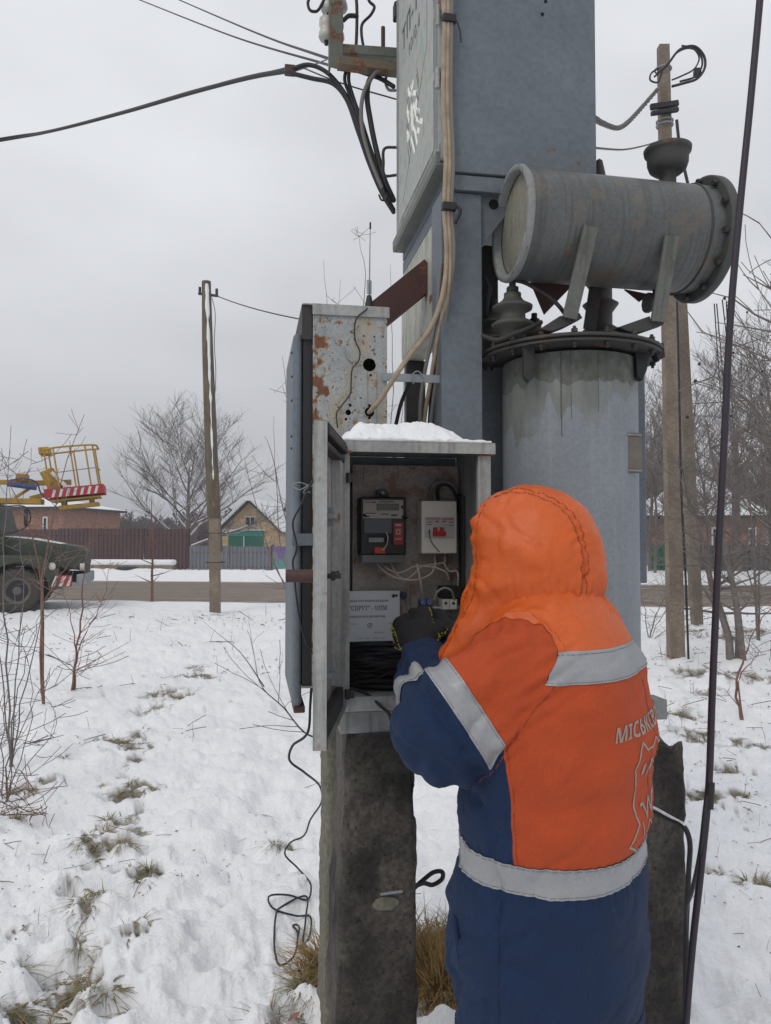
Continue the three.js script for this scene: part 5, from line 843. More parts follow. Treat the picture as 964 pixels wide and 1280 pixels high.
  // conservator drum
  const w = 2.08, ca = sp(640, 281, w), cb = sp(872, 301, w), cd = cb.clone().sub(ca), CL = cd.length(), CR = 0.155, tilt = Math.atan2(cd.y, cd.x), mid = ca.clone().lerp(cb, 0.5);
  const dmap = tex(1024, 512, (u, v) => {                                    // u round the drum, v along it
    const x = v * CL, a = u * 2 * Math.PI * CR, n = fbm(x * 9, a * 9, 5, 0, 631), f = fbm(x * 140, a * 140, 3, 0, 632), st = fbm(x * 110, a * 5, 4, 0, 633), bl = fbm(x * 16, a * 12, 5, 0, 634);
    let c = mixc([78, 81, 81], [98, 101, 100], n).map((q) => q * (0.88 + 0.24 * f)); c = mixc(c, [66, 63, 58], sst(0.5, 0.74, st) * 0.4);
    c = mixc(c, [112, 96, 82], sst(0.64, 0.7, fbm(x * 22, a * 18, 4, 0, 635)) * 0.45); if (f > 0.83) c = c.map((q) => q * 0.6);
    return c;
  });
  const ori = (g) => g.rotateZ(-Math.PI / 2).rotateZ(tilt).translate(mid.x, mid.y, mid.z);
  const drum = obj('conservator', ori(new THREE.CylinderGeometry(CR, CR, CL, 72, 1, true, Math.PI)), std({ map: dmap, roughness: 0.5 }), o, { uv: true });
  const along = (y, g) => ori(g.translate(0, y, 0));
  obj('end_rim', along(-CL / 2, lathe([[CR - 0.012, 0.016], [CR - 0.012, -0.006], [CR - 0.004, -0.01], [CR + 0.006, -0.008], [CR + 0.008, 0.004], [CR + 0.002, 0.012]], 64)), M.greyWarm, drum);
  obj('end_cap', along(-CL / 2, lathe([[0, 0.004], [CR * 0.5, 0.007], [CR * 0.86, 0.015], [CR - 0.008, 0.02]], 56)), paint([136, 135, 122], { s: 641, m: 0.5, rust: 0.32, rustC: [120, 96, 60], streak: 0.3 }), drum);
  obj('end_flange', along(CL / 2, lathe([[0, 0.022], [0.178, 0.022], [0.184, 0.016], [0.184, -0.004], [0.178, -0.008], [CR, -0.008]], 64)), paint([74, 76, 74], { s: 651, m: 0.4, rust: 0.3, rustC: [80, 64, 50] }), drum);
  obj('weld_ring', along(CL / 2 - 0.05, new THREE.TorusGeometry(CR, 0.004, 6, 60).rotateX(Math.PI / 2)), dark, drum);
  for (let i = 0; i < 12; i++) { const a = i / 12 * 6.283 + 0.2; const g = new THREE.CylinderGeometry(0.009, 0.009, 0.018, 6); g.translate(Math.sin(a) * 0.168, CL / 2 - 0.014, Math.cos(a) * 0.168); obj('flange_bolt', ori(g), M.darkSteel, drum); }
  const cupB = sp(835, 222, w), cup = lathe([[0.024, -0.02], [0.024, 0.012], [0.04, 0.016], [0.054, 0.028], [0.06, 0.046], [0.061, 0.075], [0.068, 0.078], [0.07, 0.09], [0.05, 0.096], [0, 0.098]], 40); cup.translate(cupB.x, cupB.y - 0.004, cupB.z); obj('filler_cap', cup, dark, drum);
  const supM = paint([104, 106, 100], { s: 681, m: 0.4, streak: 0.4 }), flatBar = (a, b, wd, th) => bar(a, b, wd, th);
  const leg = (t, m2, b, foot) => { const k = obj('drum_support', flatBar(sp(...t), sp(...b), 0.042, 0.009), supM, drum); obj('support_foot', shape(foot, b[2] + 0.012, 0.03), dark, k); };
  leg([739, 283, 1.925], 0, [712, 398, 1.99], [[676, 411], [700, 396], [724, 392], [727, 397], [708, 407], [690, 414]]);
  leg([840, 295, 1.925], 0, [822, 402, 1.99], [[774, 409], [812, 396], [813, 402], [832, 398], [829, 405], [800, 415], [785, 414]]);
  obj('drum_support', bar(sp(746, 350, 2.22), sp(737, 412, 2.22), 0.04, 0.012), dark, drum);
  const vv = sp(818, 379, 2.1); obj('drain_valve', [new THREE.CylinderGeometry(0.022, 0.022, 0.03, 8).rotateZ(1.57).translate(vv.x, vv.y, vv.z), new THREE.CylinderGeometry(0.03, 0.03, 0.012, 10).rotateZ(1.57).translate(vv.x - 0.02, vv.y, vv.z), new THREE.CylinderGeometry(0.014, 0.014, 0.07, 10).translate(vv.x + 0.01, vv.y + 0.02, vv.z)], M.black, drum);
  obj('stay_plate', shape([[664, 352], [716, 356], [681, 392]], 2.2, 0.006), M.brownSteel, drum); obj('stay_plate', shape([[782, 362], [812, 368], [800, 376]], 2.15, 0.006), M.brownSteel, drum);
  // bushings
  const porc = paint([78, 78, 73], { s: 661, m: 0.3 }), bush = (px, py, wq, k, h = 0.13) => { const b = sp(px, py, wq); b.y = LY + 0.024; const pr = [[0.03 * k, 0], [0.046 * k, 0.012], [0.046 * k, 0.03], [0.07 * k, 0.04], [0.074 * k, 0.05], [0.06 * k, 0.058], [0.045 * k, 0.064], [0.044 * k, 0.085], [0.068 * k, 0.094], [0.07 * k, 0.103], [0.055 * k, 0.11], [0.04 * k, 0.118], [0.03 * k, h], [0.03 * k, h + 0.012], [0, h + 0.014]]; const q = obj('bushing', lathe(pr, 32).translate(b.x, b.y, b.z), porc, o); obj('terminal_stud', [cyl(V(b.x, b.y + h, b.z), V(b.x, b.y + h + 0.05, b.z), 0.01, 0.01, 10), new THREE.CylinderGeometry(0.018, 0.018, 0.014, 6).translate(b.x, b.y + h + 0.024, b.z)], M.darkSteel, q); return b; };
  bush(641, 410, 2.12, 0.84); bush(617, 405, 2.3, 0.9); bush(622, 405, 2.42, 0.9); bush(668, 405, 2.42, 0.8);
  const hv = sp(749, 205, 2.46), hp = [[0.035, 0]]; for (let i = 0; i < 6; i++) hp.push([0.04, 0.03 + i * 0.09], [0.062, 0.06 + i * 0.09], [0.04, 0.075 + i * 0.09]); hp.push([0.032, 0.6], [0.03, 0.66], [0.012, hv.y - LY - 0.01], [0, hv.y - LY]); obj('bushing', lathe(hp, 24).translate(hv.x, LY + 0.02, hv.z), paint([58, 52, 50], { s: 671, m: 0.3 }), o);
  cable('terminal_lead', [[606, 348, 2.25], [612, 362, 2.24], [609, 372, 2.24], [607, 395, 2.26]], 0.008, M.black, 'black bent lead beside the transformer bushings');
  cable('terminal_lead', [[641, 350, 2.12], [655, 353, 2.1], [672, 362, 2.08], [690, 374, 2.06], [700, 384, 2.04], [706, 392, 2.06]], 0.006, M.darkSteel, 'dark lead sweeping from the front bushing to the drum support');
  cable('terminal_lead', [[604, 420, 2.1], [622, 425, 2.06], [640, 418, 2.05], [662, 410, 2.05], [676, 403, 2.06]], 0.007, M.darkSteel, 'dark lead lying along the transformer lid rim');
  const lb = sp(612, 345, 2.3); solo('terminal_box', box(lb.x - 0.02, lb.x + 0.03, LY + 0.06, lb.y + 0.1, lb.z - 0.05, lb.z, 0.006), M.darkSteel, 'dark contact block between column and conservator drum', 'contact block', lb, S);
}
// ---- thick cable hanging at the right of the picture, with a thinner one joined to it
{
  const w = 1.62, pts = [[955, -60], [950, 0], [938, 130], [925, 260], [913, 400], [905, 560], [896, 740], [890, 880], [886, 985], [876, 1090], [866, 1180], [857, 1290], [852, 1400]].map(([x, y]) => at(x, y, w)); pts.push(at(848, 1500, 1.66), V(0.66, 0.03, -1.75), V(0.8, 0.02, -2.1));
  solo('hanging_cable', tubeCapped(pts, 0.0074, 160, 10), std({ color: 0x2c2630, roughness: 0.55 }), 'long thick dark cable hanging down in front of the field', 'cable', pts[pts.length - 1]);
  const q = [[887, 984, w], [883, 1000, w - 0.004], [876, 1060, w - 0.004], [866, 1110, w + 0.1], [858, 1140, w + 0.25], [859, 1180, w + 0.3], [858, 1240, w + 0.34], [856, 1320, w + 0.38], [852, 1420, w + 0.4]].map(([x, y, d]) => at(x, y, d)); solo('branch_cable', tubeCapped(q, 0.0048, 80, 8), blackCable, 'thin dark cable branching off the thick hanging cable', 'cable', q[q.length - 1]);
  const s = at(887, 992, w); solo('cable_tape', cyl(at(888, 978, w), at(885.5, 1010, w), 0.0105, 0.0095, 14), M.black, 'black tape joint on the thick hanging cable', 'tape', s);
  const c2 = [[806, 1009, 2.14], [818, 1013, 2.12], [838, 1024, 2.08], [855, 1033, 2.04], [862, 1050, 2.03], [861, 1090, 2.03], [858, 1160, 2.03], [857, 1240, 2.03], [856, 1400, 2.04]].map(([x, y, d]) => at(x, y, d)); solo('pillar_cable', tubeCapped(c2, 0.007, 80, 8), blackCable, 'black cable bent over the broken pillar edge', 'cable', c2[c2.length - 1]);
  const sn = c2.slice(0, 4).map((p) => p.clone().add(V(0, 0.006, 0.001))); solo('cable_snow', tubeCapped(sn, 0.005, 30, 6), M.snow, 'strip of snow lying on the pillar cable', 'snow', sn[0]);
  const l = [[518, 1108, 2.0], [530, 1104, 2.02], [541, 1106, 2.03], [553, 1098, 2.03], [553, 1090, 2.03], [543, 1090, 2.03], [528, 1101, 2.02], [516, 1112, 2.0]].map(([x, y, d]) => at(x, y, d)); solo('cable_stub', tubeCapped(l, 0.006, 70, 8), blackCable, 'short black cable loop sticking out behind the pillar', 'cable', l[0]);
  // fallen black wire on the snow, left of the pillar
  const f = [[392, 815, 2.2], [388, 880, 2.3], [385, 915, 2.34]].map(([x, y, d]) => at(x, y, d)), gp = [[366, 932], [362, 950], [380, 965], [400, 985], [402, 1000], [388, 1020], [378, 1046], [364, 1052], [356, 1068], [372, 1092], [389, 1118], [384, 1128], [360, 1130], [336, 1134], [340, 1140], [370, 1140], [388, 1150], [386, 1165], [372, 1180], [374, 1160], [366, 1150], [372, 1165], [365, 1195], [350, 1198], [344, 1188], [345, 1150], [350, 1136], [382, 1128], [382, 1150], [380, 1180], [390, 1186], [392, 1196], [380, 1210], [373, 1216]].map(([x, y], i) => { const p = at(x, y, 2.45 + (y > 1090 ? 0.02 : 0)); const g = gnd(x, y); if (y > 1090) { const r = g.clone(); r.y = groundY(g.x, g.z) + 0.018 + 0.01 * Math.sin(i * 2.1); return r; } return p.lerp(g.clone().setY(0.012 + groundY(g.x, g.z)), sst(930, 1090, y) * 0.9); });
  solo('fallen_wire', tube([...f, ...gp], 0.0042, 320, 7), blackCable, 'tangled black wire dangling down onto the snow beside the pillar', 'wire', gp[gp.length - 1]);
}

// ---------------------------------------------------------------- the person
function nets(sdf, lo, hi, h) {                                              // surface of sdf = 0 as a smooth closed mesh
  const nx = Math.ceil((hi[0] - lo[0]) / h) + 1, ny = Math.ceil((hi[1] - lo[1]) / h) + 1, nz = Math.ceil((hi[2] - lo[2]) / h) + 1, f = new Float32Array(nx * ny * nz), id = new Int32Array(nx * ny * nz).fill(-1), pos = [], idx = [];
  const I = (i, j, k) => (k * ny + j) * nx + i;
  for (let k = 0; k < nz; k++) for (let j = 0; j < ny; j++) for (let i = 0; i < nx; i++) f[I(i, j, k)] = sdf(lo[0] + i * h, lo[1] + j * h, lo[2] + k * h);
  const C8 = [[0, 0, 0], [1, 0, 0], [0, 1, 0], [1, 1, 0], [0, 0, 1], [1, 0, 1], [0, 1, 1], [1, 1, 1]], E = [[0, 1], [2, 3], [4, 5], [6, 7], [0, 2], [1, 3], [4, 6], [5, 7], [0, 4], [1, 5], [2, 6], [3, 7]];
  for (let k = 0; k < nz - 1; k++) for (let j = 0; j < ny - 1; j++) for (let i = 0; i < nx - 1; i++) {
    let x = 0, y = 0, z = 0, n = 0;
    for (const [a, b] of E) { const A = C8[a], B = C8[b], fa = f[I(i + A[0], j + A[1], k + A[2])], fb = f[I(i + B[0], j + B[1], k + B[2])]; if ((fa < 0) !== (fb < 0)) { const t = fa / (fa - fb); x += mix(A[0], B[0], t); y += mix(A[1], B[1], t); z += mix(A[2], B[2], t); n++; } }
    if (n) { id[I(i, j, k)] = pos.length / 3; pos.push(lo[0] + (i + x / n) * h, lo[1] + (j + y / n) * h, lo[2] + (k + z / n) * h); }
  }
  const quad = (a, b, c, d, flip) => { if (a < 0 || b < 0 || c < 0 || d < 0) return; if (flip) idx.push(a, c, b, b, c, d); else idx.push(a, b, c, b, d, c); };
  for (let k = 1; k < nz - 1; k++) for (let j = 1; j < ny - 1; j++) for (let i = 1; i < nx - 1; i++) {
    const s = f[I(i, j, k)] < 0;
    if (s !== f[I(i + 1, j, k)] < 0) quad(id[I(i, j - 1, k - 1)], id[I(i, j, k - 1)], id[I(i, j - 1, k)], id[I(i, j, k)], !s);
    if (s !== f[I(i, j + 1, k)] < 0) quad(id[I(i - 1, j, k - 1)], id[I(i, j, k - 1)], id[I(i - 1, j, k)], id[I(i, j, k)], s);
    if (s !== f[I(i, j, k + 1)] < 0) quad(id[I(i - 1, j - 1, k)], id[I(i, j - 1, k)], id[I(i - 1, j, k)], id[I(i, j, k)], !s);
  }
  const e = h * 0.4;
  for (let q = 0; q < 3; q++) for (let i = 0; i < pos.length; i += 3) {
    const [x, y, z] = [pos[i], pos[i + 1], pos[i + 2]], v = sdf(x, y, z), gx = (sdf(x + e, y, z) - sdf(x - e, y, z)) / (2 * e), gy = (sdf(x, y + e, z) - sdf(x, y - e, z)) / (2 * e), gz = (sdf(x, y, z + e) - sdf(x, y, z - e)) / (2 * e), l = gx * gx + gy * gy + gz * gz || 1, k = clamp(v / l, -h, h) * 0.8;
    pos[i] -= gx * k; pos[i + 1] -= gy * k; pos[i + 2] -= gz * k;
  }
  const g = new THREE.BufferGeometry(); g.setAttribute('position', new THREE.Float32BufferAttribute(pos, 3)); g.setIndex(idx); g.computeVertexNormals(); return g;
}
function swell(g, fn) { const p = g.attributes.position, n = g.attributes.normal; for (let i = 0; i < p.count; i++) { const x = p.getX(i), y = p.getY(i), z = p.getZ(i), k = fn(x, y, z, n.getX(i), n.getY(i), n.getZ(i)); p.setXYZ(i, x + n.getX(i) * k, y + n.getY(i) * k, z + n.getZ(i) * k); } g.computeVertexNormals(); return g; }
function cut(g, fn) {                                                        // cuts a soup in two along fn = 0
  const p = g.attributes.position.array, n = g.attributes.normal.array, out = [[[], []], [[], []]];
  const vtx = (i) => [p[3 * i], p[3 * i + 1], p[3 * i + 2], n[3 * i], n[3 * i + 1], n[3 * i + 2]], put = (s, ...vs) => vs.forEach((v) => { out[s][0].push(v[0], v[1], v[2]); out[s][1].push(v[3], v[4], v[5]); });
  for (let i = 0; i < p.length / 3; i += 3) {
    const v = [vtx(i), vtx(i + 1), vtx(i + 2)], d = v.map((q) => fn(q[0], q[1], q[2])), s = d.map((q) => (q < 0 ? 0 : 1)), t = s[0] + s[1] + s[2];
    if (t === 0 || t === 3) { put(s[0], ...v); continue; }
    const k = s.findIndex((q) => s.filter((r) => r === q).length === 1), a = v[k], b = v[(k + 1) % 3], c = v[(k + 2) % 3], ta = d[k] / (d[k] - d[(k + 1) % 3]), tb = d[k] / (d[k] - d[(k + 2) % 3]), ab = a.map((q, j) => mix(q, b[j], ta)), ac = a.map((q, j) => mix(q, c[j], tb));
    put(s[k], a, ab, ac); put(1 - s[k], ab, b, c, ab, c, ac);
  }
  return out.map(([P, N]) => { const r = new THREE.BufferGeometry(); r.setAttribute('position', new THREE.Float32BufferAttribute(P, 3)); r.setAttribute('normal', new THREE.Float32BufferAttribute(N, 3)); return r; });
}
const seg = (x, y, z, a, b, ra, rb) => { const dx = b[0] - a[0], dy = b[1] - a[1], dz = b[2] - a[2], t = clamp(((x - a[0]) * dx + (y - a[1]) * dy + (z - a[2]) * dz) / (dx * dx + dy * dy + dz * dz)); return Math.hypot(x - a[0] - dx * t, y - a[1] - dy * t, z - a[2] - dz * t) - mix(ra, rb, t); };
const segT = (x, y, z, a, b) => { const dx = b[0] - a[0], dy = b[1] - a[1], dz = b[2] - a[2]; return ((x - a[0]) * dx + (y - a[1]) * dy + (z - a[2]) * dz) / (dx * dx + dy * dy + dz * dz); };
const smin = (a, b, k) => { const h = clamp(0.5 + 0.5 * (b - a) / k); return mix(b, a, h) - k * h * (1 - h); };
const ell = (x, y, z, c, r) => { const q = Math.hypot((x - c[0]) / r[0], (y - c[1]) / r[1], (z - c[2]) / r[2]); return (q - 1) * Math.min(...r) * (q > 1 ? 1 : 1); };
{
  const FX = -0.88, FZ = -0.475, psi = Math.atan2(FX, FZ), pd = 1.5, base = at(690, 672, pd); base.y = 0;
  const person = new THREE.Group(); person.name = 'person'; person.position.copy(base); person.rotation.y = psi; scene.add(person);
  tag(person, 'person in an orange and navy padded work jacket, hood up, reaching into the meter cabinet', 'person');
  const loc = (px, py, d) => { const p = at(px, py, d).sub(base), c = Math.cos(psi), s = Math.sin(psi); return [p.x * c - p.z * s, p.y, p.x * s + p.z * c]; };
  // ---- jacket
  const rows = [[0.66, 0.205, 0.15, 0.006], [0.72, 0.222, 0.17, 0.008], [0.85, 0.234, 0.184, 0.012], [0.96, 0.232, 0.178, 0.006], [1.035, 0.228, 0.172, 0], [1.14, 0.23, 0.172, -0.004], [1.25, 0.232, 0.172, -0.012], [1.33, 0.226, 0.162, -0.012], [1.39, 0.208, 0.146, -0.01], [1.44, 0.172, 0.126, -0.006], [1.485, 0.135, 0.108, 0.0], [1.52, 0.1, 0.09, 0.005], [1.56, 0.07, 0.07, 0.005]];
  const prof = (y) => { let i = 1; while (i < rows.length - 1 && y > rows[i][0]) i++; const A = rows[i - 1], B = rows[i], t = clamp((y - A[0]) / (B[0] - A[0])); const u = t; return [mix(A[1], B[1], u), mix(A[2], B[2], u), mix(A[3], B[3], u)]; };
  const torso = (x, y, z) => { const [a, b, c] = prof(y), q = Math.pow(Math.pow(Math.abs(x) / a, 2.3) + Math.pow(Math.abs(z - c) / b, 2.3), 1 / 2.3), d = (q - 1) * Math.min(a, b); return Math.max(d, y - 1.54, 0.7 - y); };
  const SL = [0.15, 1.375, 0.015], EL = loc(556, 908, 1.36), WL = loc(530, 834, 1.58), SR = [-0.15, 1.375, 0.01], ER = [-0.29, 1.2, 0.06], WR = loc(568, 818, 1.72);
  const armL = (x, y, z) => smin(seg(x, y, z, SL, EL, 0.092, 0.09), seg(x, y, z, EL, WL, 0.088, 0.052), 0.03);
  const armR = (x, y, z) => smin(seg(x, y, z, SR, ER, 0.092, 0.09), seg(x, y, z, ER, WR, 0.088, 0.056), 0.03);
  const jacket = (x, y, z) => smin(smin(torso(x, y, z), armL(x, y, z), 0.035), armR(x, y, z), 0.035);
  const dA = (x, y, z) => Math.min(armL(x, y, z), armR(x, y, z)) - torso(x, y, z);
  let jg = nets(jacket, [-0.46, 0.66, -0.27], [0.36, 1.6, 0.44], 0.0068);
  const elbow = EL;
  swell(jg, (x, y, z, nx, ny, nz) => {
    const big = fbm3(x * 7, y * 9, z * 7, 3, 701) - 0.5, wr = Math.pow(1 - Math.abs(2 * fbm3(x * 11 + 2, y * 17, z * 11, 2, 702) - 1), 5);
    const aL = armL(x, y, z) < torso(x, y, z) ? 1 : 0, de = Math.hypot(x - elbow[0], y - elbow[1], z - elbow[2]);
    const tf = segT(x, y, z, EL, WL), tu = segT(x, y, z, SL, EL);
    const fd = Math.sin(38 * (y + 0.55 * z - 0.2 * x) + 9 * big), fm = sst(0.5, 0.62, fbm3(x * 5 + 8, y * 5, z * 5, 2, 703)); const w2 = Math.pow(1 - Math.abs(2 * fbm3(x * 20 + 4 * big, y * 26 + 9 * x, z * 20, 2, 704) - 1), 9), w3 = Math.pow(1 - Math.abs(2 * fbm3(x * 9 + 5, y * 13 + 6 * z, z * 9, 2, 705) - 1), 10); const at2 = 1 - 0.6 * sst(0.02, -0.08, z); let k = 0.018 * big + at2 * (0.005 * wr + 0.005 * fd * fm + 0.0022 * w2 - 0.007 * w3);
    if (aL) { k += 0.009 * Math.sin(tf * 17 + 4 * big + 1) * Math.exp(-(((tf - 0.42) / 0.4) ** 2)); k += 0.007 * Math.sin(tu * 24 + 5 * big) * Math.exp(-(((tu - 1.0) / 0.3) ** 2)); k += 0.006 * Math.sin((y * 60 + x * 24) + 6 * big) * Math.exp(-((de / 0.13) ** 2)); }
    else { k += 0.004 * Math.sin(y * 46 + 7 * big + 9 * x) * Math.exp(-(((y - 1.22) / 0.1) ** 2)); k -= 0.009 * Math.exp(-(((y - 1.035) / 0.045) ** 2)); k += 0.005 * Math.sin(y * 38 + 10 * z) * sst(1.0, 0.9, y) * big * 2; }
    const ang = Math.atan2(x, z); k += 0.0016 * Math.sin(ang * 70 + 6 * big) * Math.exp(-(((Math.abs(y - 1.035) - 0.028) / 0.014) ** 2)); const sm = dA(x, y, z); k += 0.0026 * Math.sin(y * 210 + z * 150) * Math.exp(-((sm / 0.022) ** 2)) * (y > 1.1 ? 1 : 0); k += 0.0034 * Math.sin(ang * 26 + 16 * big + y * 24) * sst(1.4, 1.46, y) * sst(0.4, 0.62, fbm3(x * 9, y * 9, z * 9, 2, 706));
    return k;
  });
  const soup = jg.toNonIndexed();
  const [sleeves, body] = cut(soup, (x, y, z) => dA(x, y, z) + 0.004);
  const tex2 = (base, amp, s, weave) => { const map = tex(512, 512, (u, v) => { const n = fbm(u * 8, v * 8, 5, 8, s), w = fbm(u * 128, v * 128, 2, 128, s + 1); return base.map((q) => q * (1 - amp + 2 * amp * n) * (0.97 + 0.06 * w)); }, 0.35), b = tex(512, 512, (u, v) => { const w = weave ? (Math.sin(u * 512 * 0.9) + Math.sin((u + v) * 512 * 0.9)) * 20 : 0; return 128 + w + 80 * (fbm(u * 9, v * 9, 3, 9, s + 2) - 0.5) + 16 * (fbm(u * 60, v * 60, 2, 60, s + 3) - 0.5); }, 0.35, false); return { map, bumpMap: b, bumpScale: 0.0022 }; };
  const litOrange = new THREE.MeshPhysicalMaterial({ side: THREE.DoubleSide, ...tex2([200, 88, 24], 0.05, 711, false), roughness: 0.5, sheen: 0.3, sheenRoughness: 0.5, sheenColor: new THREE.Color(0.6, 0.4, 0.25), bumpScale: 0.005 });  // hood and yoke: light from above put into a paler orange
  const orange = std({ ...tex2([174, 68, 27], 0.05, 721, true), roughness: 0.85 });
  const navy = std({ ...tex2([9, 36, 70], 0.1, 731, true), roughness: 0.9 });
  const tape = std({ ...tex2([150, 152, 155], 0.04, 741, false), roughness: 0.45, metalness: 0.15, bumpScale: 0.0015 });
  const P = (name, g, m, parent = person, label) => { if (!g.attributes.position.count) return null; return obj(name, g, m, parent, { label }); };
  const puff = (g, d) => { const p = g.attributes.position, n = g.attributes.normal; for (let i = 0; i < p.count; i++) p.setXYZ(i, p.getX(i) + n.getX(i) * d, p.getY(i) + n.getY(i) * d, p.getZ(i) + n.getZ(i) * d); return g; };
  // stitched seams: short raised threads along fn = 0
  const stitch = (g2, fn, keep = () => true, r = 0.0007, lift = 0.0007, gap = 0.005) => {
    const p = g2.attributes.position.array, n = g2.attributes.normal.array, out = [];
    for (let i = 0; i < p.length / 3; i += 3) {
      const d = [0, 1, 2].map((k) => fn(p[3 * (i + k)], p[3 * (i + k) + 1], p[3 * (i + k) + 2])), e = [];
      for (let k = 0; k < 3; k++) { const q = (k + 1) % 3; if ((d[k] < 0) !== (d[q] < 0)) { const t = d[k] / (d[k] - d[q]), A = 3 * (i + k), B = 3 * (i + q); e.push([0, 1, 2].map((c) => mix(p[A + c], p[B + c], t) + lift * mix(n[A + c], n[B + c], t))); } }
      if (e.length === 2 && keep(...e[0])) { const a = V(...e[0]), b = V(...e[1]); if (a.distanceTo(b) > 0.0006) { const m = a.clone().add(b).multiplyScalar(0.5); if (((m.x * 0.7 + m.y + m.z * 0.8 + 9) % (gap * 1.5)) < gap) out.push(place(new THREE.CylinderGeometry(r, r, a.distanceTo(b) * 1.08, 4, 1), a, b)); } }
    }
    return out;
  };
  const threadO = flat(0x93411a, 0.7), threadN = flat(0x0b1830, 0.8), threadG = flat(0x7e8184, 0.6), sew = (name, list, m, parent) => { if (list.length) obj(name, list, m, parent, { kind: 'stuff' }); };
  // torso panels
  const waist = (x, y, z) => y - 1.035 - 0.006 * Math.sin(x * 9);
  const [b0, b1] = cut(body, (x, y, z) => waist(x, y, z) + 0.025), [bt, b2] = cut(b1, (x, y, z) => waist(x, y, z) - 0.025);
  const [side, back0] = cut(b2, (x, y, z) => (y > 1.3 ? 1 : -(z - (x > 0 ? 0.004 : 0.02) - 0.05 * (y - 1.05)))), [back1, yoke0] = cut(back0, (x, y, z) => y - 1.372), [ytape, yoke] = cut(yoke0, (x, y, z) => y - 1.424);
  const jk = P('jacket', mergeGeometries([b0, side]), navy, person, 'navy lower jacket and side panels');
  P('back_panel', back1, orange, jk, 'orange back and chest panel'); P('waist_tape', puff(bt, 0.0018), tape, jk, 'grey reflective tape round the waist'); P('shoulder_tape', puff(ytape, 0.0018), tape, jk, 'grey reflective tape across the shoulders'); P('yoke', puff(yoke, 0.001), litOrange, jk, 'orange yoke, colour lightened for light from above');
  sew('stitching', [...stitch(bt, (x, y, z) => waist(x, y, z) - 0.021), ...stitch(bt, (x, y, z) => waist(x, y, z) + 0.021), ...stitch(ytape, (x, y, z) => y - 1.42), ...stitch(ytape, (x, y, z) => y - 1.376)], threadG, jk);
  sew('armhole_seam', [...stitch(body, (x, y, z) => dA(x, y, z) - 0.004, (x, y) => y > 1.1), ...stitch(back1, (x, y, z) => -(z - (x > 0 ? 0.004 : 0.02) - 0.05 * (y - 1.05)) - 0.006, (x, y) => y < 1.3), ...stitch(back1, (x) => x - 0.002, (x, y, z) => z < 0 && y < 1.36)], threadO, jk);
  sew('hem_seam', [...stitch(b0, (x, y, z) => y - 0.745), ...stitch(b0, (x, y, z) => y - 0.738), ...stitch(b0, (x, y, z) => z - 0.03, (x, y) => x > 0 && y < 1.0)], threadN, jk);
  // sleeves
  for (const [sgn, a, e, w] of [[1, SL, EL, WL], [-1, SR, ER, WR]]) {
    const part = cut(sleeves, (x) => -sgn * (x + 0.02))[0];
    const isUp = (x, y, z) => seg(x, y, z, a, e, 0.092, 0.09) - seg(x, y, z, e, w, 0.088, 0.052);
    const tU = (x, y, z) => segT(x, y, z, a, e), tF = (x, y, z) => segT(x, y, z, e, w);
    const [up, rest] = cut(part, (x, y, z) => Math.max(tU(x, y, z) - 0.60, -0.5)), [tp, low] = cut(rest, (x, y, z) => tU(x, y, z) - 0.86);
    const [lowA, lowB] = cut(low, (x, y, z) => tF(x, y, z) - 0.3), [ft, fore] = cut(lowB, (x, y, z) => tF(x, y, z) - 0.5);
    // pieces of forearm that fall behind the upper-arm planes stay navy
    const isFore = (x, y, z) => isUp(x, y, z);
    const [upO, upF] = cut(up, (x, y, z) => isFore(x, y, z) - 0.02), [tpO, tpF] = cut(tp, (x, y, z) => isFore(x, y, z) - 0.012);
    const sl = P('sleeve', mergeGeometries([lowA, fore, upF, tpF].filter((q) => q.attributes.position.count)), navy, person, 'navy lower sleeve'); P('upper_sleeve', upO, orange, sl, 'orange upper sleeve'); P('elbow_tape', puff(tpO, 0.0018), tape, sl, 'grey reflective tape above the elbow'); P('forearm_tape', puff(ft, 0.0018), tape, sl, 'grey reflective tape on the forearm'); sew('stitching', [...stitch(tpO, (x, y, z) => tU(x, y, z) - 0.62), ...stitch(tpO, (x, y, z) => tU(x, y, z) - 0.84), ...stitch(ft, (x, y, z) => tF(x, y, z) - 0.32), ...stitch(ft, (x, y, z) => tF(x, y, z) - 0.48)], threadG, sl);
  }
  { // pocket welt on the side
    const a = loc(566, 1110, 1.42), b = loc(570, 1150, 1.4), c = loc(580, 1195, 1.38); const f = (v) => { let q = v.slice(); for (let i = 0; i < 25; i++) { const d = jacket(...q); const [aa, bb, cc] = prof(q[1]); const l = Math.hypot(q[0], q[2]); q[0] += -q[0] / l * d * 0.7; q[2] += -q[2] / l * d * 0.7; } return V(...q); };
    obj('pocket_welt', tube([f(a), f(b), f(c)], 0.006, 30, 6), navy, jk);
  }
  // ---- print on the back: name and shield
  {
    const cv = document.createElement('canvas'); cv.width = 1024; cv.height = 1024; const x = cv.getContext('2d'); x.clearRect(0, 0, 1024, 1024); x.fillStyle = '#000'; x.fillRect(0, 0, 1024, 1024); x.fillStyle = '#fff'; x.textAlign = 'center'; x.font = 'bold 150px sans-serif'; x.fillText('МІСЬКСВІТЛО', 512, 150, 980);
    x.strokeStyle = '#fff'; x.lineWidth = 15; x.lineJoin = 'round'; const L = [[512, 210], [440, 260], [360, 262], [300, 200], [200, 360], [270, 500], [250, 640], [300, 760], [190, 880], [330, 960], [512, 1000]]; x.beginPath(); L.forEach(([a, b], i) => (i ? x.lineTo(a, b) : x.moveTo(a, b))); L.slice().reverse().forEach(([a, b]) => x.lineTo(1024 - a, b)); x.closePath(); x.stroke();
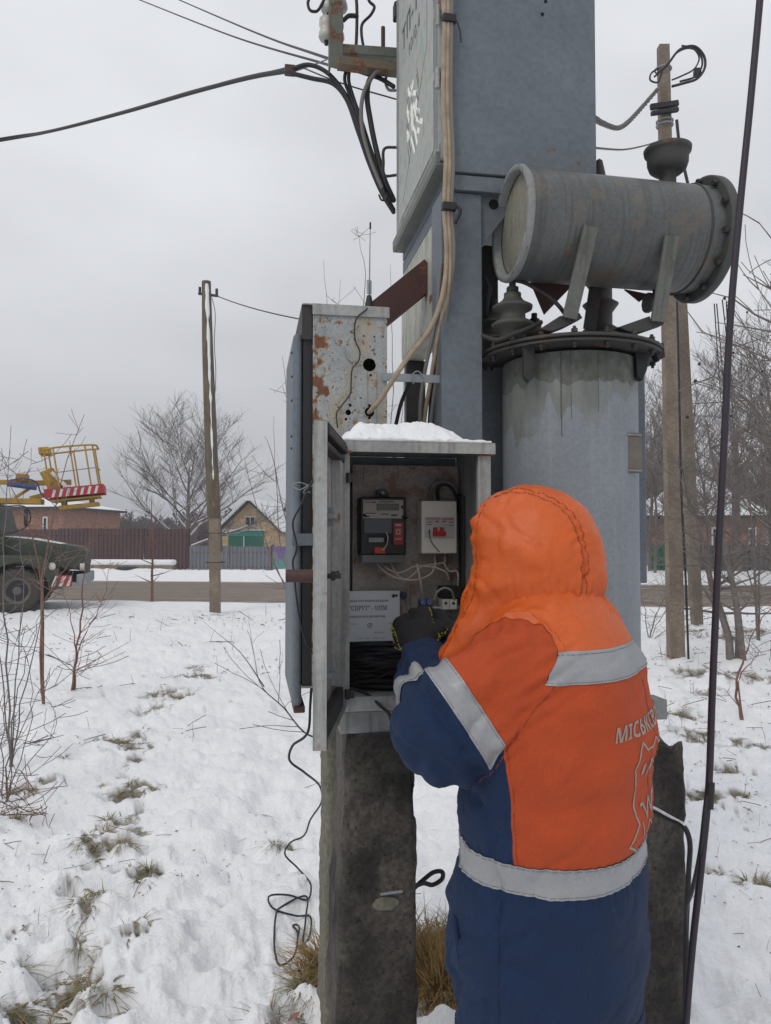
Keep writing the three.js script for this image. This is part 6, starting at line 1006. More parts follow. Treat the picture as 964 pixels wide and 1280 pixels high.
    x.lineWidth = 40; for (const k of [-1, 1]) { x.beginPath(); x.moveTo(512 + k * 150, 360); x.lineTo(512 + k * 140, 440); x.stroke(); x.beginPath(); x.moveTo(512 + k * 60, 340); x.lineTo(512 + k * 50, 470); x.stroke(); }
    x.lineWidth = 26; x.beginPath(); x.moveTo(330, 640); x.lineTo(400, 650); x.lineTo(440, 760); x.lineTo(512, 640); x.lineTo(584, 760); x.lineTo(624, 650); x.lineTo(694, 640); x.stroke(); x.lineWidth = 14; x.beginPath(); x.moveTo(350, 760); x.lineTo(400, 880); x.lineTo(512, 800); x.lineTo(624, 880); x.lineTo(674, 760); x.stroke();
    const am = new THREE.CanvasTexture(cv);
    const half = 0.155, y0 = 1.05, y1 = 1.31, p = back1.attributes.position, P2 = [], N2 = [], U2 = [], nn = back1.attributes.normal;
    for (let i = 0; i < p.count; i += 3) { const ok = [0, 1, 2].every((k) => p.getZ(i + k) < 0.02 && Math.abs(p.getX(i + k)) < half && p.getY(i + k) > y0 + 0.004 && p.getY(i + k) < y1); if (!ok) continue; for (let k = 0; k < 3; k++) { const j = i + k; P2.push(p.getX(j) + nn.getX(j) * 0.0012, p.getY(j) + nn.getY(j) * 0.0012, p.getZ(j) + nn.getZ(j) * 0.0012); N2.push(nn.getX(j), nn.getY(j), nn.getZ(j)); U2.push(0.5 - (p.getX(j) - 0.012) / (2 * half), (p.getY(j) - y0) / (y1 - y0)); } }
    const g = new THREE.BufferGeometry(); g.setAttribute('position', new THREE.Float32BufferAttribute(P2, 3)); g.setAttribute('normal', new THREE.Float32BufferAttribute(N2, 3)); g.setAttribute('uv', new THREE.Float32BufferAttribute(U2, 2));
    obj('back_print', g, std({ color: 0x9a8c80, alphaMap: am, transparent: true, roughness: 0.6 }), jk, { uv: true, label: 'grey lettering and shield emblem printed on the back' });
  }
  // ---- hood, head
  const HC = [0, 1.585, 0.032], hoodS = (x, y, z) => {
    let d = ell(x, y, z, HC, [0.107, 0.127, 0.116]); d = smin(d, ell(x, y, z, [0, 1.62, 0.06], [0.104, 0.098, 0.116]), 0.04);
    d = smin(d, seg(x, y, z, [0, 1.58, 0.012], [0, 1.545, 0.006], 0.102, 0.106), 0.04);
    d = smin(d, seg(x, y, z, [0.025, 1.56, 0.05], [0.085, 1.385, 0.165], 0.09, 0.035), 0.05); d = smin(d, seg(x, y, z, [-0.025, 1.56, 0.05], [-0.085, 1.385, 0.165], 0.09, 0.035), 0.05);
    const open = ell(x, y, z, [0, 1.585, 0.17], [0.09, 0.115, 0.12]); d = Math.max(d, -open, z - 0.168 - 0.5 * Math.max(0, 1.52 - y));
    return d;
  };
  const hg = nets(hoodS, [-0.17, 1.32, -0.2], [0.17, 1.79, 0.28], 0.005);
  swell(hg, (x, y, z) => {
    const n = fbm3(x * 10, y * 10, z * 10, 3, 751) - 0.5, wr = Math.pow(1 - Math.abs(2 * fbm3(x * 16, y * 12 + z * 9, z * 16, 2, 752) - 1), 4);
    const fd = Math.sin(52 * (y - 0.5 * z) + 12 * n), fm = sst(0.48, 0.62, fbm3(x * 7 + 3, y * 7, z * 7, 2, 753)); const w2 = Math.pow(1 - Math.abs(2 * fbm3(x * 24 + 5 * n, y * 20 + z * 12, z * 24, 2, 754) - 1), 8), w3 = Math.pow(1 - Math.abs(2 * fbm3(x * 10 + 2, y * 14 - z * 8, z * 10, 2, 755) - 1), 10); let k = 0.008 * n + 0.002 * wr + 0.0022 * fd * fm + 0.0016 * w2 - 0.0036 * w3; const seam = Math.abs(x) - 0.06 - 0.03 * (1.66 - y); k -= 0.006 * Math.exp(-((seam / 0.005) ** 2)) * (z < 0.06 ? 1 : 0.2); k += 0.003 * Math.exp(-(((seam - 0.012) / 0.008) ** 2));
    const edge = z - 0.142 - 0.5 * Math.max(0, 1.52 - y); k -= 0.004 * Math.exp(-((edge / 0.004) ** 2)); k += 0.004 * Math.sin(y * 60 + z * 30 + 5 * n) * sst(1.56, 1.48, y); const pm = 0.3 + 1.2 * fbm3(x * 14, y * 14, z * 14, 2, 756); k += 0.0017 * pm * Math.sin(y * 230 + z * 180 + 14 * n) * Math.exp(-((seam / 0.02) ** 2)); k += 0.0016 * pm * Math.sin(y * 210 + 16 * n) * Math.exp(-(((edge + 0.01) / 0.02) ** 2)); k += 0.0025 * Math.sin(Math.atan2(x, z) * 44 + 5 * n) * sst(1.58, 1.5, y) * (z < 0.05 ? 1 : 0); return k;
  });
  const hd = P('hood', hg.toNonIndexed(), litOrange, person, 'shiny orange quilted hood, colour lightened for light from above');
  { const sf = (x, y, z) => Math.abs(x) - 0.06 - 0.03 * (1.66 - y), ef = (x, y, z) => z - 0.142 - 0.5 * Math.max(0, 1.52 - y), hs = hg.toNonIndexed(); sew('hood_seam', [...stitch(hs, (x, y, z) => sf(x, y, z) - 0.008, (x, y, z) => z < 0.1 && y > 1.46), ...stitch(hs, (x, y, z) => sf(x, y, z) + 0.008, (x, y, z) => z < 0.1 && y > 1.46), ...stitch(hs, ef), ...stitch(hs, (x, y, z) => ef(x, y, z) + 0.022)], threadO, hd); }
  const skin = flat(0xb98a74, 0.6), headS = (x, y, z) => { let d = ell(x, y, z, [0, 1.6, 0.03], [0.072, 0.1, 0.09]); d = smin(d, ell(x, y, z, [0, 1.545, 0.06], [0.05, 0.05, 0.055]), 0.03); d = smin(d, seg(x, y, z, [0, 1.61, 0.112], [0, 1.575, 0.13], 0.008, 0.014), 0.015); d = smin(d, seg(x, y, z, [-0.02, 1.545, 0.108], [0.02, 1.545, 0.108], 0.008, 0.008), 0.01); for (const k of [-1, 1]) { d = smin(d, ell(x, y, z, [k * 0.073, 1.595, 0.01], [0.01, 0.03, 0.018]), 0.01); d = Math.max(d, -ell(x, y, z, [k * 0.03, 1.612, 0.118], [0.016, 0.01, 0.014])); d = Math.min(d, ell(x, y, z, [k * 0.03, 1.612, 0.1], [0.012, 0.012, 0.012])); } return d; };
  const head = P('head', nets(headS, [-0.1, 1.46, -0.09], [0.1, 1.72, 0.17], 0.006).toNonIndexed(), skin);
  for (const k of [-1, 1]) obj('eye', new THREE.SphereGeometry(0.006, 10, 8).translate(k * 0.03, 1.612, 0.109), M.black, head);
  obj('fringe', new THREE.SphereGeometry(0.078, 20, 10, 0, 6.3, 0, 1.0).scale(1, 1.2, 1.18).translate(0, 1.605, 0.03), flat(0x2a201a, 0.8), head);
  // ---- trousers and boots
  const legs = (x, y, z) => { let d = 9; for (const k of [-1, 1]) { d = smin(d, seg(x, y, z, [k * 0.095, 0.86, 0.0], [k * 0.1, 0.48, 0.02], 0.115, 0.088), 0.03); d = smin(d, seg(x, y, z, [k * 0.1, 0.48, 0.02], [k * 0.1, 0.13, -0.02], 0.088, 0.07), 0.03); } return Math.max(d, 0.1 - y, y - 0.9); };
  const lg = swell(nets(legs, [-0.26, 0.06, -0.2], [0.26, 0.95, 0.2], 0.013), (x, y, z) => 0.012 * (fbm3(x * 9, y * 14, z * 9, 3, 761) - 0.5) + 0.005 * Math.sin(y * 60)); P('trousers', lg.toNonIndexed(), navy, person, 'navy padded work trousers');
  for (const k of [-1, 1]) { const bs = (x, y, z) => { let d = smin(seg(x, y, z, [k * 0.1, 0.18, -0.03], [k * 0.1, 0.06, -0.03], 0.056, 0.058), seg(x, y, z, [k * 0.1, 0.055, -0.05], [k * 0.115, 0.045, 0.16], 0.05, 0.046), 0.03); return Math.max(d, -y - 0.005); }; const bt2 = P('boot', nets(bs, [k * 0.1 - 0.1, -0.03, -0.14], [k * 0.1 + 0.1, 0.27, 0.25], 0.01).toNonIndexed(), M.rubber); }
  // ---- gloved hands
  const knit = std({ ...tex2([30, 30, 33], 0.15, 771, true), roughness: 0.95, bumpScale: 0.002 }), dotM = flat(0xb3a33c, 0.6);
  function hand(wrist, dir, backV, mirror) {
    const Y = V(...dir).normalize(), Z = V(...backV), X = V(); Z.addScaledVector(Y, -Z.dot(Y)).normalize(); X.crossVectors(Y, Z); const m = new THREE.Matrix4().makeBasis(X, Y, Z).setPosition(...wrist);
    const f = []; const chain = (p, a0, lens, rads, curl, splay) => { let a = a0, q = p; for (let i = 0; i < 3; i++) { a += curl[i]; const n = [q[0] + splay * lens[i], q[1] + Math.cos(a) * lens[i], q[2] - Math.sin(a) * lens[i]]; f.push([q, n, rads[i], rads[i + 1]]); q = n; } };
    const s = mirror ? -1 : 1;
    chain([s * 0.034, 0.092, 0.0], 0.35, [0.044, 0.028, 0.022], [0.0125, 0.0115, 0.0105, 0.0095], [0.15, 0.75, 0.5], s * 0.06); chain([s * 0.012, 0.098, 0.002], 0.45, [0.048, 0.031, 0.024], [0.0125, 0.0118, 0.0108, 0.0098], [0.2, 0.85, 0.55], 0.0); chain([s * -0.011, 0.094, 0.0], 0.55, [0.045, 0.029, 0.023], [0.0122, 0.0115, 0.0105, 0.0095], [0.25, 0.9, 0.55], s * -0.04); chain([s * -0.032, 0.085, -0.004], 0.6, [0.036, 0.023, 0.02], [0.0112, 0.0105, 0.0098, 0.009], [0.3, 0.9, 0.5], s * -0.08);
    const th = [[[s * 0.03, 0.03, -0.012], [s * 0.056, 0.062, -0.026], 0.016, 0.0135], [[s * 0.056, 0.062, -0.026], [s * 0.052, 0.095, -0.042], 0.0135, 0.012], [[s * 0.052, 0.095, -0.042], [s * 0.034, 0.115, -0.054], 0.012, 0.0105]];
    const sd = (x, y, z) => { let d = smin(seg(x, y, z, [s * 0.022, 0.02, 0], [s * 0.026, 0.088, 0], 0.021, 0.019), seg(x, y, z, [s * -0.02, 0.02, 0], [s * -0.024, 0.082, -0.002], 0.021, 0.018), 0.03); d = smin(d, seg(x, y, z, [0, -0.05, 0], [0, 0.025, 0], 0.033, 0.032), 0.02); for (const [a, b, r0, r1] of f) d = smin(d, seg(x, y, z, a, b, r0, r1), 0.006); for (const [a, b, r0, r1] of th) d = smin(d, seg(x, y, z, a, b, r0, r1), 0.01); return d; };
    const g = nets(sd, [-0.1, -0.09, -0.12], [0.1, 0.19, 0.05], 0.0038), dots = [], p = g.attributes.position, n = g.attributes.normal, seen = new Set();
    for (let i = 0; i < p.count; i++) { if (n.getZ(i) > 0.2 || p.getY(i) < 0.0) continue; const key = Math.round(p.getX(i) / 0.0085) + ',' + Math.round(p.getY(i) / 0.0085) + ',' + Math.round(p.getZ(i) / 0.0085); if (seen.has(key)) continue; seen.add(key); dots.push(new THREE.SphereGeometry(0.0022, 6, 4).translate(p.getX(i) + n.getX(i) * 0.0006, p.getY(i) + n.getY(i) * 0.0006, p.getZ(i) + n.getZ(i) * 0.0006)); }
    g.applyMatrix4(m); const gl = P('glove', g.toNonIndexed(), knit, person, 'black knitted glove with yellow grip dots'); obj('grip_dots', dots.map((q) => q.applyMatrix4(m)), dotM, gl, { kind: 'stuff' });
  }
  const dirTo = (px, py, d, from) => { const q = loc(px, py, d); return [q[0] - from[0], q[1] - from[1], q[2] - from[2]]; };
  const W2 = loc(525, 806, 1.63); hand(W2, dirTo(510, 762, 1.73, W2), (() => { const a = loc(500, 700, 1.6), b = loc(512, 760, 1.66); return [a[0] - b[0], a[1] - b[1], a[2] - b[2]]; })(), false);
  const W3 = loc(568, 806, 1.72); hand(W3, dirTo(558, 764, 1.82, W3), (() => { const a = loc(600, 730, 1.66), b = loc(562, 765, 1.76); return [a[0] - b[0], a[1] - b[1], a[2] - b[2]]; })(), true);
}

// ---------------------------------------------------------------- crane truck on the verge
{
  const TT = 0.3, b = turned(V(-7.85, 0, -16.2), -TT), o = thing('aerial_lift_truck', 'dark green truck with a yellow aerial work platform', 'truck', b, { turn: TT });
  const T = (x, y, z) => V(b.x + x, b.y + y, b.z + z), tb = (x0, x1, y0, y1, z0, z1, r = 0) => box(b.x + x0, b.x + x1, y0, y1, b.z + z0, b.z + z1, r);
  const green = paint([58, 66, 54], { s: 801, m: 1.6, rust: 0.26, rustC: [92, 84, 72] }), yel = paint([176, 140, 54], { s: 811, m: 1.2, rust: 0.3, rustC: [120, 84, 40] }), red = flat(0xa02a30, 0.6), wht = flat(0xc6c4c0, 0.6);
  const ex = (pts, z0, z1, bev = 0.02) => { const g = extr(pts, Math.abs(z1 - z0) - 2 * bev, bev); return g.translate(b.x, 0, b.z + Math.min(z0, z1) + bev); };
  const arc = []; for (let i = 0; i <= 14; i++) { const a = Math.PI * i / 14; arc.push([0.66 * Math.cos(a) * 1, 0.5 + 0.6 * Math.sin(a)]); }
  obj('bonnet', ex([[-0.5, 1.1], [1.22, 0.95], [1.3, 1.05], [1.3, 1.28], [1.22, 1.36], [0.2, 1.54], [-0.55, 1.62]], -0.25, -1.95, 0.05), green, o);
  obj('fender', ex([[-0.95, 0.55], [-0.66, 0.5], ...arc.slice().reverse().map(([x, y]) => [x, y]), [0.72, 0.52], [0.85, 0.55], [0.8, 0.9], [0.45, 1.2], [-0.5, 1.22], [-0.95, 1.0]], 0.05, -0.42, 0.03), green, o);
  obj('fender', ex([[-0.95, 0.55], [-0.66, 0.5], ...arc.slice().reverse().map(([x, y]) => [x, y]), [0.72, 0.52], [0.85, 0.55], [0.8, 0.9], [0.45, 1.2], [-0.5, 1.22], [-0.95, 1.0]], -1.8, -2.3, 0.03), green, o);
  obj('radiator_grille', tb(1.26, 1.34, 0.7, 1.26, -0.45, -1.75, 0.02), M.darkSteel, o); obj('bonnet_snow', ex([[-0.4, 1.615], [0.2, 1.56], [1.15, 1.39], [1.1, 1.42], [0.2, 1.6], [-0.4, 1.66]], -0.4, -1.8, 0.005), M.snow, o, { kind: 'stuff' });
  const cab = obj('cab', ex([[-2.0, 0.7], [-0.42, 0.7], [-0.35, 1.6], [-0.52, 2.28], [-0.66, 2.36], [-2.0, 2.36]], 0.0, -2.25, 0.06), green, o);
  const ws = (z0, z1) => { const g = new THREE.BoxGeometry(0.03, 0.62, Math.abs(z1 - z0)); g.rotateZ(0.245); g.translate(b.x - 0.405, 1.93, b.z + (z0 + z1) / 2); return g; };
  const gl = std({ color: 0x6f7a84, roughness: 0.12 }); obj('windscreen', ws(-0.15, -1.08), gl, cab); obj('windscreen', ws(-1.14, -2.1), gl, cab);
  obj('side_window', tb(-1.75, -0.95, 1.62, 2.2, 0.008, 0.03), gl, cab); obj('door_seam', [tb(-0.86, -0.85, 0.75, 2.3, 0.003, 0.012), tb(-1.85, -1.84, 0.75, 2.3, 0.003, 0.012)], M.black, cab, { kind: 'stuff' });
  const mr = obj('mirror', tb(0.18, 0.24, 1.86, 2.22, 0.24, 0.44, 0.02), M.black, o); obj('mirror_arm', tube([T(-0.75, 2.3, 0.0), T(-0.2, 2.28, 0.25), T(0.2, 2.26, 0.34), T(0.3, 2.05, 0.34), T(0.22, 1.85, 0.34), T(-0.5, 1.62, 0.05)], 0.014, 40, 6), M.black, mr);
  const tyreM = paint([62, 58, 54], { s: 821, m: 0.5 }), rimM = paint([104, 98, 90], { s: 831, m: 0.5 });
  const wheel = (x, z, sg) => { const w = obj('wheel', new THREE.CylinderGeometry(0.27, 0.27, 0.16, 32).rotateX(Math.PI / 2).translate(b.x + x, 0.48, b.z + z), M.rubber, o); const pr = [[0.27, -0.13], [0.38, -0.14], [0.46, -0.12], [0.485, -0.08], [0.485, 0.08], [0.46, 0.12], [0.38, 0.14], [0.27, 0.13]]; obj('tyre', lathe(pr, 40).rotateX(Math.PI / 2).translate(b.x + x, 0.48, b.z + z), tyreM, w); obj('rim', lathe([[0, 0.02], [0.07, 0.03], [0.09, 0.0], [0.2, -0.03], [0.25, 0.03], [0.28, 0.06], [0.285, 0.02]], 32).rotateX(Math.PI / 2).translate(b.x + x, 0.48, b.z + z + sg * 0.08), rimM, w);
    for (let i = 0; i < 26; i++) { const a = i / 26 * 6.283, g = new THREE.BoxGeometry(0.06, 0.03, 0.24); g.translate(0, 0.485, 0); g.rotateZ(a); g.translate(b.x + x, 0.48, b.z + z); if (i === 0) w.userData.t = []; w.userData.t.push(g); } obj('tread', w.userData.t, M.rubber, w, { kind: 'stuff' }); delete w.userData.t; };
  wheel(0, -0.16, 1); wheel(0, -2.1, -1); wheel(-3.4, -0.16, 1); wheel(-3.4, -2.1, -1); wheel(-4.7, -0.16, 1); wheel(-4.7, -2.1, -1);
  const bm = obj('bumper', tb(1.18, 1.4, 0.58, 0.82, 0.0, -2.25, 0.03), M.zinc, o); const pl = obj('warning_plate', tb(0.64, 1.1, 0.56, 0.8, 0.02, 0.05, 0.01), red, bm);
  for (let i = 0; i < 3; i++) { const g = extr([[0.68 + i * 0.15, 0.57], [0.75 + i * 0.15, 0.57], [0.83 + i * 0.15, 0.79], [0.76 + i * 0.15, 0.79]].map(([x, y]) => [Math.min(x, 1.09), y]), 0.004); g.translate(b.x, 0, b.z + 0.051); obj('stripe', g, wht, pl); }
  obj('headlight', new THREE.CylinderGeometry(0.1, 0.1, 0.1, 20).rotateZ(1.57).translate(b.x + 1.28, 0.98, b.z - 0.32), wht, o); obj('headlight', new THREE.CylinderGeometry(0.1, 0.1, 0.1, 20).rotateZ(1.57).translate(b.x + 1.28, 0.98, b.z - 1.9), wht, o); obj('side_lamp', new THREE.SphereGeometry(0.07, 12, 8).scale(1, 1.2, 0.5).translate(b.x + 0.7, 1.0, b.z + 0.04), wht, o);
  obj('chassis', tb(-6.2, 1.2, 0.62, 0.84, -0.6, -1.65), M.black, o); obj('load_bed', tb(-6.2, -2.15, 0.95, 1.3, 0.05, -2.3, 0.02), green, o); obj('turret', cyl(T(-3.2, 1.3, -1.1), T(-3.2, 2.45, -1.1), 0.4, 0.34, 20), yel, o);
  // boom: two chords with diagonals
  const bo = obj('boom', [tb(-6, 0.35, 2.38, 2.5, -0.8, -0.95, 0.01), tb(-6, 0.35, 2.38, 2.5, -1.25, -1.4, 0.01), tb(-6, 0.15, 2.82, 2.92, -1.0, -1.2, 0.01)], yel, o);
  for (let i = 0; i < 14; i++) obj('boom_strut', bar(T(-5.8 + i * 0.43, 2.5, -0.87), T(-5.58 + i * 0.43 + (i % 2 ? 0.2 : -0.2), 2.83, -1.05), 0.06, 0.05), yel, bo);
  obj('jib', [bar(T(0.1, 2.5, -0.95), T(0.85, 2.72, -0.95), 0.1, 0.12), bar(T(0.1, 2.86, -1.1), T(0.95, 2.9, -1.1), 0.12, 0.1), tb(-0.2, 0.05, 2.9, 3.06, -0.9, -1.2, 0.02)], yel, bo); obj('hydraulic_hose', tube([T(-0.3, 2.9, -0.85), T(0.0, 2.94, -0.8), T(0.25, 2.86, -0.78), T(0.35, 2.62, -0.78), T(0.55, 2.45, -0.78), T(0.7, 2.5, -0.8)], 0.018, 40, 7), flat(0x28407a, 0.5), bo); obj('hydraulic_cylinder', cyl(T(-0.35, 2.82, -0.82), T(0.25, 2.74, -0.82), 0.06, 0.06, 14), flat(0x2c4478, 0.4), bo);
  // work platform, tipped a little
  const c = T(1.02, 2.72, -1.1), R = (g) => g.translate(-c.x, -c.y, -c.z).rotateZ(0.12).translate(c.x, c.y, c.z), L = (x, y, z) => V(c.x + x, c.y + y, c.z + z);
  const pf = obj('platform', R(box(c.x - 0.52, c.x + 0.62, c.y - 0.06, c.y, c.z - 0.45, c.z + 0.45)), yel, o);
  const rail = (...p) => R(tube(p, 0.022, 40, 7));
  obj('top_rail', [rail(L(-0.5, 0.93, 0.45), L(-0.3, 0.96, 0.45), L(0.5, 0.96, 0.45), L(0.58, 0.95, 0.42), L(0.6, 0.95, 0), L(0.58, 0.95, -0.42), L(0.5, 0.96, -0.45), L(-0.5, 0.93, -0.45)), R(box(c.x - 0.62, c.x - 0.4, c.y + 0.84, c.y + 1.0, c.z - 0.1, c.z + 0.45, 0.02))], yel, pf);
  for (const [x, z, k] of [[-0.45, 0.45, 0], [-0.25, 0.45, 0], [0.1, 0.45, 0], [0.58, 0.4, 0], [0.42, 0.45, 0], [0.58, -0.4, 0], [0.1, -0.45, 0], [-0.45, -0.45, 0]]) obj('upright', R(cyl(L(x - 0.02, 0, z), L(x - 0.06, 0.95, z), 0.018, 0.018, 8)), yel, pf);
  obj('mid_rail', R(cyl(L(-0.3, 0.4, 0.45), L(0.58, 0.44, 0.45), 0.012, 0.012, 8)), M.zinc, pf); obj('mid_rail', R(cyl(L(0.58, 0.44, 0.42), L(0.58, 0.44, -0.42), 0.012, 0.012, 8)), M.zinc, pf);
  obj('control_board', R(bar(L(-0.36, 0.02, 0.2), L(-0.52, 0.5, 0.2), 0.3, 0.3)), yel, pf); obj('seat_board', R(bar(L(-0.1, 0.02, 0.3), L(-0.4, 0.42, 0.3), 0.08, 0.3)), wht, pf);
  const sk = obj('skirt', [R(box(c.x - 0.6, c.x + 0.66, c.y - 0.16, c.y + 0.05, c.z + 0.455, c.z + 0.475)), R(box(c.x + 0.64, c.x + 0.66, c.y - 0.16, c.y + 0.05, c.z - 0.47, c.z + 0.45)), R(box(c.x - 0.6, c.x + 0.66, c.y - 0.16, c.y + 0.05, c.z - 0.475, c.z - 0.455))], red, pf);
  for (let i = 0; i < 7; i++) { const x = c.x - 0.46 + i * 0.15, y = c.y - 0.15, g = extr([[x, y], [x + 0.06, y], [x + 0.12, y + 0.17], [x + 0.06, y + 0.17]], 0.004); g.translate(0, 0, c.z + 0.4765); obj('stripe', R(g), wht, sk); }
  obj('under_frame', [R(box(c.x - 0.35, c.x + 0.5, c.y - 0.42, c.y - 0.34, c.z - 0.3, c.z + 0.3)), R(box(c.x - 0.3, c.x - 0.2, c.y - 0.34, c.y - 0.07, c.z - 0.2, c.z + 0.2)), R(box(c.x + 0.3, c.x + 0.4, c.y - 0.34, c.y - 0.07, c.z - 0.2, c.z + 0.2)), R(box(c.x - 0.5, c.x + 0.55, c.y - 0.24, c.y - 0.2, c.z - 0.4, c.z + 0.4))], yel, pf);
}

// ---------------------------------------------------------------- saplings, canes and twigs close by
function sapling(name, label, basePx, stems, { mat = M.redTwig, r = 0.012, twigs = 8, tl = [0.25, 0.8], s = 1, drop = 0, group } = {}) {
  seed = s; const p = on(...basePx), d = -p.z, parts = { trunk: [], crown: [], snow: [] };
  stems.forEach((st, si) => {
    const pts = [V(rr(-0.02, 0.02) * (si ? 1 : 0), -0.06, 0), ...st.map(([x, y, k = 0]) => at(x, y, d + k).sub(p))], c = new THREE.CatmullRomCurve3(pts), P = c.getPoints(16), r0 = r * (si ? 0.7 : 1), rd = P.map((_, i) => Math.max(r0 * (1 - 0.85 * i / 16), 0.0016));
    P.forEach((q, i) => { if (i) q.add(V(rr(-0.01, 0.01), 0, rr(-0.02, 0.02))); });
    parts.trunk.push(taper(P, rd, 6));
    for (let i = 0; i < twigs; i++) { const j = 2 + Math.floor(rnd() * 14), a = rr(0, 6.28), T = limb(P[j], V(Math.cos(a), rr(0.1, 0.9) - drop, Math.sin(a) * 0.8), rr(...tl) * (1.2 - j / 20), Math.max(rd[j] * 0.5, 0.002), 5, 0.05, 0.13); parts.crown.push(taper(T.pts, T.rads.map((x) => Math.max(x, 0.0014)), 4)); for (let k = 0; k < 3; k++) { const q = T.pts[1 + Math.floor(rnd() * 4)], b = rr(0, 6.28), U = limb(q, V(Math.cos(b), rr(-0.2, 0.8), Math.sin(b)), rr(0.08, 0.3), 0.002, 3, 0.05, 0.2); parts.crown.push(taper(U.pts, U.rads.map((x) => Math.max(x, 0.0012)), 3)); } }
  });
  return treeThing(name, label, 'sapling', p, parts, [mat, mat], { group });
}
sapling('sapling', 'reddish leafless sapling forking in front of the crane truck', [55, 885], [[[52, 800], [53, 730], [58, 690], [68, 640], [80, 590], [106, 518]], [[53, 730], [45, 690], [30, 640], [10, 600], [2, 580]], [[54, 760], [75, 720], [100, 690], [125, 665]]], { s: 903, r: 0.014, twigs: 6, tl: [0.25, 0.6] });
sapling('sapling', 'slim reddish sapling with fanned twigs on the open snow', [89, 870], [[[95, 820], [101, 770], [105, 720], [112, 680], [122, 640]], [[93, 840], [108, 790], [130, 750], [138, 700]], [[95, 820], [88, 770], [78, 730]]], { s: 911, r: 0.013, twigs: 7, tl: [0.25, 0.7] });
sapling('sapling', 'single thin sapling at the near road edge', [190, 754], [[[190, 720], [191, 690], [190, 655], [189, 620]]], { s: 923, r: 0.04, twigs: 12, tl: [0.4, 1.2] });
sapling('sapling', 'tall thin canes growing behind the rusty cabinet', [396, 880], [[[375, 760], [366, 640], [362, 540], [353, 445]], [[372, 700], [350, 620], [338, 560], [330, 545]], [[388, 700], [345, 660], [335, 640]], [[400, 600], [410, 450], [405, 325]], [[420, 600], [450, 420], [456, 340], [445, 283]], [[440, 700], [486, 560], [490, 420], [487, 330]], [[470, 640], [500, 540], [505, 450]], [[376, 800], [350, 720], [320, 660]], [[390, 760], [380, 650], [372, 560], [368, 470]], [[386, 780], [340, 700], [318, 620], [304, 570]], [[380, 790], [352, 690], [345, 600], [342, 520]], [[392, 700], [404, 560], [418, 470], [426, 350]]], { s: 931, r: 0.014, twigs: 4, tl: [0.15, 0.4], mat: M.twig });
sapling('bramble_canes', 'tangle of arching dark canes at the field border', [6, 1002], [[[12, 940], [25, 860], [45, 790], [60, 740]], [[20, 930], [60, 850], [80, 830], [110, 850]], [[4, 930], [10, 860], [20, 800], [35, 740]], [[30, 960], [70, 905], [60, 880], [10, 870]], [[25, 950], [40, 880], [32, 820], [5, 780]], [[12, 960], [30, 930], [50, 925], [70, 915]], [[-30, 900], [-10, 860], [30, 850], [65, 880]]], { s: 941, r: 0.0055, twigs: 3, tl: [0.12, 0.4], drop: 0.4, mat: M.twig });
sapling('weed_stalks', 'clump of dry brown weed stalks low in the snow', [18, 1030], [[[25, 1000], [40, 985], [55, 1000], [60, 1040]], [[10, 1000], [5, 985], [2, 975]], [[30, 1010], [50, 1015], [55, 1050]], [[20, 1000], [35, 1000], [42, 1045]]], { s: 947, r: 0.003, twigs: 3, tl: [0.05, 0.16], drop: 0.5 });
sapling('tall_shoots', 'tall thin leafless shoots at the field border by the truck', [14, 965], [[[10, 860], [6, 740], [8, 620], [17, 532]], [[20, 850], [30, 740], [26, 640], [40, 560]], [[4, 860], [-6, 740], [-4, 620], [5, 560]], [[26, 880], [50, 780], [62, 690], [84, 610]]], { s: 967, r: 0.008, twigs: 4, tl: [0.2, 0.55], mat: M.twig });
sapling('arching_cane', 'dark cane arching down beside the young tree', [928, 898], [[[921, 860], [930, 820], [948, 780], [975, 750]], [[923, 850], [936, 830], [952, 810]]], { s: 953, r: 0.014, twigs: 3, tl: [0.15, 0.4] });
sapling('sapling', 'low spray of fine twigs spreading behind the concrete pole', [812, 800], [[[820, 770], [832, 745], [850, 720]], [[806, 760], [800, 735], [808, 700]], [[830, 790], [856, 770], [880, 765]], [[822, 780], [846, 740], [866, 690]]], { s: 957, r: 0.012, twigs: 8, tl: [0.3, 0.9], mat: M.twig });
sapling('sapling', 'slender leafless sapling rising beside the thick cable', [948, 805], [[[944, 720], [938, 640], [930, 560], [915, 480]], [[950, 700], [958, 600], [950, 520]], [[940, 730], [912, 660], [890, 620]]], { s: 959, r: 0.022, twigs: 14, tl: [0.4, 1.2], mat: M.twig });
{ // fallen branch between the saplings and the pillar
  const pt = (x, y, h) => { const g = gnd(x, y, h); return g; }; seed = 961;
  const pts = [pt(404, 925, 0.06), pt(380, 915, 0.18), pt(355, 885, 0.3), pt(330, 862, 0.36), pt(318, 820, 0.4), pt(310, 765, 0.5)], o = thing('fallen_branch', 'bare dark branch leaning across the snow to the open door', 'branch', pts[0]);
  const C1 = new THREE.CatmullRomCurve3(pts).getPoints(20); obj('stem', taper(C1, C1.map((_, i) => 0.008 * (1 - i / 24)), 6), M.bark, o);
  const tw = []; for (let i = 0; i < 10; i++) { const q = C1[2 + Math.floor(rnd() * 16)], T = limb(q, V(rr(-1, 0.2), rr(-0.2, 0.6), rr(-0.3, 0.3)), rr(0.2, 0.6), 0.003, 5, 0, 0.15); tw.push(taper(T.pts, T.rads.map((x) => Math.max(x, 0.0014)), 4)); } const p2 = [pt(330, 858, 0.34), pt(300, 815, 0.4), pt(270, 790, 0.42), pt(244, 768, 0.5)]; const C2 = new THREE.CatmullRomCurve3(p2).getPoints(12); tw.push(taper(C2, C2.map((_, i) => 0.006 * (1 - i / 14)), 5)); obj('side_twigs', tw, M.bark, o, { kind: 'stuff' });
}
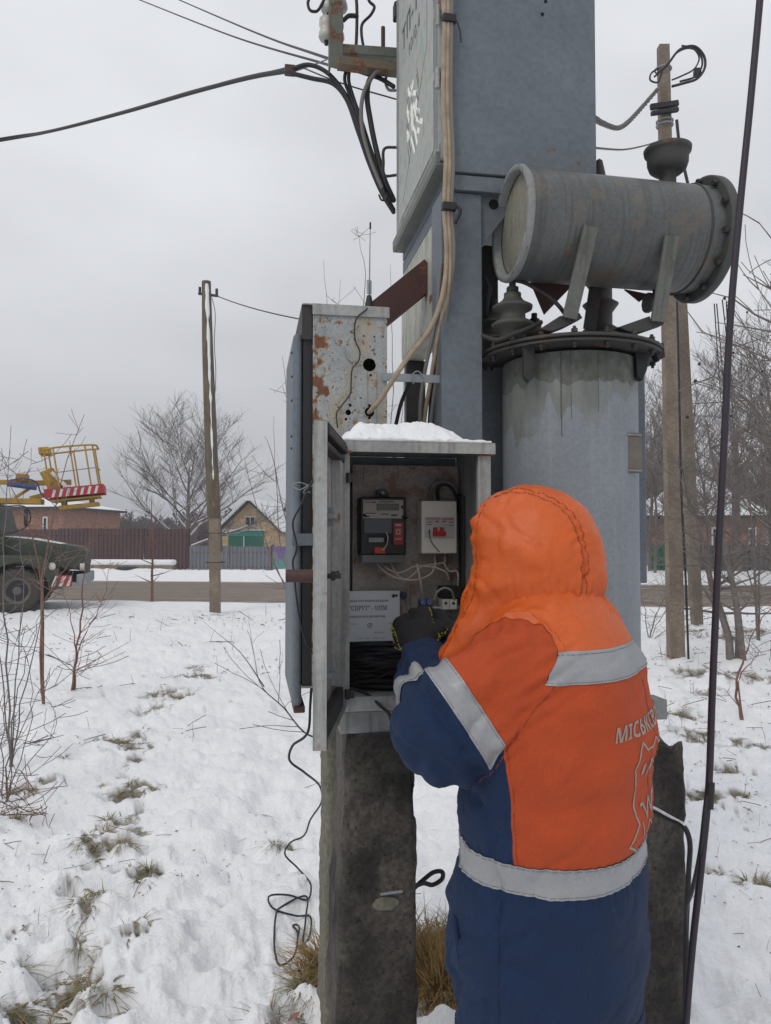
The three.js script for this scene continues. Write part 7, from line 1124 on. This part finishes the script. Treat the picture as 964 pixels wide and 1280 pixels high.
// ---------------------------------------------------------------- grass, straw and litter
{
  seed = 1009;
  const blade = (h, w, lean, az) => { const n = 5, pos = [], idx = []; for (let i = 0; i <= n; i++) { const t = i / n, x = lean * t * t, y = h * (t - 0.35 * lean / h * t * t * t), ww = w * (1 - t) + 0.0004; const c = Math.cos(az), s = Math.sin(az); pos.push(x * c - ww * s, y, x * s + ww * c, x * c + ww * s, y, x * s - ww * c); if (i < n) { const a = 2 * i; idx.push(a, a + 1, a + 2, a + 1, a + 3, a + 2); } } const g = new THREE.BufferGeometry(); g.setAttribute('position', new THREE.Float32BufferAttribute(pos, 3)); g.setIndex(idx); g.computeVertexNormals(); return g; };
  const tuftGeo = (n, h, sp2, lean) => { const gs = []; for (let i = 0; i < n; i++) { const a = rr(0, 6.28), r = sp2 * Math.sqrt(rnd()), g = blade(h * rr(0.5, 1.1), rr(0.0012, 0.003), lean * rr(0.4, 1.4), a + rr(-0.6, 0.6)); g.translate(Math.cos(a) * r, -0.006, Math.sin(a) * r); gs.push(g); } return fuse(gs); };
  const gm = [flat(0x6f7046, 0.9), flat(0x8a7a50, 0.9), flat(0x8f7f5c, 0.9)], tg = [tuftGeo(30, 0.045, 0.035, 0.075), tuftGeo(46, 0.03, 0.06, 0.1), tuftGeo(26, 0.075, 0.03, 0.07)];
  const spots = [[185, 1088, 2, 0], [155, 1064, 1, 1], [118, 1130, 0, 0], [140, 1026, 2, 0], [178, 1018, 1, 0], [110, 1245, 0, 0], [104, 1058, 0, 0], [345, 1056, 1, 0], [35, 985, 2, 0], [50, 978, 0, 0], [125, 925, 0, 0], [128, 985, 0, 1], [80, 955, 0, 0], [170, 985, 1, 0], [858, 893, 1, 2], [868, 897, 0, 1], [893, 1000, 2, 1], [928, 1003, 1, 1], [850, 772, 1, 0], [905, 790, 1, 0], [935, 800, 1, 0]];
  for (const [px, py, k, m] of spots) { const p = on(px, py), g = new THREE.Mesh(tg[k], gm[m]); g.name = numbered('grass_tuft'); g.castShadow = g.receiveShadow = true; g.position.copy(p); g.rotation.y = rr(0, 6); g.scale.setScalar(Math.max(0.75, -p.z / 6) * rr(0.75, 1.1)); tag(g, m === 0 ? 'small tuft of green grass poking through the snow' : m === 1 ? 'small tuft of faded yellow grass poking through the snow' : 'clump of dry straw grass lying on the snow', 'grass', 'grass tufts in the snow'); scene.add(g); }
  const sow = (name, geo, mat, n, pick, label, sc = [0.6, 1.3]) => { const im = new THREE.InstancedMesh(geo, mat, n), q = new THREE.Object3D(); for (let i = 0; i < n; i++) { const [x, z, k = 1] = pick(); q.position.set(x, groundY(x, z) - 0.018 * bareAt(x, z) + 0.002, z); q.rotation.set(rr(-0.3, 0.3), rr(0, 6.3), rr(-0.3, 0.3)); q.scale.setScalar(rr(...sc) * k); q.updateMatrix(); im.setMatrixAt(i, q.matrix); } im.name = name; im.castShadow = im.receiveShadow = true; im.userData = { kind: 'stuff', label, category: 'litter' }; scene.add(im); };
  const pickBare = (th) => () => { for (let t = 0; t < 400; t++) { const a = rr(-0.62, 0.62), r = 1.9 + 14 * Math.pow(rnd(), 1.8), x = Math.sin(a) * r, z = -Math.cos(a) * r; if (bareAt(x, z) > th) return [x, z, Math.max(1, r / 7)]; } return [3, -9]; };
  const g1 = tuftGeo(12, 0.016, 0.05, 0.085); sow('dead_grass', g1, flat(0x85775a, 0.95), 1500, pickBare(0.4), 'dead grass showing through thin snow'); sow('green_grass', g1, flat(0x62663e, 0.95), 380, pickBare(0.5), 'sparse green grass showing through thin snow');
  const lf = new THREE.CircleGeometry(0.012, 9); { const p = lf.attributes.position; for (let i = 1; i < p.count; i++) { const k = 0.55 + 0.75 * hash(i % 9, 3, 7); p.setXY(i, p.getX(i) * k * 1.3, p.getY(i) * k * 0.7); } } lf.rotateX(-Math.PI / 2); { const p = lf.attributes.position; for (let i = 0; i < p.count; i++) p.setY(i, 0.003 + 0.25 * Math.abs(p.getZ(i)) + 12 * p.getX(i) ** 2); } lf.computeVertexNormals();
  const anyPick = () => { for (;;) { const a = rr(-0.6, 0.6), r = 2 + 15 * Math.pow(rnd(), 1.3), x = Math.sin(a) * r, z = -Math.cos(a) * r, n = fbm(x * 1.3 + 5, z * 1.3, 3, 0, 91); if (n + (x > 1.3 ? 0.22 : 0) > 0.56) return [x, z, Math.max(0.45, r / 8)]; } };
  const lfg = clean(lf); sow('fallen_leaves', lfg, flat(0x5d4a38, 0.9), 1300, anyPick, 'scattered small brown fallen leaves'); sow('dark_leaves', lfg, flat(0x40362c, 0.9), 1100, anyPick, 'scattered dark rotted leaves');
  const tw = []; for (let i = 0; i < 3; i++) { const T = limb(V(0, 0.008, 0), V(1, 0.05, rr(-0.2, 0.2)), rr(0.1, 0.2), 0.0022, 4, 0, 0.12); tw.push(taper(T.pts, T.rads.map((x) => Math.max(x, 0.001)), 4)); } sow('twig_litter', fuse(tw[0]), M.bark, 420, anyPick, 'thin twigs scattered over the snow', [0.6, 1.6]);
  const stalk = taper([V(0, -0.02, 0), V(0.004, 0.06, 0), V(0.015, 0.12, 0.004)], [0.0018, 0.0014, 0.0008], 4); sow('weed_stems', clean(stalk), M.twig, 320, anyPick, 'thin dry weed stems sticking out of the snow', [0.4, 1.5]);
  // straw heaps behind the cabinet pillar
  const straw = tuftGeo(70, 0.1, 0.09, 0.12), heap = (name, list, n, label) => { const im = new THREE.InstancedMesh(straw, flat(0x8d7448, 0.95), n), q = new THREE.Object3D(); for (let i = 0; i < n; i++) { const [px, py, r] = list[i % list.length], p = gnd(px, py), a = rr(0, 6.28), k = r * Math.sqrt(rnd()), x = p.x + Math.cos(a) * k, z = p.z + Math.sin(a) * k; q.position.set(x, groundY(x, z) - 0.01 + 0.06 * (1 - k / r) * rnd(), z); q.rotation.set(rr(-0.5, 0.5), rr(0, 6.3), rr(-0.5, 0.5)); q.scale.setScalar(rr(0.7, 1.2)); q.updateMatrix(); im.setMatrixAt(i, q.matrix); } im.name = name; im.castShadow = im.receiveShadow = true; im.userData = { kind: 'stuff', label, category: 'grass' }; scene.add(im); };
  heap('straw_heap', [[545, 1195, 0.17], [552, 1225, 0.12], [535, 1215, 0.12]], 60, 'heap of dry straw-coloured grass behind the cabinet pillar'); heap('straw_heap_small', [[412, 1212, 0.07]], 9, 'wisp of dry straw at the foot of the mossy pillar');
  const br = on(272, 1276); void br;
  for (const [px, py, k] of [[366, 1272, 1], [385, 780, 2]]) if (k === 1) { const p = on(px, py), g = lfg.clone(); g.scale(2.4, 1.6, 1.8); const m = new THREE.Mesh(g, flat(0x9a6a5e, 0.9)); m.name = 'dry_leaf'; m.position.copy(p).add(V(0, 0.012, 0)); m.rotation.y = 1.1; m.castShadow = m.receiveShadow = true; tag(m, 'single reddish dry leaf on the snow by the pillar foot', 'leaf'); scene.add(m); }
}

renderer.render(scene, camera);
